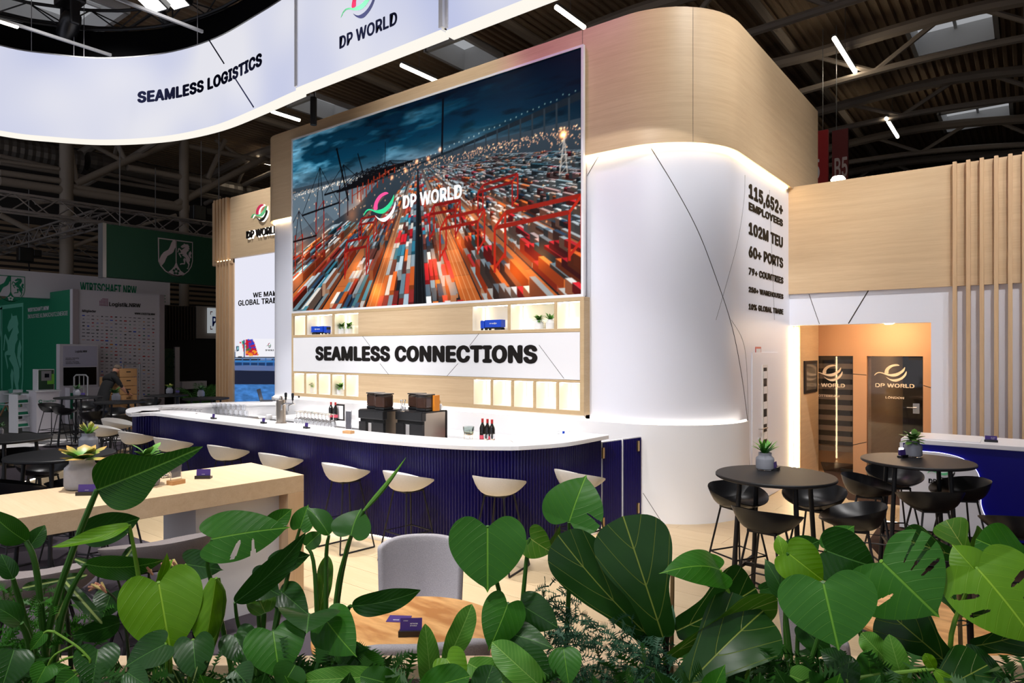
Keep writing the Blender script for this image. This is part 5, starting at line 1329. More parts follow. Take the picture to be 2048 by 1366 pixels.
for px, zz, lab, k_ in ((684, zt0, 'left one of two white potted herbs in the upper left niche', 'leafy'), (698, zt0, 'right one of two white potted herbs in the upper left niche', 'leafy'), (1078, zt0, 'left one of two white potted herbs in the upper right niche', 'leafy'), (1101, zt0, 'right one of two white potted herbs in the upper right niche', 'jade'),
                    (622, zl0_, 'small white potted herb in the second lower niche from the left', 'leafy'), (681, zl0_, 'small white potted herb in the fourth lower niche from the left', 'leafy')):
    x = Py(px, 650, YN + .14).x; pot((x, YN + .14, zz), .062, .13, k_, lab, 'white_pot', seed=px, group='potted herbs in the shelf')
# model lorries
for px0, px1, lab, flip in ((627, 658, 'blue model lorry with its cab to the right, in the left upper niche', 1), (964, 1006.5, 'blue model lorry with its cab to the left, in the right upper niche', -1)):
    xa, xb = Py(px0, 660, YN + .10).x, Py(px1, 660, YN + .10).x; L_ = xb - xa; c = ((xa + xb) / 2, YN + .10, zt0)
    t = thing('model_lorry', lab, 'model lorry', loc=c, group='model lorries')
    s = flip; X2 = lambda a, b: (min(a * s, b * s), max(a * s, b * s))
    a, b = X2(-.5 * L_, .26 * L_); MB().box((a, -.05, .045), (b, .05, .15)).build('trailer', 'truck_blue', t, bev=.004)
    a, b = X2(.29 * L_, .48 * L_); MB().box((a, -.05, .03), (b, .05, .145)).build('cab', 'truck_blue', t, bev=.012)
    a, b = X2(.46 * L_, .484 * L_); MB().box((a, -.042, .085), (b, .042, .13)).build('windscreen', 'black_plastic', t)
    a, b = X2(-.46 * L_, .46 * L_); MB().box((a, -.035, .028), (b, .035, .045)).build('chassis', 'black_metal', t)
    for wx in (-.42, -.33, -.24, .20, .40):
        for sy in (-.046, .034): me = MB().lathe([(0, 0), (.021, 0), (.021, .014), (0, .014)], 12).mesh('wheel'); me.transform(Matrix.Translation((wx * L_ * s, sy + .014, .021)) @ Matrix.Rotation(math.pi / 2, 4, 'X')); link('wheel', me, 'black_rubber', t)
    emblem(t, (c[0] - s * .22 * L_, c[1] - .052, c[2] + .10), (1, 0, 0), .03, ['paper'] * 3, depth_=.001); text('DP WORLD', 'paper', t, (c[0] - s * .10 * L_ - .05, c[1] - .052, c[2] + .09), (1, 0, 0), .13, .016, depth_=.001)

# ================================================================ cards in little stands
def card(q, wd, ht, rz, label, marks=False, lean=.15):
    t = thing('card_holder', label, 'card holder', loc=q, rz=rz, group='purple card holders')
    MB().box((-wd * .56, -.025, 0), (wd * .56, .03, .016)).build('stand', 'black_plastic', t); MB().box((-wd * .56, -.025, .016), (wd * .56, -.012, .026)).build('stand_lip', 'black_plastic', t)
    me = MB().box((-wd / 2, -.0015, 0), (wd / 2, .0015, ht)).mesh('card'); R_ = Matrix.Translation((0, -.004, .014)) @ Matrix.Rotation(-lean, 4, 'X'); me.transform(R_); link('card', me, 'purple_card', t)
    if marks:
        fm = Matrix.Translation((0, 0, 0))
        for (s_, x, z, w_, h_) in marks:
            o = text(s_, 'paper', t, (0, 0, 0), (1, 0, 0), w_, h_, bold=.01, depth_=.0004, world=False); o.data.transform(R_ @ Matrix.Translation((x, -.0022, z)))
    return t
cz = fwd
q = Pz(407, 957, 1.05); card(q, .105, .060, cz + .1, 'purple card in a black stand at the right end of the oak table', (('DP WORLD', -.012, .018, .024, .004),))
q = Pz(174, 990, 1.05); card(q, .115, .060, cz + .1, 'purple card in a black stand before the red-edged succulent', (('DP WORLD', -.012, .018, .024, .004),))
q = Pz(236, 980, 1.05); card(q, .105, .05, cz - .3, 'purple card in a black stand half hidden behind the big pointed leaf')
for px, py, lab in ((427, 838, 'leftmost of three small card holders on the bar top'), (527, 847, 'middle of three small card holders on the bar top, left of the tap'), (613, 857, 'rightmost of three small card holders on the bar top, before the glasses')):
    q = Pz(px, py, ZC); card(q, .06, .055, 0.0, lab)
q = Pz(1551, 940, 1.05); card(q, .07, .055, cz + .9, 'purple card in a stand behind the pot on the front round table')
q = Pz(1806, 915, 1.05); card(q, .07, .06, cz + .4, 'purple card in a stand left of the pot, on the table before the desk')
q = Pz(1982, 884, dz); card(q, .11, .055, .1, 'purple card in a black stand on the reception desk top', (('DP WORLD', .0, .032, .04, .006), ('TRADE', .0, .018, .03, .006)))
q = Pz(822, 1270, .74); card(q, .10, .062, cz + .05, 'front purple card in a black stand on the round oak table', (('DP WORLD', -.035, .048, .02, .004), ('NETWORK', -.004, .035, .035, .005), ('DP WORLD', -.004, .026, .03, .005)), lean=.3)
t = thing('loose_card', 'purple card lying flat behind the stand on the round oak table', 'card', loc=Pz(798, 1238, .7405), rz=cz - .08)
MB().box((-.055, -.04, 0), (.055, .04, .002)).build('card', 'purple_card', t); o = text('MESSE', 'paper', t, (-.025, -.02, .0022), (1, 0, 0), .03, .008, up=(0, 1, 0), depth_=.0003, world=False)
q = Pz(1846, 1222, .74); card(q, .10, .06, cz - .1, 'purple card in a black stand on the right lounge table, under the split leaf', (('DP WORLD', -.015, .02, .03, .005),))
q = Pz(166, 792, 1.05); card(q, .10, .06, .5, 'tiny purple card beside the pot on the kiosk table'); q = Pz(355, 787, 1.05); card(q, .10, .06, .5, 'tiny purple card on the table left of the palm')
q = Pz(1808, 912, 1.05)
cn = thing('candle', 'small lit white candle in a purple glass, before the reception desk', 'candle', loc=(q.x - .02, q.y + .05, 1.05)); MB().lathe([(0, 0), (.035, 0), (.037, .05), (.0, .05)], 18).build('holder', 'purple_card', cn, smooth=True); MB().lathe([(0, .05), (.03, .05), (.03, .068), (0, .066)], 18).build('wax', 'lamp_white', cn, smooth=True)

# ================================================================ glass, bottles, machines on the bar
def lathe_thing(name, label, cat, q, parts, group=None):
    t = thing(name, label, cat, loc=q, group=group)
    for pn, prof, m in parts: MB().lathe(prof, 20).build(pn, m, t, smooth=True)
    return t
def wine(q, label, sc=1.0): 
    return lathe_thing('wine_bottle', label, 'bottle', q, (('glass_body', [(0, 0), (.037 * sc, 0), (.038 * sc, .01), (.038 * sc, .19), (.03 * sc, .215), (.016 * sc, .24), (.0145 * sc, .255)], 'bottle_glass'), ('capsule', [(.0148 * sc, .255), (.0155 * sc, .256), (.0155 * sc, .305), (0, .306)], 'bottle_red'), ('paper_label', [(.0385 * sc, .05), (.0385 * sc, .10)], 'label_pink')), 'wine bottles')
ZK = .90
for i, px in enumerate((965, 975, 984)):
    q = Pz(px, 837 + i, 1.205); wine((q.x, q.y, ZK), ('left', 'middle', 'right')[i] + ' bottle of the three red-capped wine bottles right of the machines')
for i, px in enumerate((662, 671)):
    q = Py(px, 815, 7.0); wine((q.x, 7.0, ZK), ('left', 'right')[i] + ' bottle of the two red-capped wine bottles behind the stemware')
MB  # (bottles stand on the work tops)
def tumbler(q, r, h_, label, name='tumbler', m='glass', group=None):
    return lathe_thing(name, label, 'glass', q, (('glass_body', [(0, 0), (r * .85, 0), (r * .9, .004), (r, h_), (r * .93, h_), (r * .82, .012), (0, .012)], m),), group)
for i, px in enumerate((972, 985)):
    q = Pz(px, 880, ZC); tumbler((q.x, q.y, ZC), .026, .06, ('left', 'right')[i] + ' one of two small clear tumblers before the three wine bottles', group='small tumblers')
q = Pz(937.5, 878, ZC); t = thing('glass_bowl', 'smoked glass bowl on a thin wire stand on the bar', 'bowl', loc=q)
MB().lathe([(0, .04), (.03, .042), (.05, .06), (.06, .10), (.062, .13), (.058, .13), (.055, .10), (.045, .065), (0, .05)], 24).build('bowl', mat('glass_smoke', (.55, .62, .6), .03, trans=1.0).name, t, smooth=True)
for a in (0, 2.1, 4.2): MB().tube([(.05 * math.cos(a), .05 * math.sin(a), 0), (.052 * math.cos(a), .052 * math.sin(a), .09)], .002, 5).build('wire_leg', 'brass', t)
MB().tube([(.05 * math.cos(a), .05 * math.sin(a), .05) for a in np.linspace(0, 6.283, 20)], .002, 5).build('wire_ring', 'brass', t)
# stemware upside down, set close together
def make_stem(label):
    t = thing('stem_glass', label, 'glass', group='stemware lined up on the bar'); MB().lathe([(.034, 0), (.040, .05), (.030, .10), (.006, .115), (.004, .185), (.006, .19), (.034, .197), (.034, .199), (0, .199)], 14).build('glass_body', 'glass', t, smooth=True); KIDS[t.name] = kids(t); return t
sg = make_stem('upside-down stem glass in the tight rows right of the beer tap'); n = 0
A_, B_ = Pz(602, 834, 1.10), Pz(672, 842, 1.10)
for r_ in range(2):
    for i in range(10):
        p = A_.lerp(B_, (i + .5 * r_) / 9.7) + Vector((.0, -.10 * r_, 0)); o = sg if n == 0 else copy_tree(sg); o.location = (p.x, p.y, ZK + .09); n += 1
def make_tum(label):
    t = thing('tumbler', label, 'glass', group='stacked tumblers inside the bar end'); MB().lathe([(0, 0), (.033, 0), (.038, .095), (.035, .095), (.030, .01), (0, .01)], 12).build('glass_body', 'glass', t, smooth=True); KIDS[t.name] = kids(t); return t
tg = make_tum('clear tumbler in the two-layer stack inside the left bar end'); n = 0
A_, B_ = Pz(424, 822, 1.0), Pz(497, 828, 1.0)
for lay in range(2):
    for r_ in range(2):
        for i in range(8 - lay):
            p = A_.lerp(B_, (i + .5 * lay) / 7.5) + Vector((-.09 * r_, .03 * r_, 0)); o = tg if n == 0 else copy_tree(tg); o.location = (p.x, p.y, ZK + .05 + lay * .097); n += 1
def tray(A_, B_, h_, lab):
    a, b = (min(A_.x, B_.x) - .12, min(A_.y, B_.y) - .18), (max(A_.x, B_.x) + .12, max(A_.y, B_.y) + .12)
    t = thing('glass_tray', lab, 'tray', loc=((a[0] + b[0]) / 2, (a[1] + b[1]) / 2, ZK), group='glass trays')
    MB().box((a[0], a[1], ZK), (b[0], b[1], ZK + h_ - .012)).build('tray_body', 'steel', t, True, bev=.006); MB().box((a[0] + .01, a[1] + .01, ZK + h_ - .012), (b[0] - .01, b[1] - .01, ZK + h_)).build('grid_top', 'alu', t, True)
tray(Pz(602, 834, 1.10), Pz(672, 842, 1.10), .09, 'steel tray under the rows of stem glasses'); tray(A_, B_, .05, 'low steel tray under the stacked tumblers')
sw = sg
for i in range(7):
    p = Pz(346, 818, 1.08).lerp(Pz(400, 822, 1.08), i / 6); o = copy_tree(sg); o.location = (p.x, p.y, ZK); o['label'] = 'upside-down stem glass at the far left inside the bar'; o['group'] = 'stemware at the far left of the bar'
q = Pz(393, 830, ZC - .02); lathe_thing('beer_bottle', 'small bottle with a blue label standing behind the bar top at left', 'bottle', (q.x, q.y, ZK + .0), (('glass_body', [(0, 0), (.03, 0), (.03, .13), (.012, .17), (.012, .225), (0, .226)], mat('amber', S(110, 54, 24), .1).name), ('paper_label', [(.0305, .10), (.0305, .128), (.016, .162)], 'truck_blue')))
for px, m, lab in ((1117, 'acrylic', 'left'), (1127, 'truck_blue', 'blue middle'), (1138.5, 'acrylic', 'right')):
    q = Pz(px, 874, 1.0); lathe_thing('small_bottle', lab + ' bottle cap of three small bottles behind the right end of the bar', 'bottle', (q.x, q.y, .80), (('glass_body', [(0, 0), (.03, 0), (.03, .16), (.012, .20), (.012, .24)], 'acrylic'), ('cap', [(.014, .24), (.014, .27), (0, .27)], m)), 'small bottles')
tag(MB().box((-5.2, 6.05, .02), (-4.45, 6.6, .80)).build('under_counter_fridge', 'steel', bev=.005), 'steel under-counter unit behind the right end of the bar', 'cabinet')
# beer tap
q = Pz(562, 846, ZC); t = thing('beer_tap', 'brushed steel beer tap column with two black handles on the bar', 'beer tap', loc=(q.x, q.y, ZC))
MB().lathe([(0, 0), (.07, 0), (.07, .008), (.058, .012), (.058, .295), (.052, .30), (0, .30)], 28).build('column', 'steel', t, smooth=True)
MB().lathe([(0, .30), (.02, .30), (.03, .32), (.02, .345), (0, .35)], 16).build('top_knob', 'chrome', t, smooth=True)
MB().tube([(.05, 0, .255), (.25, .03, .255)], .012, 10).build('cross_pipe', 'chrome', t, smooth=True)
for x in (.09, .24):
    MB().tube([(x, .01, .255), (x, -.05, .24), (x + .01, -.06, .17)], .009, 8).build('spout', 'chrome', t, smooth=True); MB().tube([(x, .01, .26), (x, .01, .30)], .008, 8).build('tap_valve', 'chrome', t); MB().lathe([(.010, .30), (.016, .33), (.017, .385), (.012, .395), (0, .396)], 12, (x, .01, 0)).build('handle', 'black_plastic', t, smooth=True)
# coffee machines
def coffee(x_left_px, x_cor_px, x_end_px, ytop, lab):
    zt_ = ZK + .41; c = Pz(x_cor_px, ytop, zt_); xl = Py(x_left_px, 850, c.y).x; ye = Px(x_end_px, 850, c.x).y; w_ = c.x - xl; d_ = ye - c.y
    t = thing('coffee_machine', lab, 'coffee machine', loc=(xl, c.y, ZK), group='coffee machines'); h_ = .41
    MB().box((.012, .04, 0), (w_ - .012, d_, h_)).build('body', 'steel', t, bev=.008)
    MB().box((0, 0, h_ - .10), (w_, .08, h_ + .004)).build('head', 'black_plastic', t, bev=.01)
    MB().box((0, .012, 0), (w_ * .28, .05, h_ - .14)).build('left_cheek', 'black_plastic', t); MB().box((w_ * .52, .012, 0), (w_, .05, h_ - .14)).build('right_cheek', 'black_plastic', t)
    MB().box((.01, .03, h_ - .15), (w_ - .01, .06, h_ - .09)).build('shadow_gap', 'black_rubber', t); MB().box((w_ * .28, .035, 0), (w_ * .52, .045, h_ - .14)).build('cup_bay', 'chrome', t)
    MB().box((w_ * .2, -.04, 0), (w_ * .6, .03, .018)).build('drip_tray', 'chrome', t); MB().box((0, .02, h_), (w_, d_ + .015, h_ + .012)).build('top_plate', 'black_plastic', t, bev=.003)
    MB().box((0, d_, h_ * .15), (w_, d_ + .018, h_)).build('rear_cover', 'black_plastic', t, bev=.004)
    KIDS[t.name] = kids(t)
    for k, (fx, fy) in enumerate(((.24, .62), (.76, .40))):
        hp = thing('bean_hopper', ('left' if k == 0 else 'right') + ' clear hopper of coffee beans on the ' + ('left' if x_left_px < 750 else 'right') + ' coffee machine', 'hopper', loc=(xl + w_ * fx, c.y + d_ * fy, ZK + h_ + .012), group='bean hoppers')
        s_ = .082
        MB().box((-s_, -s_, 0), (s_, s_, .035)).build('foot', 'black_plastic', hp, bev=.012); MB().box((-s_ + .006, -s_ + .006, .035), (s_ - .006, s_ - .006, .165)).build('beans', 'beans', hp, bev=.015)
        MB().box((-s_, -s_, .033), (s_, s_, .19)).build('clear_tub', 'acrylic', hp, bev=.018); MB().box((-s_ - .004, -s_ - .004, .19), (s_ + .004, s_ + .004, .205)).build('lid', mat('lid_smoke', S(60, 56, 54), .15).name if 'lid_smoke' not in M else 'lid_smoke', hp, bev=.005)
    return xl, c.y, w_, d_, h_
coffee(716, 765, 803, 824, 'left black and steel coffee machine on the bar'); xl, yc, w_, d_, h_ = coffee(790, 843, 893, 827, 'right black and steel coffee machine on the bar')
zt_ = ZK + h_ + .012
tag(MB().box((xl + w_ - .03, yc + d_ * .5, zt_), (xl + w_ + .0, yc + d_ * .72, zt_ + .19)).build('orange_box', 'orange_box', bev=.002), 'tall narrow orange carton standing on the right coffee machine', 'box')
t = thing('cup', 'white cup holding brown sachets on the right coffee machine', 'cup', loc=(xl + w_ * .85, yc + d_ * .86, zt_)); MB().lathe([(0, 0), (.026, 0), (.036, .075), (.032, .075), (.022, .006), (0, .006)], 18).build('cup_body', 'white_gloss', t, smooth=True); MB().tube([(.034, 0, .06), (.06, 0, .055), (.055, 0, .025), (.03, 0, .02)], .005, 6).build('handle', 'white_gloss', t, smooth=True)
for k in range(3): me = MB().box((-.012, -.001, 0), (.012, .001, .09)).mesh('sachet'); me.transform(Matrix.Translation((-.01 + .01 * k, .004 * k, .03)) @ Matrix.Rotation(.3 - .3 * k, 4, 'Y')); link('sachet', me, 'cardboard', t)
c = Pz(806, 822, ZK + .43)
t = thing('spoon_jar', 'clear jar of steel spoons between the two coffee machines', 'jar', loc=(c.x, c.y, zt_)); MB().lathe([(0, 0), (.03, 0), (.034, .08), (.031, .08), (.027, .006), (0, .006)], 16).build('jar', 'glass', t, smooth=True)
for k in range(5): a = k * 1.25; MB().tube([(.008 * math.cos(a), .008 * math.sin(a), .01), (.03 * math.cos(a), .03 * math.sin(a), .13)], .003, 5).build('spoon', 'chrome', t); MB().lathe([(0, -.014), (.009, 0), (0, .014)], 8, (.031 * math.cos(a), .031 * math.sin(a), .135)).build('spoon_bowl', 'chrome', t)
# menu stands
def stand(q, rz, lab, wd=.09, ht=.20, block=.11):
    t = thing('menu_stand', lab, 'menu stand', loc=q, rz=rz, group='clear menu stands'); MB().box((-block / 2, -.035, 0), (block / 2, .035, .032)).build('wood_base', 'oak_block', t, bev=.002); MB().box((-wd / 2, -.003, .015), (wd / 2, .003, ht)).build('clear_panel', 'acrylic', t); MB().box((-wd * .44, -.0008, .05), (wd * .44, .0008, ht - .012)).build('menu_sheet', mat('menu_grey', S(150, 150, 158), .5, noise=.25, nscale=25).name if 'menu_grey' not in M else 'menu_grey', t)
q = Pz(697, 867, ZC); stand(q, .15, 'clear menu stand with wooden base on the bar, left of the coffee machines', .09, .26, .12)
q = Pz(352, 968, 1.05); stand(q, cz + 1.1, 'clear menu stand with wooden block on the oak table', .09, .24, .11)
q = Pz(330, 955, 1.05); t = thing('cut_glass_tumbler', 'cut-glass tumbler on the oak table beside the leafy pot', 'glass', loc=q)
gm = []
for i in range(7):
    z = .10 * i / 6; gm.append([((.036 + .004 * i / 6 + .0018 * ((i + j) % 2)) * math.cos(2 * math.pi * j / 28), (.036 + .004 * i / 6 + .0018 * ((i + j) % 2)) * math.sin(2 * math.pi * j / 28), z) for j in range(28)])
mb = MB().grid(gm, True); mb.lathe([(.037, .10), (.034, .015), (0, .015)], 28); mb.lathe([(0, 0), (.036, 0)], 28); mb.build('cut_body', 'glass', t)
t = thing('framed_menu', 'small black framed menu leaning behind the stemware', 'menu', loc=(Py(680, 830, 7.05).x, 7.05, ZK)); MB().box((-.10, 0, 0), (.10, .02, .27)).build('frame', 'frame_black', t, bev=.003); MB().box((-.08, -.003, .025), (.08, .001, .245)).build('sheet', 'paper', t)
# laptop at the far end of the bar
q = Pz(547, 801, ZC); t = thing('laptop', 'open dark laptop seen from the side at the far end of the bar', 'laptop', loc=(q.x, q.y - .12, ZC), rz=math.radians(138))
MB().box((-.16, -.11, 0), (.16, .11, .012)).build('keyboard_base', 'black_plastic', t, bev=.003); me = MB().box((-.16, -.004, 0), (.16, .004, .22)).mesh('lid'); me.transform(Matrix.Translation((0, .11, .01)) @ Matrix.Rotation(-.25, 4, 'X')); link('lid', me, 'black_plastic', t)
tag(MB().lathe([(0, 0), (.05, 0), (.055, .02), (.05, .07), (.03, .08), (0, .08)], 16, (Pz(538, 832, .95).x, Pz(538, 832, .95).y, ZK)).build('water_kettle', 'white_gloss', smooth=True), 'small white and dark appliance inside the bar near the tap', 'appliance')
# ================================================================ neighbouring booth on the left (x = const planes run along the hall)
def shield_loops(s):
    # shield with wavy band, horse and rose, unit height ~1, origin at top left; y down -> flipped
    k = lambda pts: [((x - 215) / 950.0 * s, -(y - 140) / 950.0 * s) for x, y in pts]
    sk = lambda pts: [(x, y - (x - 215) * .135) for x, y in pts]     # undo the slant of the photo
    band_ = sk([(615, 215), (700, 222), (700, 400), (665, 440), (625, 540), (580, 580), (470, 640), (430, 710), (390, 810), (310, 905), (250, 840), (250, 740), (300, 620), (370, 535), (490, 470), (530, 400), (570, 290)])
    horse = sk([(918, 300), (940, 325), (1030, 335), (1065, 400), (1050, 420), (1075, 465), (1040, 475), (1050, 510), (1000, 540), (985, 590), (1080, 720), (1085, 790), (1060, 830), (1075, 890), (1040, 990), (1035, 1020), (985, 1005), (1020, 985), (1040, 900), (975, 800), (960, 700), (860, 625), (905, 605), (800, 590), (845, 680), (830, 700), (765, 580), (780, 565), (835, 560), (830, 520), (780, 460), (755, 550), (735, 545), (760, 440), (785, 430), (850, 490), (960, 410), (860, 430), (825, 390), (870, 350), (910, 335)])
    hind = sk([(925, 705), (965, 740), (940, 885), (860, 880), (820, 895), (800, 875), (840, 850), (920, 850), (895, 750)]); tail = sk([(1095, 520), (1130, 580), (1100, 640), (1125, 700), (1100, 725), (1040, 640), (1050, 570)])
    foot = sk([(690, 830), (715, 830), (750, 930), (820, 1050), (935, 1140), (850, 1200), (730, 1215), (600, 1180), (470, 1090), (580, 1010), (650, 930)])
    out = sk([(215, 140), (1165, 268), (1165, 800), (1130, 950), (1040, 1090), (900, 1190), (740, 1215), (560, 1160), (400, 1050), (280, 900), (225, 780)])
    inn = sk([(245, 175), (1145, 292), (1145, 800), (1110, 940), (1025, 1070), (895, 1165), (740, 1190), (575, 1138), (420, 1032), (305, 890), (248, 770)])
    ring_ = [[out[i], out[(i + 1) % len(out)], inn[(i + 1) % len(inn)], inn[i]] for i in range(len(out))]
    mid = sk([(690, 215), (712, 215), (712, 840), (690, 840)])
    rose = [[(700 + 62 * math.cos(a) + 36 * math.cos(b), 1005 + 62 * math.sin(a) + 36 * math.sin(b)) for b in [j * .7 for j in range(9)]] for a in [i * 1.2566 - 1.57 for i in range(5)]]
    return [k(p) for p in [band_, horse, hind, tail, foot, mid] + ring_], [k(p) for p in rose]
def shield(parent, org, xdir, s, m, m2, name='coat_of_arms'):
    lp_, rs_ = shield_loops(s); mt = frame_mtx(org, xdir, (0, 0, 1))
    o = poly_mesh(name, lp_, mt, m, parent, .004); o['kind'] = 'stuff'
    o = poly_mesh('rose', rs_, mt @ Matrix.Translation((0, 0, .003)), m2, parent, .003); o['kind'] = 'stuff'
YD = (0, 1, 0)
# hanging green banner
XB = -17.5
a, b, c = Px(208, 447, XB), Px(208, 553, XB), Px(470, 560, XB)
bn = thing('green_banner', 'dark green hanging banner with a grey coat of arms, left of the timber column', 'banner', loc=(XB, (a.y + c.y) / 2, b.z))
MB().box((XB - .25, a.y, b.z), (XB, c.y, a.z)).build('banner_cloth', 'nrw_green_dark', bn, True); MB().box((XB - .26, a.y - .03, b.z - .02), (XB + .01, a.y + .05, a.z + .02)).build('edge_rail', 'alu', bn, True)
e = Px(315.5, 475, XB); w_ = Px(385.5, 482, XB).y - e.y; shield(bn, (XB + .004, e.y, e.z), YD, w_, 'banner_grey', 'nrw_green_dark')
for yy in (a.y + .4, c.y - .4):
    MB().tube([(XB - .12, yy, a.z), (XB - .12, yy, 9.2)], .015, 5).build('wire', 'alu', bn, True)
# white banner behind
XC = -24.0
a, b = Px(-60, 533, XC), Px(340, 610, XC)
wb = thing('white_banner', 'grey-white hanging banner reading WIRTSCHAFT.NRW in green, behind the logo wall', 'banner', loc=(XC, a.y, b.z)); MB().box((XC - .2, a.y, b.z), (XC, b.y, a.z)).build('banner_cloth', 'nrw_white', wb, True)
l, r_, t_ = Px(160, 579, XC), Px(273, 585, XC), Px(160, 570.5, XC); text('WIRTSCHAFT.NRW', 'nrw_green', wb, (XC + .004, l.y, l.z - .06), YD, r_.y - l.y, .30, bold=.03, depth_=.003)
l, r_ = Px(180, 596, XC), Px(331, 594, XC); text('INDUSTRIE, KLIMASCHUTZ, ENERGIE', 'nrw_green', wb, (XC + .004, l.y, l.z), YD, r_.y - l.y, .24, bold=.0, depth_=.003)
e = Px(-10, 549, XC); shield(wb, (XC + .004, e.y, e.z), YD, Px(50, 552, XC).y - e.y, 'nrw_green', 'nrw_white'); MB().tube([(XC, b.y - .5, a.z), (XC, b.y - .5, 8.4)], .015, 5).build('wire', 'alu', wb, True)
# green wall and logo wall meet at a corner
YG = Pz(146, 842).y; XG = Pz(146, 842).x
gw = thing('wall_green', kind='structure'); zg = Py(146, 578, YG).z
MB().box((XG - .0, YG - .01, 0), (XG + 12, YG + .14, zg)).build('panel', 'nrw_green', gw) if False else MB().box((XG - 9, YG, 0), (XG - .02, YG + .15, zg)).build('panel', 'nrw_green', gw)
l, r_ = Py(56, 623, YG), Py(98, 622, YG)
text('WIRTSCHAFT.NRW', 'nrw_white', gw, (l.x, YG - .004, Py(56, 624, YG).z), (1, 0, 0), r_.x - l.x, .125, bold=.03, depth_=.003)
r_ = Py(136, 630, YG); text('INDUSTRIE.KLIMASCHUTZ.ENERGIE', 'nrw_white', gw, (l.x, YG - .004, Py(56, 637, YG).z), (1, 0, 0), r_.x - l.x, .125, bold=.0, depth_=.003)
e = Py(-36, 612, YG); r_ = Py(47, 612, YG); shield(gw, (e.x, YG - .004, Py(20, 609, YG).z), (1, 0, 0), (r_.x - e.x), 'nrw_pale', 'nrw_green')
# logo wall
lgw = thing('wall_logo', kind='structure'); ye = Px(328, 700, XG).y
MB().box((XG - .2, YG - .01, 0), (XG, ye, zg)).build('panel', 'nrw_white', lgw)
MB().box((XG - .01, YG - .01, 0), (XG + .04, Px(156, 700, XG).y, zg)).build('edge_post', 'banner_grey', lgw); MB().box((XG - .01, Px(318, 700, XG).y, 0), (XG + .04, ye, zg)).build('edge_post', 'banner_grey', lgw)
def LW(px, py): p = Px(px, py, XG); return (XG + .005, p.y, p.z)
def ltext(s_, xa, xb, yb, hpx, m, bold=.03, par=None):
    a = LW(xa, yb); b = LW(xb, yb); text(s_, m, par or lgw, a, YD, b[1] - a[1], hpx * depth((XG, a[1])) / F, bold=bold, depth_=.003)
ltext('Logistik.NRW', 218, 281, 612, 8, 'logo_black'); ltext('Mitglieder', 164, 192, 624, 5, 'logo_black'); ltext('WWW.LOGISTIK.NRW', 269, 310, 629, 4, 'logo_black')
mb = MB(); 
for i in range(6):
    for j in range(6):
        if i + j > 1: p = LW(199 + i * 3, 598 + j * 2.6 + i * .2); mb.box((XG, p[1], p[2]), (XG + .005, p[1] + .025, p[2] + .025))
mb.build('dotted_arrow_mark', mat('plum', S(150, 60, 110), .7).name, lgw)['kind'] = 'stuff'
rng = random.Random(5); cols = {'logo_black': MB(), 'grey_print': MB(), 'bottle_red': MB(), 'truck_blue': MB(), 'nrw_green': MB(), 'orange_box': MB()}
for i in range(16):
    for j in range(23):
        px, py = 167 + i * 9.3, 631 + j * 6.9 + i * .45
        if px < 200 and py > 686: continue
        p = LW(px, py); w_, h_ = rng.uniform(.04, .09), rng.uniform(.008, .035); m = rng.choice(['grey_print'] * 9 + ['logo_black'] * 4 + ['bottle_red'] * 3 + ['truck_blue'] * 2 + ['nrw_green', 'orange_box'])
        cols[m].box((XG, p[1] - w_ / 2, p[2] - h_ / 2), (XG + .004, p[1] + w_ / 2, p[2] + h_ / 2))
for m, mb in cols.items(): mb.build('member_logos', m, lgw)['kind'] = 'stuff'
# kiosk with screen
p0 = Pz(119, 848); XK = p0.x; y1 = Px(197, 760, XK).y; zk = Px(119, 688, XK).z
ks = thing('kiosk', 'white kiosk with a Logistik.NRW sign above a black screen, beside the green counter', 'kiosk', loc=(XK, p0.y, 0))
MB().box((XK - .25, p0.y, 0), (XK, y1, zk)).build('cabinet', 'nrw_white', ks, True, bev=.01)
def KW(px, py, d=.004): p = Px(px, py, XK); return (XK + d, p.y, p.z)
a, b = KW(126.5, 735), KW(192, 769); MB().box((XK, a[1], b[2]), (XK + .03, b[1], a[2])).build('screen', mat('screen_off', S(8, 8, 10), .12).name, ks, True)
a, b = KW(126, 692), KW(194, 732); MB().box((XK, a[1], b[2]), (XK + .006, b[1], a[2])).build('sign_panel', mat('kiosk_panel', S(196, 192, 210), .5).name, ks, True)
for s_, xa, xb, yb, hp, m in (('Logistik.NRW', 150, 174, 705, 4.4, 'logo_black'), ('Innovation. Networking.', 131, 158, 717.5, 2.4, 'grey_print'), ('Digitalisierung', 131, 150, 720.5, 2.2, 'grey_print'), ('Innovation. Networking.', 131, 158, 725, 2.4, 'grey_print'), ('digitalisation of logistics', 131, 160, 728, 2.2, 'grey_print')):
    a, b = KW(xa, yb, .007), KW(xb, yb, .007); text(s_, m, ks, a, YD, b[1] - a[1], hp * depth((XK, a[1])) / F, bold=.02, depth_=.002)
a, b = KW(130, 775), KW(196, 850); MB().box((XK, a[1], 0), (XK + .35, b[1], a[2])).build('front_counter', 'nrw_white', ks, True); a, b = KW(131, 785), KW(142, 835); MB().box((XK + .35, a[1], .15), (XK + .36, b[1], a[2])).build('green_strip', 'nrw_green', ks, True)
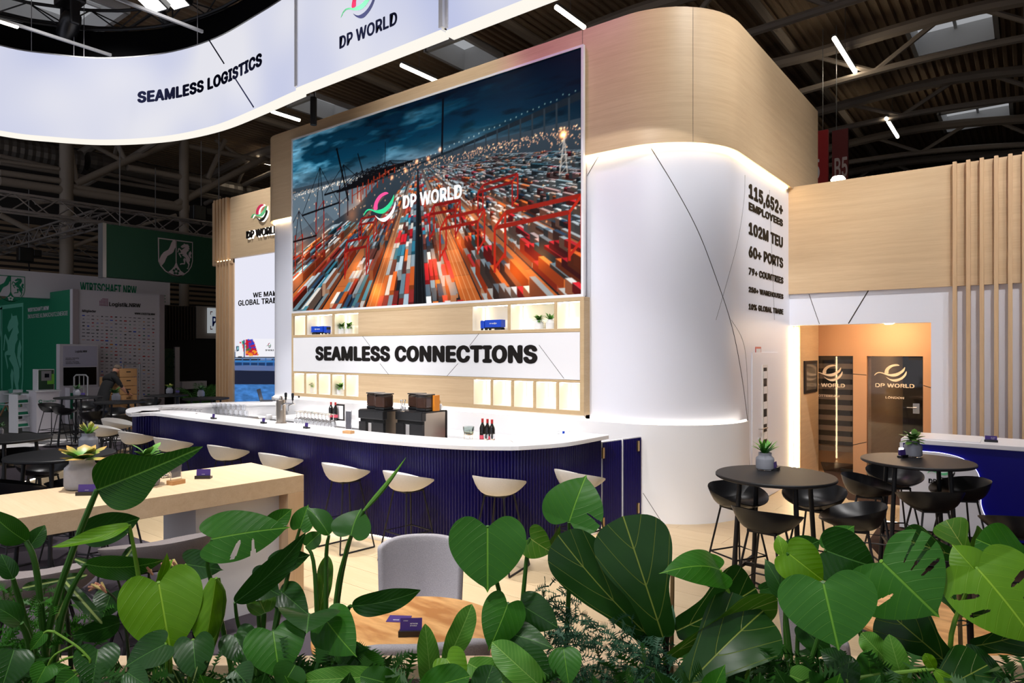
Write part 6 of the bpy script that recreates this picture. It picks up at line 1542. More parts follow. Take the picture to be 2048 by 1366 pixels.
# green flash counter, machine, leaflet rack
p0 = Pz(73, 866); zc = Px(73, 784, p0.x).z
gc = thing('promo_counter', 'white promotion counter with a green GreenFlash mark', 'counter', loc=p0)
yb2 = Px(118, 820, p0.x).y; MB().prism([(p0.x, p0.y), (p0.x, yb2), (p0.x - .75, yb2), (p0.x - .55, p0.y)], 0, zc).build('body', 'nrw_white', gc, True, fix=True); MB().prism([(p0.x + .04, p0.y - .04), (p0.x + .04, yb2 + .04), (p0.x - .8, yb2 + .04), (p0.x - .6, p0.y - .04)], zc, zc + .03).build('top', 'white_gloss', gc, True, fix=True)
def CW(px, py): q = Px(px, py, p0.x); return (p0.x + .003, q.y, q.z)
a, b = CW(86.5, 804.5), CW(112, 804.5); text('GreenFlash', 'nrw_green', gc, a, YD, b[1] - a[1], .05, bold=.01, depth_=.002)
o = CW(81, 803); MB().tube([(o[0], o[1] + .035 * math.cos(t), o[2] + .035 * math.sin(t)) for t in np.linspace(.4, 5.8, 14)], .010, 5).build('flash_mark', 'nrw_green', gc, True)
a = Px(75, 782, p0.x - .12); b = Px(109, 738, p0.x - .12); XM = p0.x - .12
mc = thing('control_cabinet', 'dark green control cabinet with a grey display, standing on the promotion counter', 'machine', loc=(XM, a.y, zc + .03))
MB().box((XM - .35, a.y, zc + .03), (XM, b.y, b.z)).build('case', 'white_gloss', mc, True, bev=.01); MB().box((XM, a.y + .02, zc + .05), (XM + .015, b.y - .02, b.z - .02)).build('door', 'machine_green', mc, True)
a2, b2 = Px(82, 742, XM), Px(102, 761, XM); MB().box((XM + .015, a2.y, b2.z), (XM + .03, b2.y, a2.z)).build('display_plate', 'alu', mc, True); MB().box((XM + .03, a2.y + .07, b2.z + .08), (XM + .034, b2.y - .05, a2.z - .07)).build('display', 'screen_off', mc, True)
a2, b2 = Px(94, 748, XM), Px(108, 768, XM); MB().box((XM + .015, a2.y, b2.z), (XM + .019, b2.y, a2.z)).build('lime_panel', 'lime', mc, True)
q0 = Pz(32, 866); rk = thing('leaflet_rack', 'white stepped leaflet rack with green leaflets, left of the promotion counter', 'rack', loc=q0, rz=.35)
for sy in (0, .34): MB().box((-.25, sy, 0), (.05, sy + .02, .96 if True else 1)).build('side', 'white_gloss', rk)
for k in range(3):
    z = .12 + .30 * k; MB().box((-.25, .02, z), (.03, .34, z + .02)).build('shelf', 'white_gloss', rk); me = MB().box((-.004, .03, 0), (.0, .33, .20)).mesh('leaflet'); me.transform(Matrix.Translation((-.03, 0, z + .02)) @ Matrix.Rotation(-.3, 4, 'Y')); link('leaflet', me, 'paper', rk); me = MB().box((.001, .06, 0), (.003, .33, .07)).mesh('leaflet_print'); me.transform(Matrix.Translation((-.03, 0, z + .025)) @ Matrix.Rotation(-.3, 4, 'Y')); link('leaflet_print', me, 'nrw_green', rk)
# white shell chairs with wooden legs
def shell_chair(px, py, rz, lab):
    q = Pz(px, py); t = thing('shell_chair', lab, 'chair', loc=q, rz=rz, group='white shell chairs'); rows = []
    for i in range(9):
        u = i / 8; row = []
        for j in range(11):
            v = -1 + 2 * j / 10
            if u < .5: y = .22 - .8 * u; z = .45 - .03 * math.sin(u * 2 * math.pi / 1.0) + .05 * v * v
            else: y = -.18 - .12 * (u - .5); z = .45 + (u - .5) * .76 - .02
            row.append((v * (.22 - .03 * (u > .8)), y + (.08 * v * v if u > .4 else 0), z))
        rows.append(row)
    o = MB().grid(rows).build('shell', 'white_gloss', t, smooth=True); s = o.modifiers.new('thick', 'SOLIDIFY'); s.thickness = .012
    for sx in (-1, 1):
        for sy in (-1, 1): MB().tube([(sx * .10, sy * .10, .43), (sx * .24, sy * .23, 0)], .014, 7).build('leg', 'oak_legs', t)
shell_chair(22, 840, 2.2, 'white shell chair with wooden legs nearest the leaflet rack'); shell_chair(4, 832, 1.2, 'white shell chair cut by the left edge of the photo'); shell_chair(27, 831, 3.6, 'white shell chair at the far side of the green wall')
q = Pz(34, 834); t = thing('cafe_table', 'small pale table among the white shell chairs', 'table', loc=q); MB().lathe([(0, .72), (.35, .72), (.35, .745), (0, .745)], 24).build('table_top', 'white_gloss', t); MB().lathe([(.03, 0), (.03, .72)], 10).build('column', 'alu', t); MB().lathe([(0, 0), (.2, 0), (.2, .015), (0, .015)], 20).build('foot', 'alu', t)
# trolley, cartons
bx = Pd(250, 790, 16.6); bx.z = 0
for k in range(7):
    for c_, (ox, oy, m, lab) in enumerate(((0, 0, 'cardboard', 'right'), (-.45, -.12, 'cardboard', 'left'))):
        if c_ == 1 and k > 5: continue
        x0, y0 = bx.x + ox, bx.y + oy; z = .12 + k * .215
        t = thing('carton', '%s carton from the bottom in the %s stack by the logo wall' % (('first', 'second', 'third', 'fourth', 'fifth', 'sixth', 'seventh')[k], lab), 'carton', loc=(x0, y0, z), group='stacked cartons')
        MB().box((-.22, -.20, 0), (.20, .20, .205)).build('box', m, t, bev=.006); MB().box((.199, -.05, .115), (.2015, .05, .14)).build('hand_hole', 'black_rubber', t)
cr = thing('trolley', 'grey tube trolley carrying the cartons, by the logo wall', 'trolley', loc=bx)
MB().box((-.75, -.36, .09), (.26, .26, .115)).build('deck', 'alu', cr); MB().tube([(.23, .25, .1), (.23, .25, 1.72), (-.7, .25, 1.72), (-.7, .25, .1)], .02, 8).build('frame', 'alu', cr)
for sx in (-.65, .18):
    for sy in (-.3, .2): me = MB().lathe([(0, -.015), (.045, -.015), (.045, .015), (0, .015)], 12).mesh('wheel'); me.transform(Matrix.Translation((sx, sy, .045)) @ Matrix.Rotation(math.pi / 2, 4, 'X')); link('wheel', me, 'black_rubber', cr)
q = Pd(162, 800, 16.2); q.z = 0; hc = thing('hand_truck', 'grey tubular hand truck standing upright left of the person', 'hand truck', loc=q, rz=.6)
MB().tube([(-.17, 0, .05), (-.17, 0, 1.42), (-.12, 0, 1.47), (.12, 0, 1.47), (.17, 0, 1.42), (.17, 0, .05)], .02, 8).build('frame', 'alu', hc, smooth=True); MB().tube([(-.04, 0, .1), (-.04, 0, 1.45)], .012, 6).build('bar', 'alu', hc); MB().tube([(.07, 0, .1), (.07, 0, 1.45)], .012, 6).build('bar', 'alu', hc); MB().box((-.2, -.25, 0), (.2, 0, .015)).build('toe_plate', 'alu', hc)
for sx in (-.2, .2): me = MB().lathe([(0, -.02), (.11, -.02), (.11, .02), (0, .02)], 16).mesh('wheel'); me.transform(Matrix.Translation((sx, .08, .11)) @ Matrix.Rotation(math.pi / 2, 4, 'Y')); link('wheel', me, 'black_rubber', hc)
# person bending over the trolley, seen from behind
def skin_body(name, joints, edges, m, parent, sub=2):
    me = bpy.data.meshes.new(name); me.from_pydata([j[0] for j in joints], edges, []); o = link(name, me, m, parent)
    sm = o.modifiers.new('skin', 'SKIN'); sm.use_smooth_shade = True
    for v, j in zip(me.skin_vertices[0].data, joints): v.radius = (j[1], j[2] if len(j) > 2 else j[1])
    me.skin_vertices[0].data[0].use_root = True
    sb = o.modifiers.new('sub', 'SUBSURF'); sb.levels = sub; sb.render_levels = sub
    return o
pq = Pd(205, 800, 16.0); pq.z = 0
pe = thing('person', 'person in a black T-shirt and dark trousers bending over cartons, back to us', 'person', loc=pq, rz=.30)
J = [((0, -.02, .92), .15, .12), ((0, .06, 1.12), .15, .11), ((0, .17, 1.32), .185, .12), ((0, .24, 1.44), .13, .09), ((0, .31, 1.50), .055), ((0, .35, 1.55), .06),
     ((-.19, .20, 1.40), .065), ((-.27, .30, 1.16), .048), ((-.22, .50, 1.02), .036), ((.19, .20, 1.40), .065), ((.28, .30, 1.16), .048), ((.24, .50, 1.02), .036),
     ((-.10, -.02, .84), .095), ((-.11, .03, .48), .065), ((-.11, -.01, .08), .045), ((-.11, .10, .03), .04), ((.10, -.02, .84), .095), ((.11, .03, .48), .065), ((.11, -.01, .08), .045), ((.11, .10, .03), .04)]
E_ = [(0, 1), (1, 2), (2, 3), (3, 4), (4, 5), (3, 6), (6, 7), (7, 8), (3, 9), (9, 10), (10, 11), (0, 12), (12, 13), (13, 14), (14, 15), (0, 16), (16, 17), (17, 18), (18, 19)]
body = skin_body('body', J, E_, 'shirt_black', pe)
hd = MB().lathe([(0, -.125), (.045, -.115), (.07, -.06), (.078, .0), (.076, .05), (.055, .10), (0, .122)], 20).mesh('head'); hd.transform(Matrix.Translation((-.02, .40, 1.60)) @ Matrix.Rotation(-.7, 4, 'X') @ Matrix.Diagonal((.95, 1.12, 1, 1))); link('head', hd, 'skin', pe, smooth=True)
hr = MB().lathe([(.081, .0), (.080, .05), (.058, .104), (0, .127)], 20).mesh('hair'); hr.transform(Matrix.Translation((-.02, .395, 1.602)) @ Matrix.Rotation(-.45, 4, 'X') @ Matrix.Diagonal((.97, 1.14, 1, 1))); link('hair', hr, 'hair_grey', pe, smooth=True)
for s_ in (-1, 1):
    MB().lathe([(0, -.03), (.012, -.015), (.014, .01), (0, .03)], 10, (-.02 + s_ * .078, .40, 1.595)).build('ear', 'skin', pe, smooth=True)
    MB().tube([(s_ * .245, .27, 1.24), (s_ * .275, .31, 1.15), (s_ * .25, .42, 1.07), (s_ * .228, .50, 1.02)], .05, 10, rs=[.054, .050, .042, .034]).build('forearm', 'skin', pe, smooth=True)
    pj = [((s_ * .225, .51, 1.015), .034, .02), ((s_ * .215, .57, .985), .036, .018)]; pj2 = []
    ed = [(0, 1)]
    for k in range(4):
        b0 = (s_ * (.19 + .016 * k), .60, .975); e0 = (s_ * (.19 + .016 * k), .645 - .006 * abs(k - 1), .945); pj += [(b0, .010), (e0, .008)]; ed += [(1, 2 + 2 * k), (2 + 2 * k, 3 + 2 * k)]
    pj += [((s_ * .185, .55, .98), .011), ((s_ * .165, .585, .965), .009)]; ed += [(0, 10), (10, 11)]
    skin_body('hand', pj, ed, 'skin', pe, 1)
mat('trousers', S(30, 30, 36), .9)
MB().tube([(-.1, -.02, .95), (-.1, -.02, .85)], .01, 4)
text('CREW', 'grey_print', pe, (0, 0, 0), (1, 0, 0), .01, .01, depth_=.0, world=False) if False else None
# dark stand farther back with sign and counter
XD = -25.0 + 1.5
fs_ = thing('far_stand', 'dark neighbouring stand with pale panels behind the bar tables', 'stand', loc=(XD, Px(380, 700, XD).y, 0))
def FW(px, py): return Px(px, py, XD)
def fbox(n_, xa, ya, xb, yb, m, d=.1, o_=0):
    a, b = FW(xa, ya), FW(xb, yb); return MB().box((XD - d + o_, a.y, max(0, b.z)), (XD + o_, b.y, a.z)).build(n_, m, fs_, True)
mat('stand_dark', S(24, 22, 22), .9); mat('stand_brown', S(48, 38, 30), .8); mat('stand_pale', S(150, 140, 132), .8)
fbox('back_panel', 320, 610, 560, 860, 'stand_dark')
for k in range(10): fbox('fin', 330 + k * 6, 612, 333 + k * 6, 680, 'stand_brown', .06, .07)
fbox('pale_panel', 391, 612, 470, 678, 'stand_pale', .05, .06); fbox('white_post', 347, 694, 356, 815, 'nrw_white', .1, .12); fbox('white_ledge', 356, 763, 405, 776, 'nrw_white', .3, .3); fbox('green_panel', 328, 697, 346, 775, 'machine_green', .04, .06)
e = FW(330, 703); shield(fs_, (XD + .065, e.y - .1, e.z), YD, .55, 'nrw_green_dark', 'machine_green')
sg2 = thing('square_sign', 'white square sign with red corner brackets and a blue P, left of the timber column', 'sign', loc=FW(420, 667)); a, b = FW(412.5, 616), FW(450, 667)
MB().box((XD + .05, a.y, b.z), (XD + .16, b.y, a.z)).build('board', glow('sign_lit', S(200, 206, 210), .5).name, sg2, True)
l = FW(420, 653); text('P', 'truck_blue', sg2, (XD + .163, l.y, l.z), YD, .16, .36, bold=.03, depth_=.003)
for (xa, ya, xb, yb) in ((416, 623, 420.5, 624.8), (416, 623, 417.2, 629.5), (416, 657.5, 420.5, 659.4), (416, 652, 417.2, 659.4)):
    a, b = FW(xa, ya), FW(xb, yb); MB().box((XD + .16, a.y, b.z), (XD + .164, b.y, a.z)).build('red_bracket', 'bottle_red', sg2, True)
# palm
q = Pd(402, 806, 17.2); q.z = 0
pm = thing('potted_palm', 'potted palm with arching green fronds beside the timber column', 'palm', loc=q); MB().lathe([(0, 0), (.18, 0), (.24, .42), (.21, .42), (.2, .38), (0, .38)], 24).build('pot', mat('pot_ochre', S(150, 120, 30), .7).name, pm, smooth=True); mat('palm_green', S(54, 110, 36), .5)
rng = random.Random(8)
for k in range(15):
    a = k * 2.4; L_ = rng.uniform(.7, 1.15); up_ = rng.uniform(.7, 1.2); pth = [Vector((math.cos(a) * L_ * .75 * u ** 1.2, math.sin(a) * L_ * .75 * u ** 1.2, .38 + up_ * (1.25 * u - .55 * u * u))) for u in np.linspace(0, 1, 9)]
    mb = MB().tube(pth, .008, 5)
    for i in range(2, 9):
        d_ = (pth[i] - pth[i - 1]).normalized(); sd = d_.cross(Vector((0, 0, 1))).normalized()
        for s_ in (-1, 1):
            for f_ in (0, .5):
                b = pth[i - 1].lerp(pth[i], f_); tip = b + sd * s_ * .26 * (1 - .06 * i) + d_ * .20 - Vector((0, 0, .05)); mid_ = b.lerp(tip, .5) + Vector((0, 0, .03)); n_ = d_ * .014
                mb.add([b, mid_ + n_, tip, mid_ - n_], [(0, 1, 2, 3)])
    mb.build('frond', 'palm_green', pm, smooth=False)
# ================================================================ planting in the foreground
def leaf_mat(name, c_lo, c_hi, c_vein, freq=9.0, slant=.55, vein_w=.10, rough=.36, mid=.028, coat=.15, back=None, vstr=.28):
    m, nt, b = nodes(name); L = nt.links; N = nt.nodes.new
    uv = N('ShaderNodeUVMap'); sp = N('ShaderNodeSeparateXYZ'); L.new(uv.outputs[0], sp.inputs[0])
    def mth(op, a, b_=None, c=None):
        n = N('ShaderNodeMath'); n.operation = op
        for i, x in enumerate((a, b_, c)):
            if x is None: continue
            if isinstance(x, (int, float)): n.inputs[i].default_value = x
            else: L.new(x, n.inputs[i])
        return n.outputs[0]
    u, v = sp.outputs['X'], sp.outputs['Y']
    av = mth('ABSOLUTE', v)
    ph = mth('MULTIPLY', mth('SUBTRACT', u, mth('MULTIPLY', mth('POWER', av, 1.25), slant)), freq)
    fr = mth('ABSOLUTE', mth('SUBTRACT', mth('FRACT', ph), .5))                  # 0 on a side vein
    sv = mth('SUBTRACT', 1.0, mth('SMOOTH_MIN', 1.0, mth('DIVIDE', fr, vein_w), .05))
    sv = mth('MAXIMUM', sv, 0.0)
    mv = mth('MAXIMUM', mth('SUBTRACT', 1.0, mth('DIVIDE', av, mid)), 0.0)
    mv = mth('MINIMUM', mth('MULTIPLY', mv, 2.2), 1.0)
    vein = mth('MAXIMUM', mth('MULTIPLY', sv, vstr), mv)
    no = N('ShaderNodeTexNoise'); no.inputs['Scale'].default_value = 9; no.inputs['Detail'].default_value = 3
    tc = N('ShaderNodeTexCoord'); L.new(tc.outputs['Object'], no.inputs['Vector'])
    mx = N('ShaderNodeMix'); mx.data_type = 'RGBA'; mx.inputs['A'].default_value = (*c_lo, 1); mx.inputs['B'].default_value = (*c_hi, 1); L.new(no.outputs['Fac'], mx.inputs['Factor'])
    m2 = N('ShaderNodeMix'); m2.data_type = 'RGBA'; m2.inputs['B'].default_value = (*c_vein, 1); L.new(mx.outputs['Result'], m2.inputs['A']); L.new(vein, m2.inputs['Factor'])
    L.new(m2.outputs['Result'], b.inputs['Base Color'])
    b.inputs['Roughness'].default_value = rough; b.inputs['Specular IOR Level'].default_value = .3; b.inputs['Coat Weight'].default_value = coat; b.inputs['Coat Roughness'].default_value = .4
    bp = N('ShaderNodeBump'); bp.inputs['Strength'].default_value = .5; bp.inputs['Distance'].default_value = .006
    hgt = mth('ADD', mth('MULTIPLY', vein, -.6), mth('ADD', mth('MULTIPLY', fr, -.28), mth('MULTIPLY', no.outputs['Fac'], .8))); L.new(hgt, bp.inputs['Height']); L.new(bp.outputs['Normal'], b.inputs['Normal'])
    # a little light passes through the blade
    tr = N('ShaderNodeBsdfTranslucent'); L.new(m2.outputs['Result'], tr.inputs['Color']); ms = N('ShaderNodeMixShader'); ms.inputs[0].default_value = .18
    out = nt.nodes['Material Output']; L.new(b.outputs[0], ms.inputs[1]); L.new(tr.outputs[0], ms.inputs[2]); L.new(ms.outputs[0], out.inputs['Surface'])
leaf_mat('lf_mon', S(38, 98, 16), S(62, 130, 28), S(112, 172, 50), 6, .5, .05, .42, .03, .1)
leaf_mat('lf_dark', S(24, 70, 18), S(46, 98, 28), S(84, 138, 60), 7, .5, .05, .30, .03, .3)
leaf_mat('lf_lime', S(84, 140, 4), S(112, 164, 12), S(150, 196, 50), 6, .5, .04, .42, .03, .1)
leaf_mat('lf_str', S(28, 84, 14), S(54, 116, 24), S(110, 168, 60), 22, .25, .18, .26, .035, .35, vstr=.25)
leaf_mat('lf_fig', S(22, 62, 16), S(40, 86, 22), S(140, 158, 66), 3.4, .62, .03, .33, .024, .15, vstr=.8)
leaf_mat('lf_figpale', S(58, 110, 24), S(92, 140, 34), S(170, 186, 90), 3.4, .62, .035, .4, .026, .05, vstr=.8)
leaf_mat('lf_fern', S(70, 136, 36), S(110, 172, 60), S(150, 200, 90), 16, .2, .2, .35, .04, .2, vstr=.3)
leaf_mat('lf_blue', S(40, 84, 60), S(70, 112, 80), S(110, 150, 120), 20, .2, .2, .5, .05, .0)
leaf_mat('lf_stripe', S(36, 70, 26), S(52, 90, 36), S(170, 190, 110), 2, .1, .02, .4, .25, .1)
mat('stalk_green', S(62, 112, 36), .45, noise=.2, nscale=20); mat('stalk_lime', S(120, 168, 50), .45); mat('stalk_dark', S(46, 60, 26), .6); mat('cane', S(150, 116, 76), .8); mat('bark', S(52, 32, 26), .9)
OUT = {
    'heart': [(.03, .0), (-.07, .18), (-.15, .42), (-.14, .66), (-.04, .88), (.12, 1.0), (.33, .99), (.55, .82), (.74, .55), (.88, .26), (.95, .08), (1.03, 0)],
    'strel': [(0, 0), (.02, .34), (.08, .66), (.20, .93), (.38, 1.0), (.58, .90), (.78, .60), (.92, .25), (1.0, 0)],
    'twist': [(0, 0), (.01, .42), (.06, .80), (.16, 1.0), (.30, .98), (.42, .72), (.52, .46), (.66, .34), (.82, .24), (.93, .12), (1, 0)],
    'fiddle': [(0, 0), (-.01, .24), (.06, .38), (.2, .44), (.38, .55), (.56, .82), (.72, 1.0), (.86, .96), (.96, .62), (1.0, 0)],
    'strap': [(0, .35), (.2, .72), (.42, .98), (.62, 1.0), (.8, .88), (.93, .5), (1, 0)],
    'oval': [(.0, 0), (-.04, .3), (.0, .66), (.16, .95), (.36, 1.0), (.6, .82), (.82, .42), (.94, .14), (1.02, 0)],
}
def blade(kind, B, T_, W_, roll=0.0, bend=.08, fold=.18, ripple=.03, slits=None, seed=0, cut=1.0, droop=0.0):
    rng = random.Random(seed); a = T_ - B; L_ = a.length; ax = a.normalized()
    v = (Vector((0, 0, H)) - (B + T_) / 2).normalized(); l = ax.cross(v).normalized(); n = l.cross(ax).normalized()
    if n.dot(v) < 0: n = -n; l = -l
    R_ = Matrix.Rotation(math.radians(roll), 3, ax); l = R_ @ l; n = R_ @ n
    o = OUT['heart' if kind == 'monstera' else kind]; fine = 5 if kind != 'monstera' else 14
    o = cat_rom(o, fine); m = len(o); ns = 30 if kind == 'monstera' else 5
    vs, fs, uv = [], [], []; ph = rng.random() * 6
    f_rip = {'strap': 16, 'fiddle': 9, 'strel': 7}.get(kind, 5)
    def pos(u, w):      # u along, w across (-1..1 in half widths)
        nn = bend * L_ * 4 * max(0, u) * (1 - u) + fold * W_ * abs(w) ** 1.4 + ripple * L_ * math.sin(f_rip * u + ph + (1.3 if w > 0 else 0)) * abs(w) ** 2 - droop * L_ * u * u
        return B + ax * (L_ * u) + l * (W_ * w) + n * nn
    for side in (-1, 1):
        base = len(vs)
        for i, (uo, vo) in enumerate(o):
            t = i / (m - 1); um = t ** 1.35 if kind in ('heart', 'monstera', 'oval') else max(0, min(1, uo))
            sc = 1.0
            for j in range(ns + 1):
                s = j / ns * sc; uu = um + (uo - um) * s; ww = vo * s * side
                vs.append(tuple(pos(uu, ww))); uv.append((uu, ww))
        for i in range(m - 1):
            for j in range(ns):
                t_, s_m = (i + .5) / (m - 1), (j + .5) / ns
                if slits and any(sd_ == side and a0_ < s_m < a1_ and abs(t_ - tc_) < hw_ * (math.sqrt(max(0, 1 - ((s_m - (a0_ + a1_) / 2) / ((a1_ - a0_) / 2)) ** 2)) if a1_ < 1 else .35 + .65 * (s_m - a0_) / (1 - a0_)) for sd_, tc_, a0_, a1_, hw_ in slits): continue
                q = base + i * (ns + 1) + j; f = (q, q + 1, q + ns + 2, q + ns + 1); fs.append(f if side > 0 else f[::-1])
    return vs, fs, uv
def stem(p, pts, r0, r1, m, name='stalk'):
    pts = [Vector(x) for x in cat_rom([tuple(q) for q in pts], 5)]; k = len(pts)
    return MB().tube(pts, r0, 8, rs=[r0 + (r1 - r0) * i / (k - 1) for i in range(k)]).build(name, m, p, True, smooth=True)
SOIL = .84
def plant(name, label, cat, root, leaves, stalk='stalk_green', group=None, rs=(.0045, .009)):
    r = Pd(root[0], 1400, root[1]); r.z = SOIL
    t = thing(name, label, cat, loc=r, group=group)
    for i, sp in enumerate(leaves):
        kind, bx, by, bd, tx, ty, td, hw, m = sp[:9]; o = sp[9] if len(sp) > 9 else {}
        B, T_ = Pd(bx, by, bd), Pd(tx, ty, td); W_ = hw * (bd + td) / 2 / F
        kw = {k: o[k] for k in ('roll', 'bend', 'fold', 'ripple', 'slits', 'droop') if k in o}
        d_ = blade(kind, B, T_, W_, seed=bx + by, **kw)
        ob = leaf_obj('leaf', d_, Matrix.Identity(4), m, t); ob.matrix_parent_inverse = t.matrix_basis.inverted()
        if o.get('stem', 1):
            rr = r + Vector(((i % 3 - 1) * .03, (i % 2) * .03, 0))
            if 'via' in o: mid_ = [Pd(*q) for q in o['via']]
            else:
                back_ = (B - T_).normalized(); mid_ = [B + back_ * .03 * 0 + (rr - B) * .3 + CAMF * .02 + Vector((0, 0, .04))]
            if o.get('to'): rr = Pd(*o['to'])
            stem(t, [B] + mid_ + [rr], o.get('r0', rs[0]), o.get('r1', rs[1]), o.get('sm', stalk), 'stalk')
    return t
# planter
pl = thing('planter', 'oak planter box full of plants along the bottom of the photo', 'planter', loc=Pd(1024, 1400, 2.0) * 1.0); pl.location.z = 0
def CP(side, dep, z): p = CAMR * side + CAMF * dep; return (p.x, p.y, z)
def cbox(name, s0, s1, d0, d1, z0, z1, m):
    c = [CP(s0, d0, 0), CP(s1, d0, 0), CP(s1, d1, 0), CP(s0, d1, 0)]; return MB().prism([(p[0], p[1]) for p in c], z0, z1).build(name, m, pl, True, bev=.003, fix=True)
cbox('far_wall', -2.6, 2.6, 2.50, 2.58, 0, .88, 'oak_table'); cbox('near_wall', -2.6, 2.6, .95, 1.03, 0, .88, 'oak_table'); cbox('end_wall', -2.6, -2.52, 1.03, 2.5, 0, .88, 'oak_table'); cbox('end_wall', 2.52, 2.6, 1.03, 2.5, 0, .88, 'oak_table'); cbox('soil', -2.52, 2.52, 1.03, 2.5, 0, SOIL - .01, 'soil')
d0 = 2.05
ST = dict(bend=.02, fold=.25, ripple=.012)
plant('bird_of_paradise', 'tall bird-of-paradise plant at left with one big pointed leaf over the oak table', 'plant', (82, 2.1), [
    ('twist', 194, 980, 2.0, 406, 893, 2.12, 56, 'lf_str', dict(roll=12, fold=.22, bend=.03, via=[(150, 1090, 2.02), (100, 1250, 2.06)], r0=.008, r1=.012)),
    ('strel', 52, 1082, 2.0, -25, 1018, 1.95, 27, 'lf_str', dict(roll=-25, via=[(76, 1160, 2.02)], r0=.007, r1=.011)),
    ('strel', 58, 1096, 2.06, 90, 1050, 2.1, 17, 'lf_dark', dict(stem=0)),
    ('strel', 158, 1070, 2.1, 280, 1036, 2.2, 32, 'lf_dark', dict(roll=10, fold=.3, via=[(128, 1170, 2.12)], r0=.006)),
    ('strel', 172, 1128, 2.02, 328, 1120, 2.1, 26, 'lf_str', dict(roll=30, bend=.14, via=[(125, 1230, 2.05)], r0=.006)),
    ('strel', 26, 1157, 1.95, 2, 1108, 1.95, 16, 'lf_dark', dict(via=[(50, 1240, 2.0)], r0=.006)),
    ('strel', 42, 1246, 1.9, -30, 1205, 1.85, 24, 'lf_dark', dict(roll=30, via=[(60, 1300, 1.95)])),
    ('strel', 240, 1245, 2.15, 142, 1272, 2.05, 24, 'lf_dark', dict(roll=-20, stem=0)), ('heart', 222, 1186, 2.2, 204, 1240, 2.15, 28, 'lf_dark', dict(ripple=.05, fold=-.2, stem=0)),
], rs=(.007, .012))
plant('heart_leaf_philodendron', 'philodendron with one very large bright heart leaf, left of centre', 'plant', (335, 2.05), [
    ('heart', 317, 1164, 1.92, 343, 1316, 1.86, 75, 'lf_lime', dict(fold=.10, bend=.05, via=[(322, 1240, 1.98), (340, 1330, 2.0)])),
    ('strap', 432, 1156, 1.95, 410, 1293, 1.9, 27, 'lf_lime', dict(fold=-.7, roll=-15, bend=.02, via=[(445, 1230, 2.0)])),
    ('oval', 318, 1164, 1.96, 334, 1106, 1.98, 13, 'lf_lime', dict(roll=40, stem=0)), ('oval', 322, 1160, 1.97, 346, 1118, 2.0, 11, 'lf_lime', dict(roll=-40, stem=0)),
    ('strel', 259, 1050, 2.0, 103, 1094, 1.9, 17, 'lf_lime', dict(roll=40, bend=-.07, fold=.4, via=[(268, 1100, 2.02), (285, 1200, 2.05)], sm='stalk_lime')),
    ('heart', 386, 1280, 1.85, 393, 1362, 1.8, 38, 'lf_dark', dict(fold=-.1)), ('heart', 330, 1288, 1.8, 250, 1334, 1.76, 34, 'lf_dark', dict(fold=.12, roll=15)), ('heart', 372, 1128, 2.1, 445, 1140, 2.1, 30, 'lf_dark', dict(stem=1)),
    ('oval', 255, 1345, 1.7, 300, 1375, 1.68, 22, 'lf_dark', dict(stem=0)),
], stalk='stalk_lime')
sl = [(-1, .55, .62, .035), (-1, .70, .55, .03), (1, .6, .3, .02)]
plant('monstera', 'monstera with a slit leaf lying across the end of the oak table', 'plant', (500, 2.1), [
    ('monstera', 424, 1078, 2.02, 577, 1055, 2.1, 50, 'lf_mon', dict(roll=-14, fold=-.12, bend=.06, slits=[(1, .50, .22, .92, .022), (1, .62, .30, 1.01, .016)], via=[(415, 1130, 2.05), (440, 1230, 2.08)])),
    ('heart', 546, 1262, 1.88, 560, 1358, 1.82, 58, 'lf_mon', dict(fold=.08)), ('heart', 542, 1052, 2.15, 584, 1018, 2.2, 20, 'lf_mon', dict(stem=0)), ('heart', 600, 1056, 2.2, 616, 1010, 2.25, 22, 'lf_mon', {}),
    ('oval', 530, 1225, 2.1, 505, 1180, 2.15, 28, 'lf_figpale', dict(roll=20)), ('heart', 505, 1160, 2.1, 560, 1190, 2.08, 34, 'lf_dark', {}), ('oval', 540, 1130, 2.2, 620, 1110, 2.25, 24, 'lf_dark', dict(ripple=.05)), ('oval', 560, 1180, 2.2, 618, 1230, 2.15, 30, 'lf_dark', {}), ('heart', 470, 1270, 2.0, 500, 1330, 1.95, 36, 'lf_dark', {}), ('oval', 470, 1340, 1.8, 500, 1375, 1.78, 30, 'lf_dark', dict(stem=0)),
])
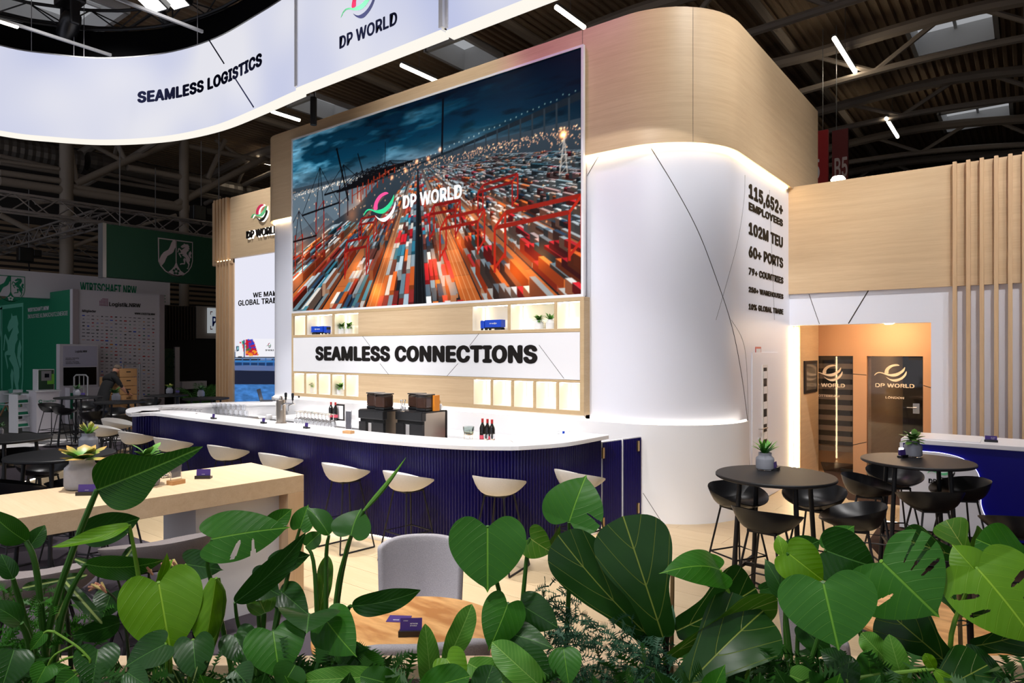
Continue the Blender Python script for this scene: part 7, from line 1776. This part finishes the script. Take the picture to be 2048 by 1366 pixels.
plant('bird_of_paradise', 'second bird-of-paradise with a rolled spear leaf, left of centre', 'plant', (640, 2.15), [
    ('strel', 470, 1205, 2.0, 612, 1064, 2.1, 30, 'lf_dark', dict(roll=35, fold=.2, via=[(480, 1260, 2.05), (520, 1340, 2.1)])),
    ('strel', 658, 1070, 2.12, 614, 1016, 2.15, 22, 'lf_str', dict(roll=30, fold=.4, via=[(652, 1140, 2.14)])),
    ('heart', 702, 1070, 2.1, 722, 1018, 2.14, 46, 'lf_str', dict(roll=-35, fold=.15, bend=.08, via=[(690, 1110, 2.12), (672, 1200, 2.14)])),
    ('strel', 704, 1212, 2.0, 842, 1180, 2.05, 25, 'lf_dark', dict(roll=20, bend=.12, via=[(690, 1240, 2.05)])),
    ('oval', 612, 1092, 2.15, 642, 1064, 2.2, 17, 'lf_str', dict(via=[(630, 1150, 2.15)])),
    ('strap', 640, 1225, 2.2, 655, 1110, 2.25, 16, 'lf_figpale', dict(stem=0)),
    ('heart', 618, 1228, 1.95, 613, 1266, 1.86, 60, 'lf_dark', dict(fold=.25, via=[(605, 1275, 1.98), (570, 1340, 2.0)])),
    ('heart', 652, 1240, 1.98, 712, 1312, 1.9, 46, 'lf_mon', dict(fold=-.08, roll=10)),
    ('strap', 655, 1282, 2.05, 780, 1348, 1.95, 28, 'lf_str', dict(roll=15, stem=0)), ('strap', 790, 1350, 1.85, 596, 1362, 1.8, 22, 'lf_fern', dict(bend=.08, ripple=.015, stem=0)),
    ('oval', 590, 1330, 1.8, 560, 1380, 1.78, 34, 'lf_str', dict(stem=0)),
])
B, T_ = Pd(727, 1022, 2.12), Pd(812, 915, 2.2); spp = [o for o in bpy.data.objects if o.name == 'bird_of_paradise.001'][0]
MB().tube([B.lerp(T_, k / 8) + CAMR * (.006 * math.sin(k / 8 * 3.14)) for k in range(9)], .006, 8, rs=[.004, .007, .0085, .0085, .0078, .0065, .005, .0032, .001]).build('spear_leaf', 'lf_str', spp, True, smooth=True)
stem(spp, [B, Pd(700, 1080, 2.13), Pd(676, 1200, 2.15), Pd(660, 1400, 2.15)], .005, .009, 'stalk_green')
plant('heart_leaf_philodendron', 'philodendron with a large flat heart leaf before the blue bar, at centre', 'plant', (1010, 2.1), [
    ('heart', 975, 1052, 2.0, 975, 1182, 1.94, 77, 'lf_mon', dict(fold=.04, bend=.03, via=[(985, 1130, 2.06), (1003, 1230, 2.1)])),
    ('heart', 1060, 1076, 2.12, 1105, 1105, 2.08, 34, 'lf_figpale', dict(roll=15, via=[(1052, 1130, 2.12)])),
    ('heart', 1016, 1206, 1.96, 977, 1300, 1.9, 44, 'lf_mon', dict(fold=-.1, roll=-10)), ('heart', 1046, 1212, 2.02, 1118, 1256, 1.98, 36, 'lf_dark', dict(fold=-.15)), ('oval', 990, 1262, 1.98, 1106, 1296, 1.9, 36, 'lf_dark', dict(roll=-20, fold=-.2)), ('oval', 1127, 1298, 1.85, 1138, 1372, 1.8, 33, 'lf_mon', dict(fold=.1)),
    ('oval', 1040, 1310, 1.9, 1110, 1360, 1.85, 34, 'lf_dark', dict(stem=0)),
])
plant('birds_nest_fern', 'pale green bird\'s-nest fern in front of the round oak table', 'fern', (900, 1.95), [
    ('strap', 866, 1400, 1.9, 850, 1247, 1.82, 22, 'lf_fern', dict(stem=0, ripple=.02)), ('strap', 890, 1330, 1.95, 944, 1208, 1.95, 24, 'lf_fern', dict(stem=0, ripple=.02, roll=10)), ('strap', 1100, 1390, 1.8, 984, 1284, 1.85, 30, 'lf_fern', dict(stem=0, bend=.14, ripple=.02)),
    ('heart', 893, 1316, 1.8, 930, 1372, 1.75, 34, 'lf_lime', dict(fold=.25, stem=0)), ('strap', 936, 1326, 1.85, 1022, 1372, 1.8, 30, 'lf_fern', dict(stem=0)), ('strap', 840, 1380, 1.75, 940, 1352, 1.7, 34, 'lf_mon', dict(stem=0, bend=.1)), ('strap', 800, 1372, 1.8, 720, 1352, 1.78, 26, 'lf_str', dict(stem=0)),
    ('strap', 930, 1280, 2.1, 900, 1258, 2.12, 12, 'lf_mon', dict(stem=0)), ('strap', 960, 1400, 1.7, 985, 1330, 1.72, 30, 'lf_dark', dict(stem=0)),
])
plant('monstera', 'small monstera with one raised split leaf before the bar gate', 'plant', (1140, 2.15), [
    ('monstera', 1138, 1044, 2.05, 1172, 952, 2.12, 60, 'lf_mon', dict(roll=-8, fold=.10, slits=[(1, .47, .45, 1.01, .016)], via=[(1139, 1110, 2.1), (1136, 1220, 2.12)], r0=.005)),
    ('oval', 1095, 1100, 2.14, 1120, 1050, 2.16, 14, 'lf_figpale', dict(roll=50, stem=0)),
])
plant('fiddle_leaf_fig', 'fiddle-leaf fig with big veined leaves right of centre', 'plant', (1335, 2.1), [
    ('fiddle', 1326, 1274, 1.95, 1246, 1032, 2.0, 76, 'lf_fig', dict(fold=.12, ripple=.02, stem=0)),
    ('fiddle', 1318, 1290, 2.0, 1116, 1070, 2.05, 60, 'lf_fig', dict(fold=.05, roll=-18, ripple=.02, stem=0)),
    ('fiddle', 1352, 1262, 2.1, 1512, 1176, 2.2, 62, 'lf_fig', dict(roll=10, stem=0)), ('fiddle', 1328, 1322, 1.9, 1556, 1200, 1.95, 44, 'lf_figpale', dict(roll=55, fold=.2, bend=-.05, stem=0)), ('fiddle', 1352, 1395, 1.85, 1526, 1222, 1.95, 76, 'lf_fig', dict(roll=-10, stem=0)),
    ('oval', 1330, 1270, 2.05, 1345, 1210, 2.1, 14, 'lf_blue', dict(stem=0)),
])
fg = [o for o in bpy.data.objects if o.name == 'fiddle_leaf_fig'][0]
stem(fg, [Pd(1338, 1255, 2.03), Pd(1332, 1300, 2.02), Pd(1336, 1500, 2.05)], .008, .011, 'bark', 'trunk'); MB().lathe([(.0, 0), (.006, .02), (.004, .05), (0, .07)], 8, tuple(Pd(1338, 1258, 2.0))).build('bud', 'bark', fg, True, smooth=True)
tag(MB().tube([Pd(1345, 1147, 2.12), Pd(1341, 1500, 2.12)], .007, 8).build('bamboo_cane', 'cane', smooth=True), 'thin bamboo cane behind the big fiddle-leaf, right of centre', 'cane', 'plant canes')
plant('arrowhead_plant', 'arrowhead plant with one pale arching leaf right of the fiddle-leaf fig', 'plant', (1520, 2.0), [
    ('heart', 1440, 1140, 1.98, 1322, 1146, 1.9, 42, 'lf_mon', dict(roll=25, bend=.16, fold=-.2, via=[(1462, 1200, 1.98), (1490, 1290, 1.98)], sm='stalk_lime')),
    ('oval', 1572, 1192, 2.05, 1530, 1118, 2.1, 22, 'lf_dark', dict(stem=0)), ('oval', 1520, 1180, 2.2, 1580, 1170, 2.25, 14, 'lf_dark', dict(stem=0)), ('oval', 1510, 1320, 2.0, 1570, 1290, 2.05, 24, 'lf_dark', {}), ('oval', 1450, 1350, 1.95, 1500, 1320, 1.95, 20, 'lf_stripe', dict(stem=0)),
], stalk='stalk_lime')
plant('heart_leaf_philodendron', 'philodendron with a large heart leaf low at right', 'plant', (1600, 2.0), [
    ('heart', 1646, 1164, 1.85, 1677, 1298, 1.78, 92, 'lf_mon', dict(fold=-.06, bend=.05, via=[(1650, 1230, 1.95), (1620, 1330, 1.98)])),
    ('heart', 1576, 1106, 2.0, 1648, 1162, 1.96, 44, 'lf_lime', dict(fold=.2, via=[(1568, 1190, 2.02)])), ('oval', 1566, 1108, 2.02, 1556, 1070, 2.05, 14, 'lf_lime', dict(stem=0)), ('heart', 1578, 1110, 2.1, 1640, 1080, 2.15, 26, 'lf_dark', dict(via=[(1570, 1250, 2.08)])),
    ('oval', 1600, 1250, 2.05, 1668, 1320, 2.0, 24, 'lf_dark', {}), ('oval', 1580, 1350, 1.8, 1640, 1375, 1.8, 26, 'lf_fern', dict(stem=0)), ('oval', 1690, 1330, 1.9, 1640, 1300, 1.95, 22, 'lf_dark', {}),
], stalk='stalk_green', rs=(.005, .008))
plant('monstera', 'monstera with a wide dark split leaf hanging over the right lounge table', 'plant', (1800, 2.05), [
    ('monstera', 1762, 1122, 1.98, 1876, 1232, 1.88, 104, 'lf_mon', dict(fold=-.1, bend=.06, slits=[(-1, .40, .30, 1.01, .018), (-1, .50, .25, 1.01, .020), (-1, .60, .35, .9, .014), (1, .56, .3, .8, .018)], via=[(1850, 1215, 2.05), (1770, 1330, 2.05)], r0=.006, r1=.010, sm='stalk_lime')),
    ('heart', 1650, 1100, 2.1, 1752, 1134, 2.06, 56, 'lf_dark', dict(roll=10, stem=1)), ('oval', 1652, 1098, 2.14, 1708, 1052, 2.2, 24, 'lf_mon', dict(roll=-20, stem=0)),
])
plant('monstera', 'monstera with a bright lime split leaf at the right edge', 'plant', (1960, 1.95), [
    ('monstera', 1954, 1136, 1.9, 2075, 1290, 1.8, 88, 'lf_lime', dict(fold=.05, roll=-15, slits=[(-1, .50, .3, .85, .018), (-1, .61, .4, 1.01, .014), (1, .46, .35, .9, .022), (1, .58, .4, .9, .014)], via=[(1935, 1180, 1.98), (1900, 1300, 2.0)], sm='stalk_lime')),
    ('heart', 1950, 1140, 1.92, 1905, 1090, 1.98, 34, 'lf_lime', dict(stem=0)),
])
plant('fiddle_leaf_fig', 'second fiddle-leaf fig with olive and dark leaves at the right edge', 'plant', (1945, 2.1), [
    ('fiddle', 1934, 1106, 2.05, 1892, 1040, 2.1, 32, 'lf_figpale', dict(fold=.3, stem=0)), ('fiddle', 1925, 1120, 2.1, 1965, 1060, 2.15, 22, 'lf_figpale', dict(roll=40, stem=0)), ('fiddle', 2075, 1130, 2.0, 1952, 1078, 2.05, 48, 'lf_mon', dict(stem=0)), ('fiddle', 1905, 1110, 2.15, 1800, 1076, 2.2, 36, 'lf_fig', dict(stem=0)),
    ('fiddle', 1902, 1332, 2.0, 1764, 1214, 2.05, 58, 'lf_fig', dict(stem=0)), ('fiddle', 1945, 1292, 2.0, 2070, 1256, 1.95, 44, 'lf_fig', dict(roll=30, stem=0)), ('fiddle', 1840, 1400, 1.85, 1975, 1330, 1.85, 52, 'lf_fig', dict(stem=0)), ('strap', 2012, 1362, 1.9, 1932, 1288, 1.95, 15, 'lf_dark', dict(stem=0)), ('fiddle', 1930, 1230, 2.05, 1985, 1230, 2.15, 30, 'lf_fig', dict(stem=0)), ('fiddle', 1925, 1235, 2.1, 1890, 1170, 2.15, 24, 'lf_fig', dict(stem=0)),
])
f2 = [o for o in bpy.data.objects if o.name == 'fiddle_leaf_fig.001'][0]
stem(f2, [Pd(1932, 1110, 2.08), Pd(1940, 1250, 2.06), Pd(1950, 1500, 2.1)], .007, .011, 'bark', 'trunk')
tag(MB().tube([Pd(1917, 1160, 2.02), Pd(1928, 1500, 2.02)], .006, 8).build('bamboo_cane', 'cane', smooth=True), 'thin bamboo cane beside the fig trunk at right, with a green tie', 'cane', 'plant canes')
MB().tube([Pd(1922 + 16 * math.cos(a), 1246 + 5 * math.sin(a), 2.04 + .03 * math.sin(a)) for a in np.linspace(0, 6.3, 16)], .002, 5).build('plant_tie', mat('tie_green', S(20, 60, 54), .6).name, f2, True)
plant('birds_nest_fern', 'pale green strap-leaved fern low at right, under the heart leaf', 'fern', (1790, 1.95), [
    ('strap', 1812, 1385, 1.9, 1778, 1268, 1.9, 22, 'lf_fern', dict(stem=0, ripple=.02)), ('strap', 1772, 1318, 1.95, 1722, 1266, 1.98, 22, 'lf_fern', dict(stem=0, ripple=.05)), ('strap', 1745, 1380, 1.9, 1735, 1300, 1.92, 24, 'lf_mon', dict(stem=0, ripple=.03)), ('strap', 1868, 1338, 1.85, 1912, 1382, 1.82, 14, 'lf_lime', dict(stem=0)), ('strap', 1868, 1338, 1.85, 1850, 1306, 1.85, 12, 'lf_lime', dict(stem=1, via=[(1780, 1348, 1.86)], to=(1690, 1362, 1.86), sm='stalk_lime')),
    ('strap', 1690, 1390, 1.85, 1700, 1310, 1.88, 22, 'lf_dark', dict(stem=0)), ('strap', 1650, 1390, 1.8, 1600, 1350, 1.8, 26, 'lf_dark', dict(stem=0)),
])
plant('pothos', 'trailing pothos with looping yellow-green stems at lower left', 'plant', (150, 1.85), [
    ('heart', 92, 1332, 1.75, 70, 1372, 1.72, 24, 'lf_mon', dict(stem=0)), ('oval', 88, 1266, 1.85, 60, 1302, 1.82, 13, 'lf_mon', dict(stem=0)), ('heart', 196, 1298, 1.85, 184, 1372, 1.8, 40, 'lf_dark', dict(fold=.2, stem=0)), ('oval', 28, 1300, 1.75, 2, 1380, 1.7, 40, 'lf_dark', dict(stem=0)), ('oval', 98, 1340, 1.8, 142, 1334, 1.8, 12, 'lf_mon', dict(stem=0)), ('oval', 150, 1350, 1.72, 110, 1380, 1.7, 24, 'lf_mon', dict(stem=0)), ('oval', 150, 1290, 1.9, 165, 1278, 1.9, 9, 'lf_dark', dict(stem=0)),
])
po = [o for o in bpy.data.objects if o.name == 'pothos'][0]
for pts in ([(106, 1262), (150, 1290), (172, 1310), (180, 1325), (160, 1345), (120, 1362)], [(148, 1290), (110, 1310), (96, 1335), (104, 1345), (160, 1340)], [(95, 1340), (130, 1318), (172, 1310)], [(88, 1266), (96, 1262), (110, 1264)]): stem(po, [Pd(x, y, 1.82) for x, y in pts], .003, .0035, 'stalk_lime', 'vine')
plant('striped_dracaena', 'dracaena with narrow cream-striped leaves among the stalks at left', 'plant', (150, 2.15), [
    ('strap', 128, 1160, 2.1, 205, 1248, 2.05, 11, 'lf_stripe', dict(stem=0, bend=.15)), ('strap', 122, 1160, 2.12, 44, 1176, 2.1, 9, 'lf_stripe', dict(stem=0, bend=.12)), ('strap', 150, 1118, 2.15, 200, 1138, 2.15, 8, 'lf_stripe', dict(stem=0)), ('strap', 130, 1200, 2.1, 110, 1240, 2.08, 10, 'lf_stripe', dict(stem=0)), ('strap', 240, 1130, 2.15, 268, 1092, 2.2, 9, 'lf_stripe', dict(stem=0)), ('strap', 128, 1158, 2.14, 175, 1150, 2.1, 9, 'lf_stripe', dict(stem=0, bend=.2)), ('strap', 262, 1150, 2.1, 252, 1200, 2.1, 7, 'lf_stripe', dict(stem=0)),
])
dr = [o for o in bpy.data.objects if o.name == 'striped_dracaena'][0]; stem(dr, [Pd(128, 1160, 2.12), Pd(140, 1300, 2.13), Pd(150, 1480, 2.15)], .005, .008, 'stalk_dark')
mat('paw_yellow', S(240, 214, 140), .6); mat('paw_pink', S(232, 160, 130), .6)
pw_ = thing('kangaroo_paw', 'kangaroo-paw plant with small cream and pink flowers at left', 'plant', loc=(Pd(250, 1400, 2.1).x, Pd(250, 1400, 2.1).y, SOIL))
for hx, hy, via in ((205, 1178, [(232, 1200), (250, 1250), (258, 1330)]), (232, 1148, [(240, 1175), (244, 1210), (256, 1300)]), (350, 1132, [(345, 1180), (330, 1260)]), (298, 1142, [(296, 1180), (290, 1260)])):
    c = Pd(hx, hy, 2.08); stem(pw_, [c] + [Pd(x, y, 2.1) for x, y in via] + [Pd(258, 1450, 2.1)], .003, .005, 'stalk_dark')
    for k in range(9):
        a = -1.9 + k * .28; d_ = CAMR * math.cos(a + .9) * -1 + Vector((0, 0, 1)) * math.sin(a + 1.5) * .8 + CAMF * (.4 * math.sin(k * 2.1)); d_.normalize(); b0 = c + CAMR * ((k - 4) * .003) + Vector((0, 0, (4 - k) * .003))
        MB().tube([b0, b0 + d_ * .018, b0 + d_ * .034], .004, 6, rs=[.003, .005, .0035]).build('flower', 'paw_yellow' if k % 2 else 'paw_pink', pw_, True, smooth=True)
plant('spider_plant', 'spider plant with thin white-edged leaves at the bottom, left of centre', 'plant', (380, 1.85), [('strap', 375, 1400, 1.85, 375 + dx, ty, 1.8 + .02 * (k % 3), 6, 'lf_stripe', dict(stem=0, bend=.22 if k % 2 else -.2)) for k, (dx, ty) in enumerate([(-80, 1350), (-60, 1330), (-30, 1338), (20, 1332), (55, 1345), (90, 1352), (40, 1322), (-100, 1372), (115, 1370)])])
plant('low_philodendron', 'low philodendron with small glossy leaves along the bottom edge, at right', 'plant', (1420, 1.8), [('oval', 1400 + dx, 1400, 1.75, 1400 + dx + ddx, ty, 1.72, hw, m, dict(stem=0, ripple=.03, roll=r_)) for dx, ddx, ty, hw, m, r_ in [(-60, -30, 1340, 24, 'lf_dark', 10), (20, 30, 1330, 26, 'lf_mon', -15), (110, 10, 1345, 26, 'lf_dark', 20), (190, -40, 1335, 24, 'lf_dark', 0), (260, 20, 1348, 26, 'lf_mon', 10), (330, 30, 1350, 24, 'lf_dark', -10)]])
plant('low_philodendron', 'low philodendron with small glossy leaves along the bottom edge, left of the fern', 'plant', (640, 1.8), [('oval', 600 + dx, 1402, 1.75, 600 + dx + ddx, ty, 1.72, hw, m, dict(stem=0, ripple=.03, roll=r_)) for dx, ddx, ty, hw, m, r_ in [(-90, 20, 1345, 26, 'lf_dark', 10), (0, -30, 1352, 24, 'lf_mon', -15), (80, 20, 1345, 28, 'lf_dark', 20), (170, 30, 1350, 26, 'lf_str', 0), (-180, -20, 1350, 28, 'lf_mon', 10)]])
# fine foliage nobody could count
def fine_fern(name, label, boxes, m, seed, L_=(.05, .10), wd=.006, pinn=7):
    rng = random.Random(seed); V_, F_, U_ = [], [], []
    for (x0, x1, y0, y1, da, db, n) in boxes:
        for i in range(n):
            c = Pd(rng.uniform(x0, x1), rng.uniform(y0, y1), rng.uniform(da, db)); d_ = Vector((rng.gauss(0, 1), rng.gauss(0, 1), rng.gauss(.3, .8))).normalized(); l_ = rng.uniform(*L_); sd = d_.cross(Vector((rng.gauss(0, 1), rng.gauss(0, 1), rng.gauss(0, 1)))).normalized(); dr_ = Vector((0, 0, -.35 * l_))
            pts = [c + d_ * (l_ * k / pinn) + dr_ * (k / pinn) ** 2 for k in range(pinn + 1)]
            for k in range(pinn):
                w_ = wd * (1 - .6 * k / pinn); n0 = len(V_)
                V_ += [tuple(pts[k] - sd * w_ * .5), tuple(pts[k] + sd * w_ * .5), tuple(pts[k + 1] + sd * w_ * .45), tuple(pts[k + 1] - sd * w_ * .45)]; F_.append((n0, n0 + 1, n0 + 2, n0 + 3)); U_ += [(0, .5), (0, .5), (1, .5), (1, .5)]
                if k > 1:
                    for s_ in (-1, 1):
                        tip = pts[k] + sd * s_ * wd * 2.6 + d_ * wd * 1.2; n0 = len(V_); V_ += [tuple(pts[k]), tuple(tip), tuple(pts[k] + d_ * wd * 1.0)]; F_.append((n0, n0 + 1, n0 + 2)); U_ += [(0, .5)] * 3
    o = leaf_obj(name, (V_, F_, U_), Matrix.Identity(4), m, None); tag(o, label, 'fern', kind='stuff'); return o
fine_fern('feathery_fern', 'blue-green feathery fern under the fiddle-leaf fig', [(1110, 1330, 1240, 1380, 1.9, 2.1, 260), (1080, 1180, 1170, 1300, 2.05, 2.2, 90), (1240, 1340, 1290, 1380, 1.8, 1.95, 90)], 'lf_blue', 3, (.04, .09), .005)
fine_fern('feathery_fern', 'green feathery fern at the lower left edge', [(0, 110, 1180, 1330, 2.0, 2.25, 150), (60, 200, 1220, 1300, 2.15, 2.3, 60)], 'lf_mon', 4, (.04, .08), .006)
fine_fern('ground_cover', 'dark leafy ground cover along the planter soil', [(-60, 2110, 1340, 1440, 1.75, 2.3, 900), (560, 800, 1320, 1400, 1.9, 2.2, 120), (1400, 1700, 1320, 1400, 1.9, 2.2, 160)], 'lf_dark', 5, (.05, .12), .010)
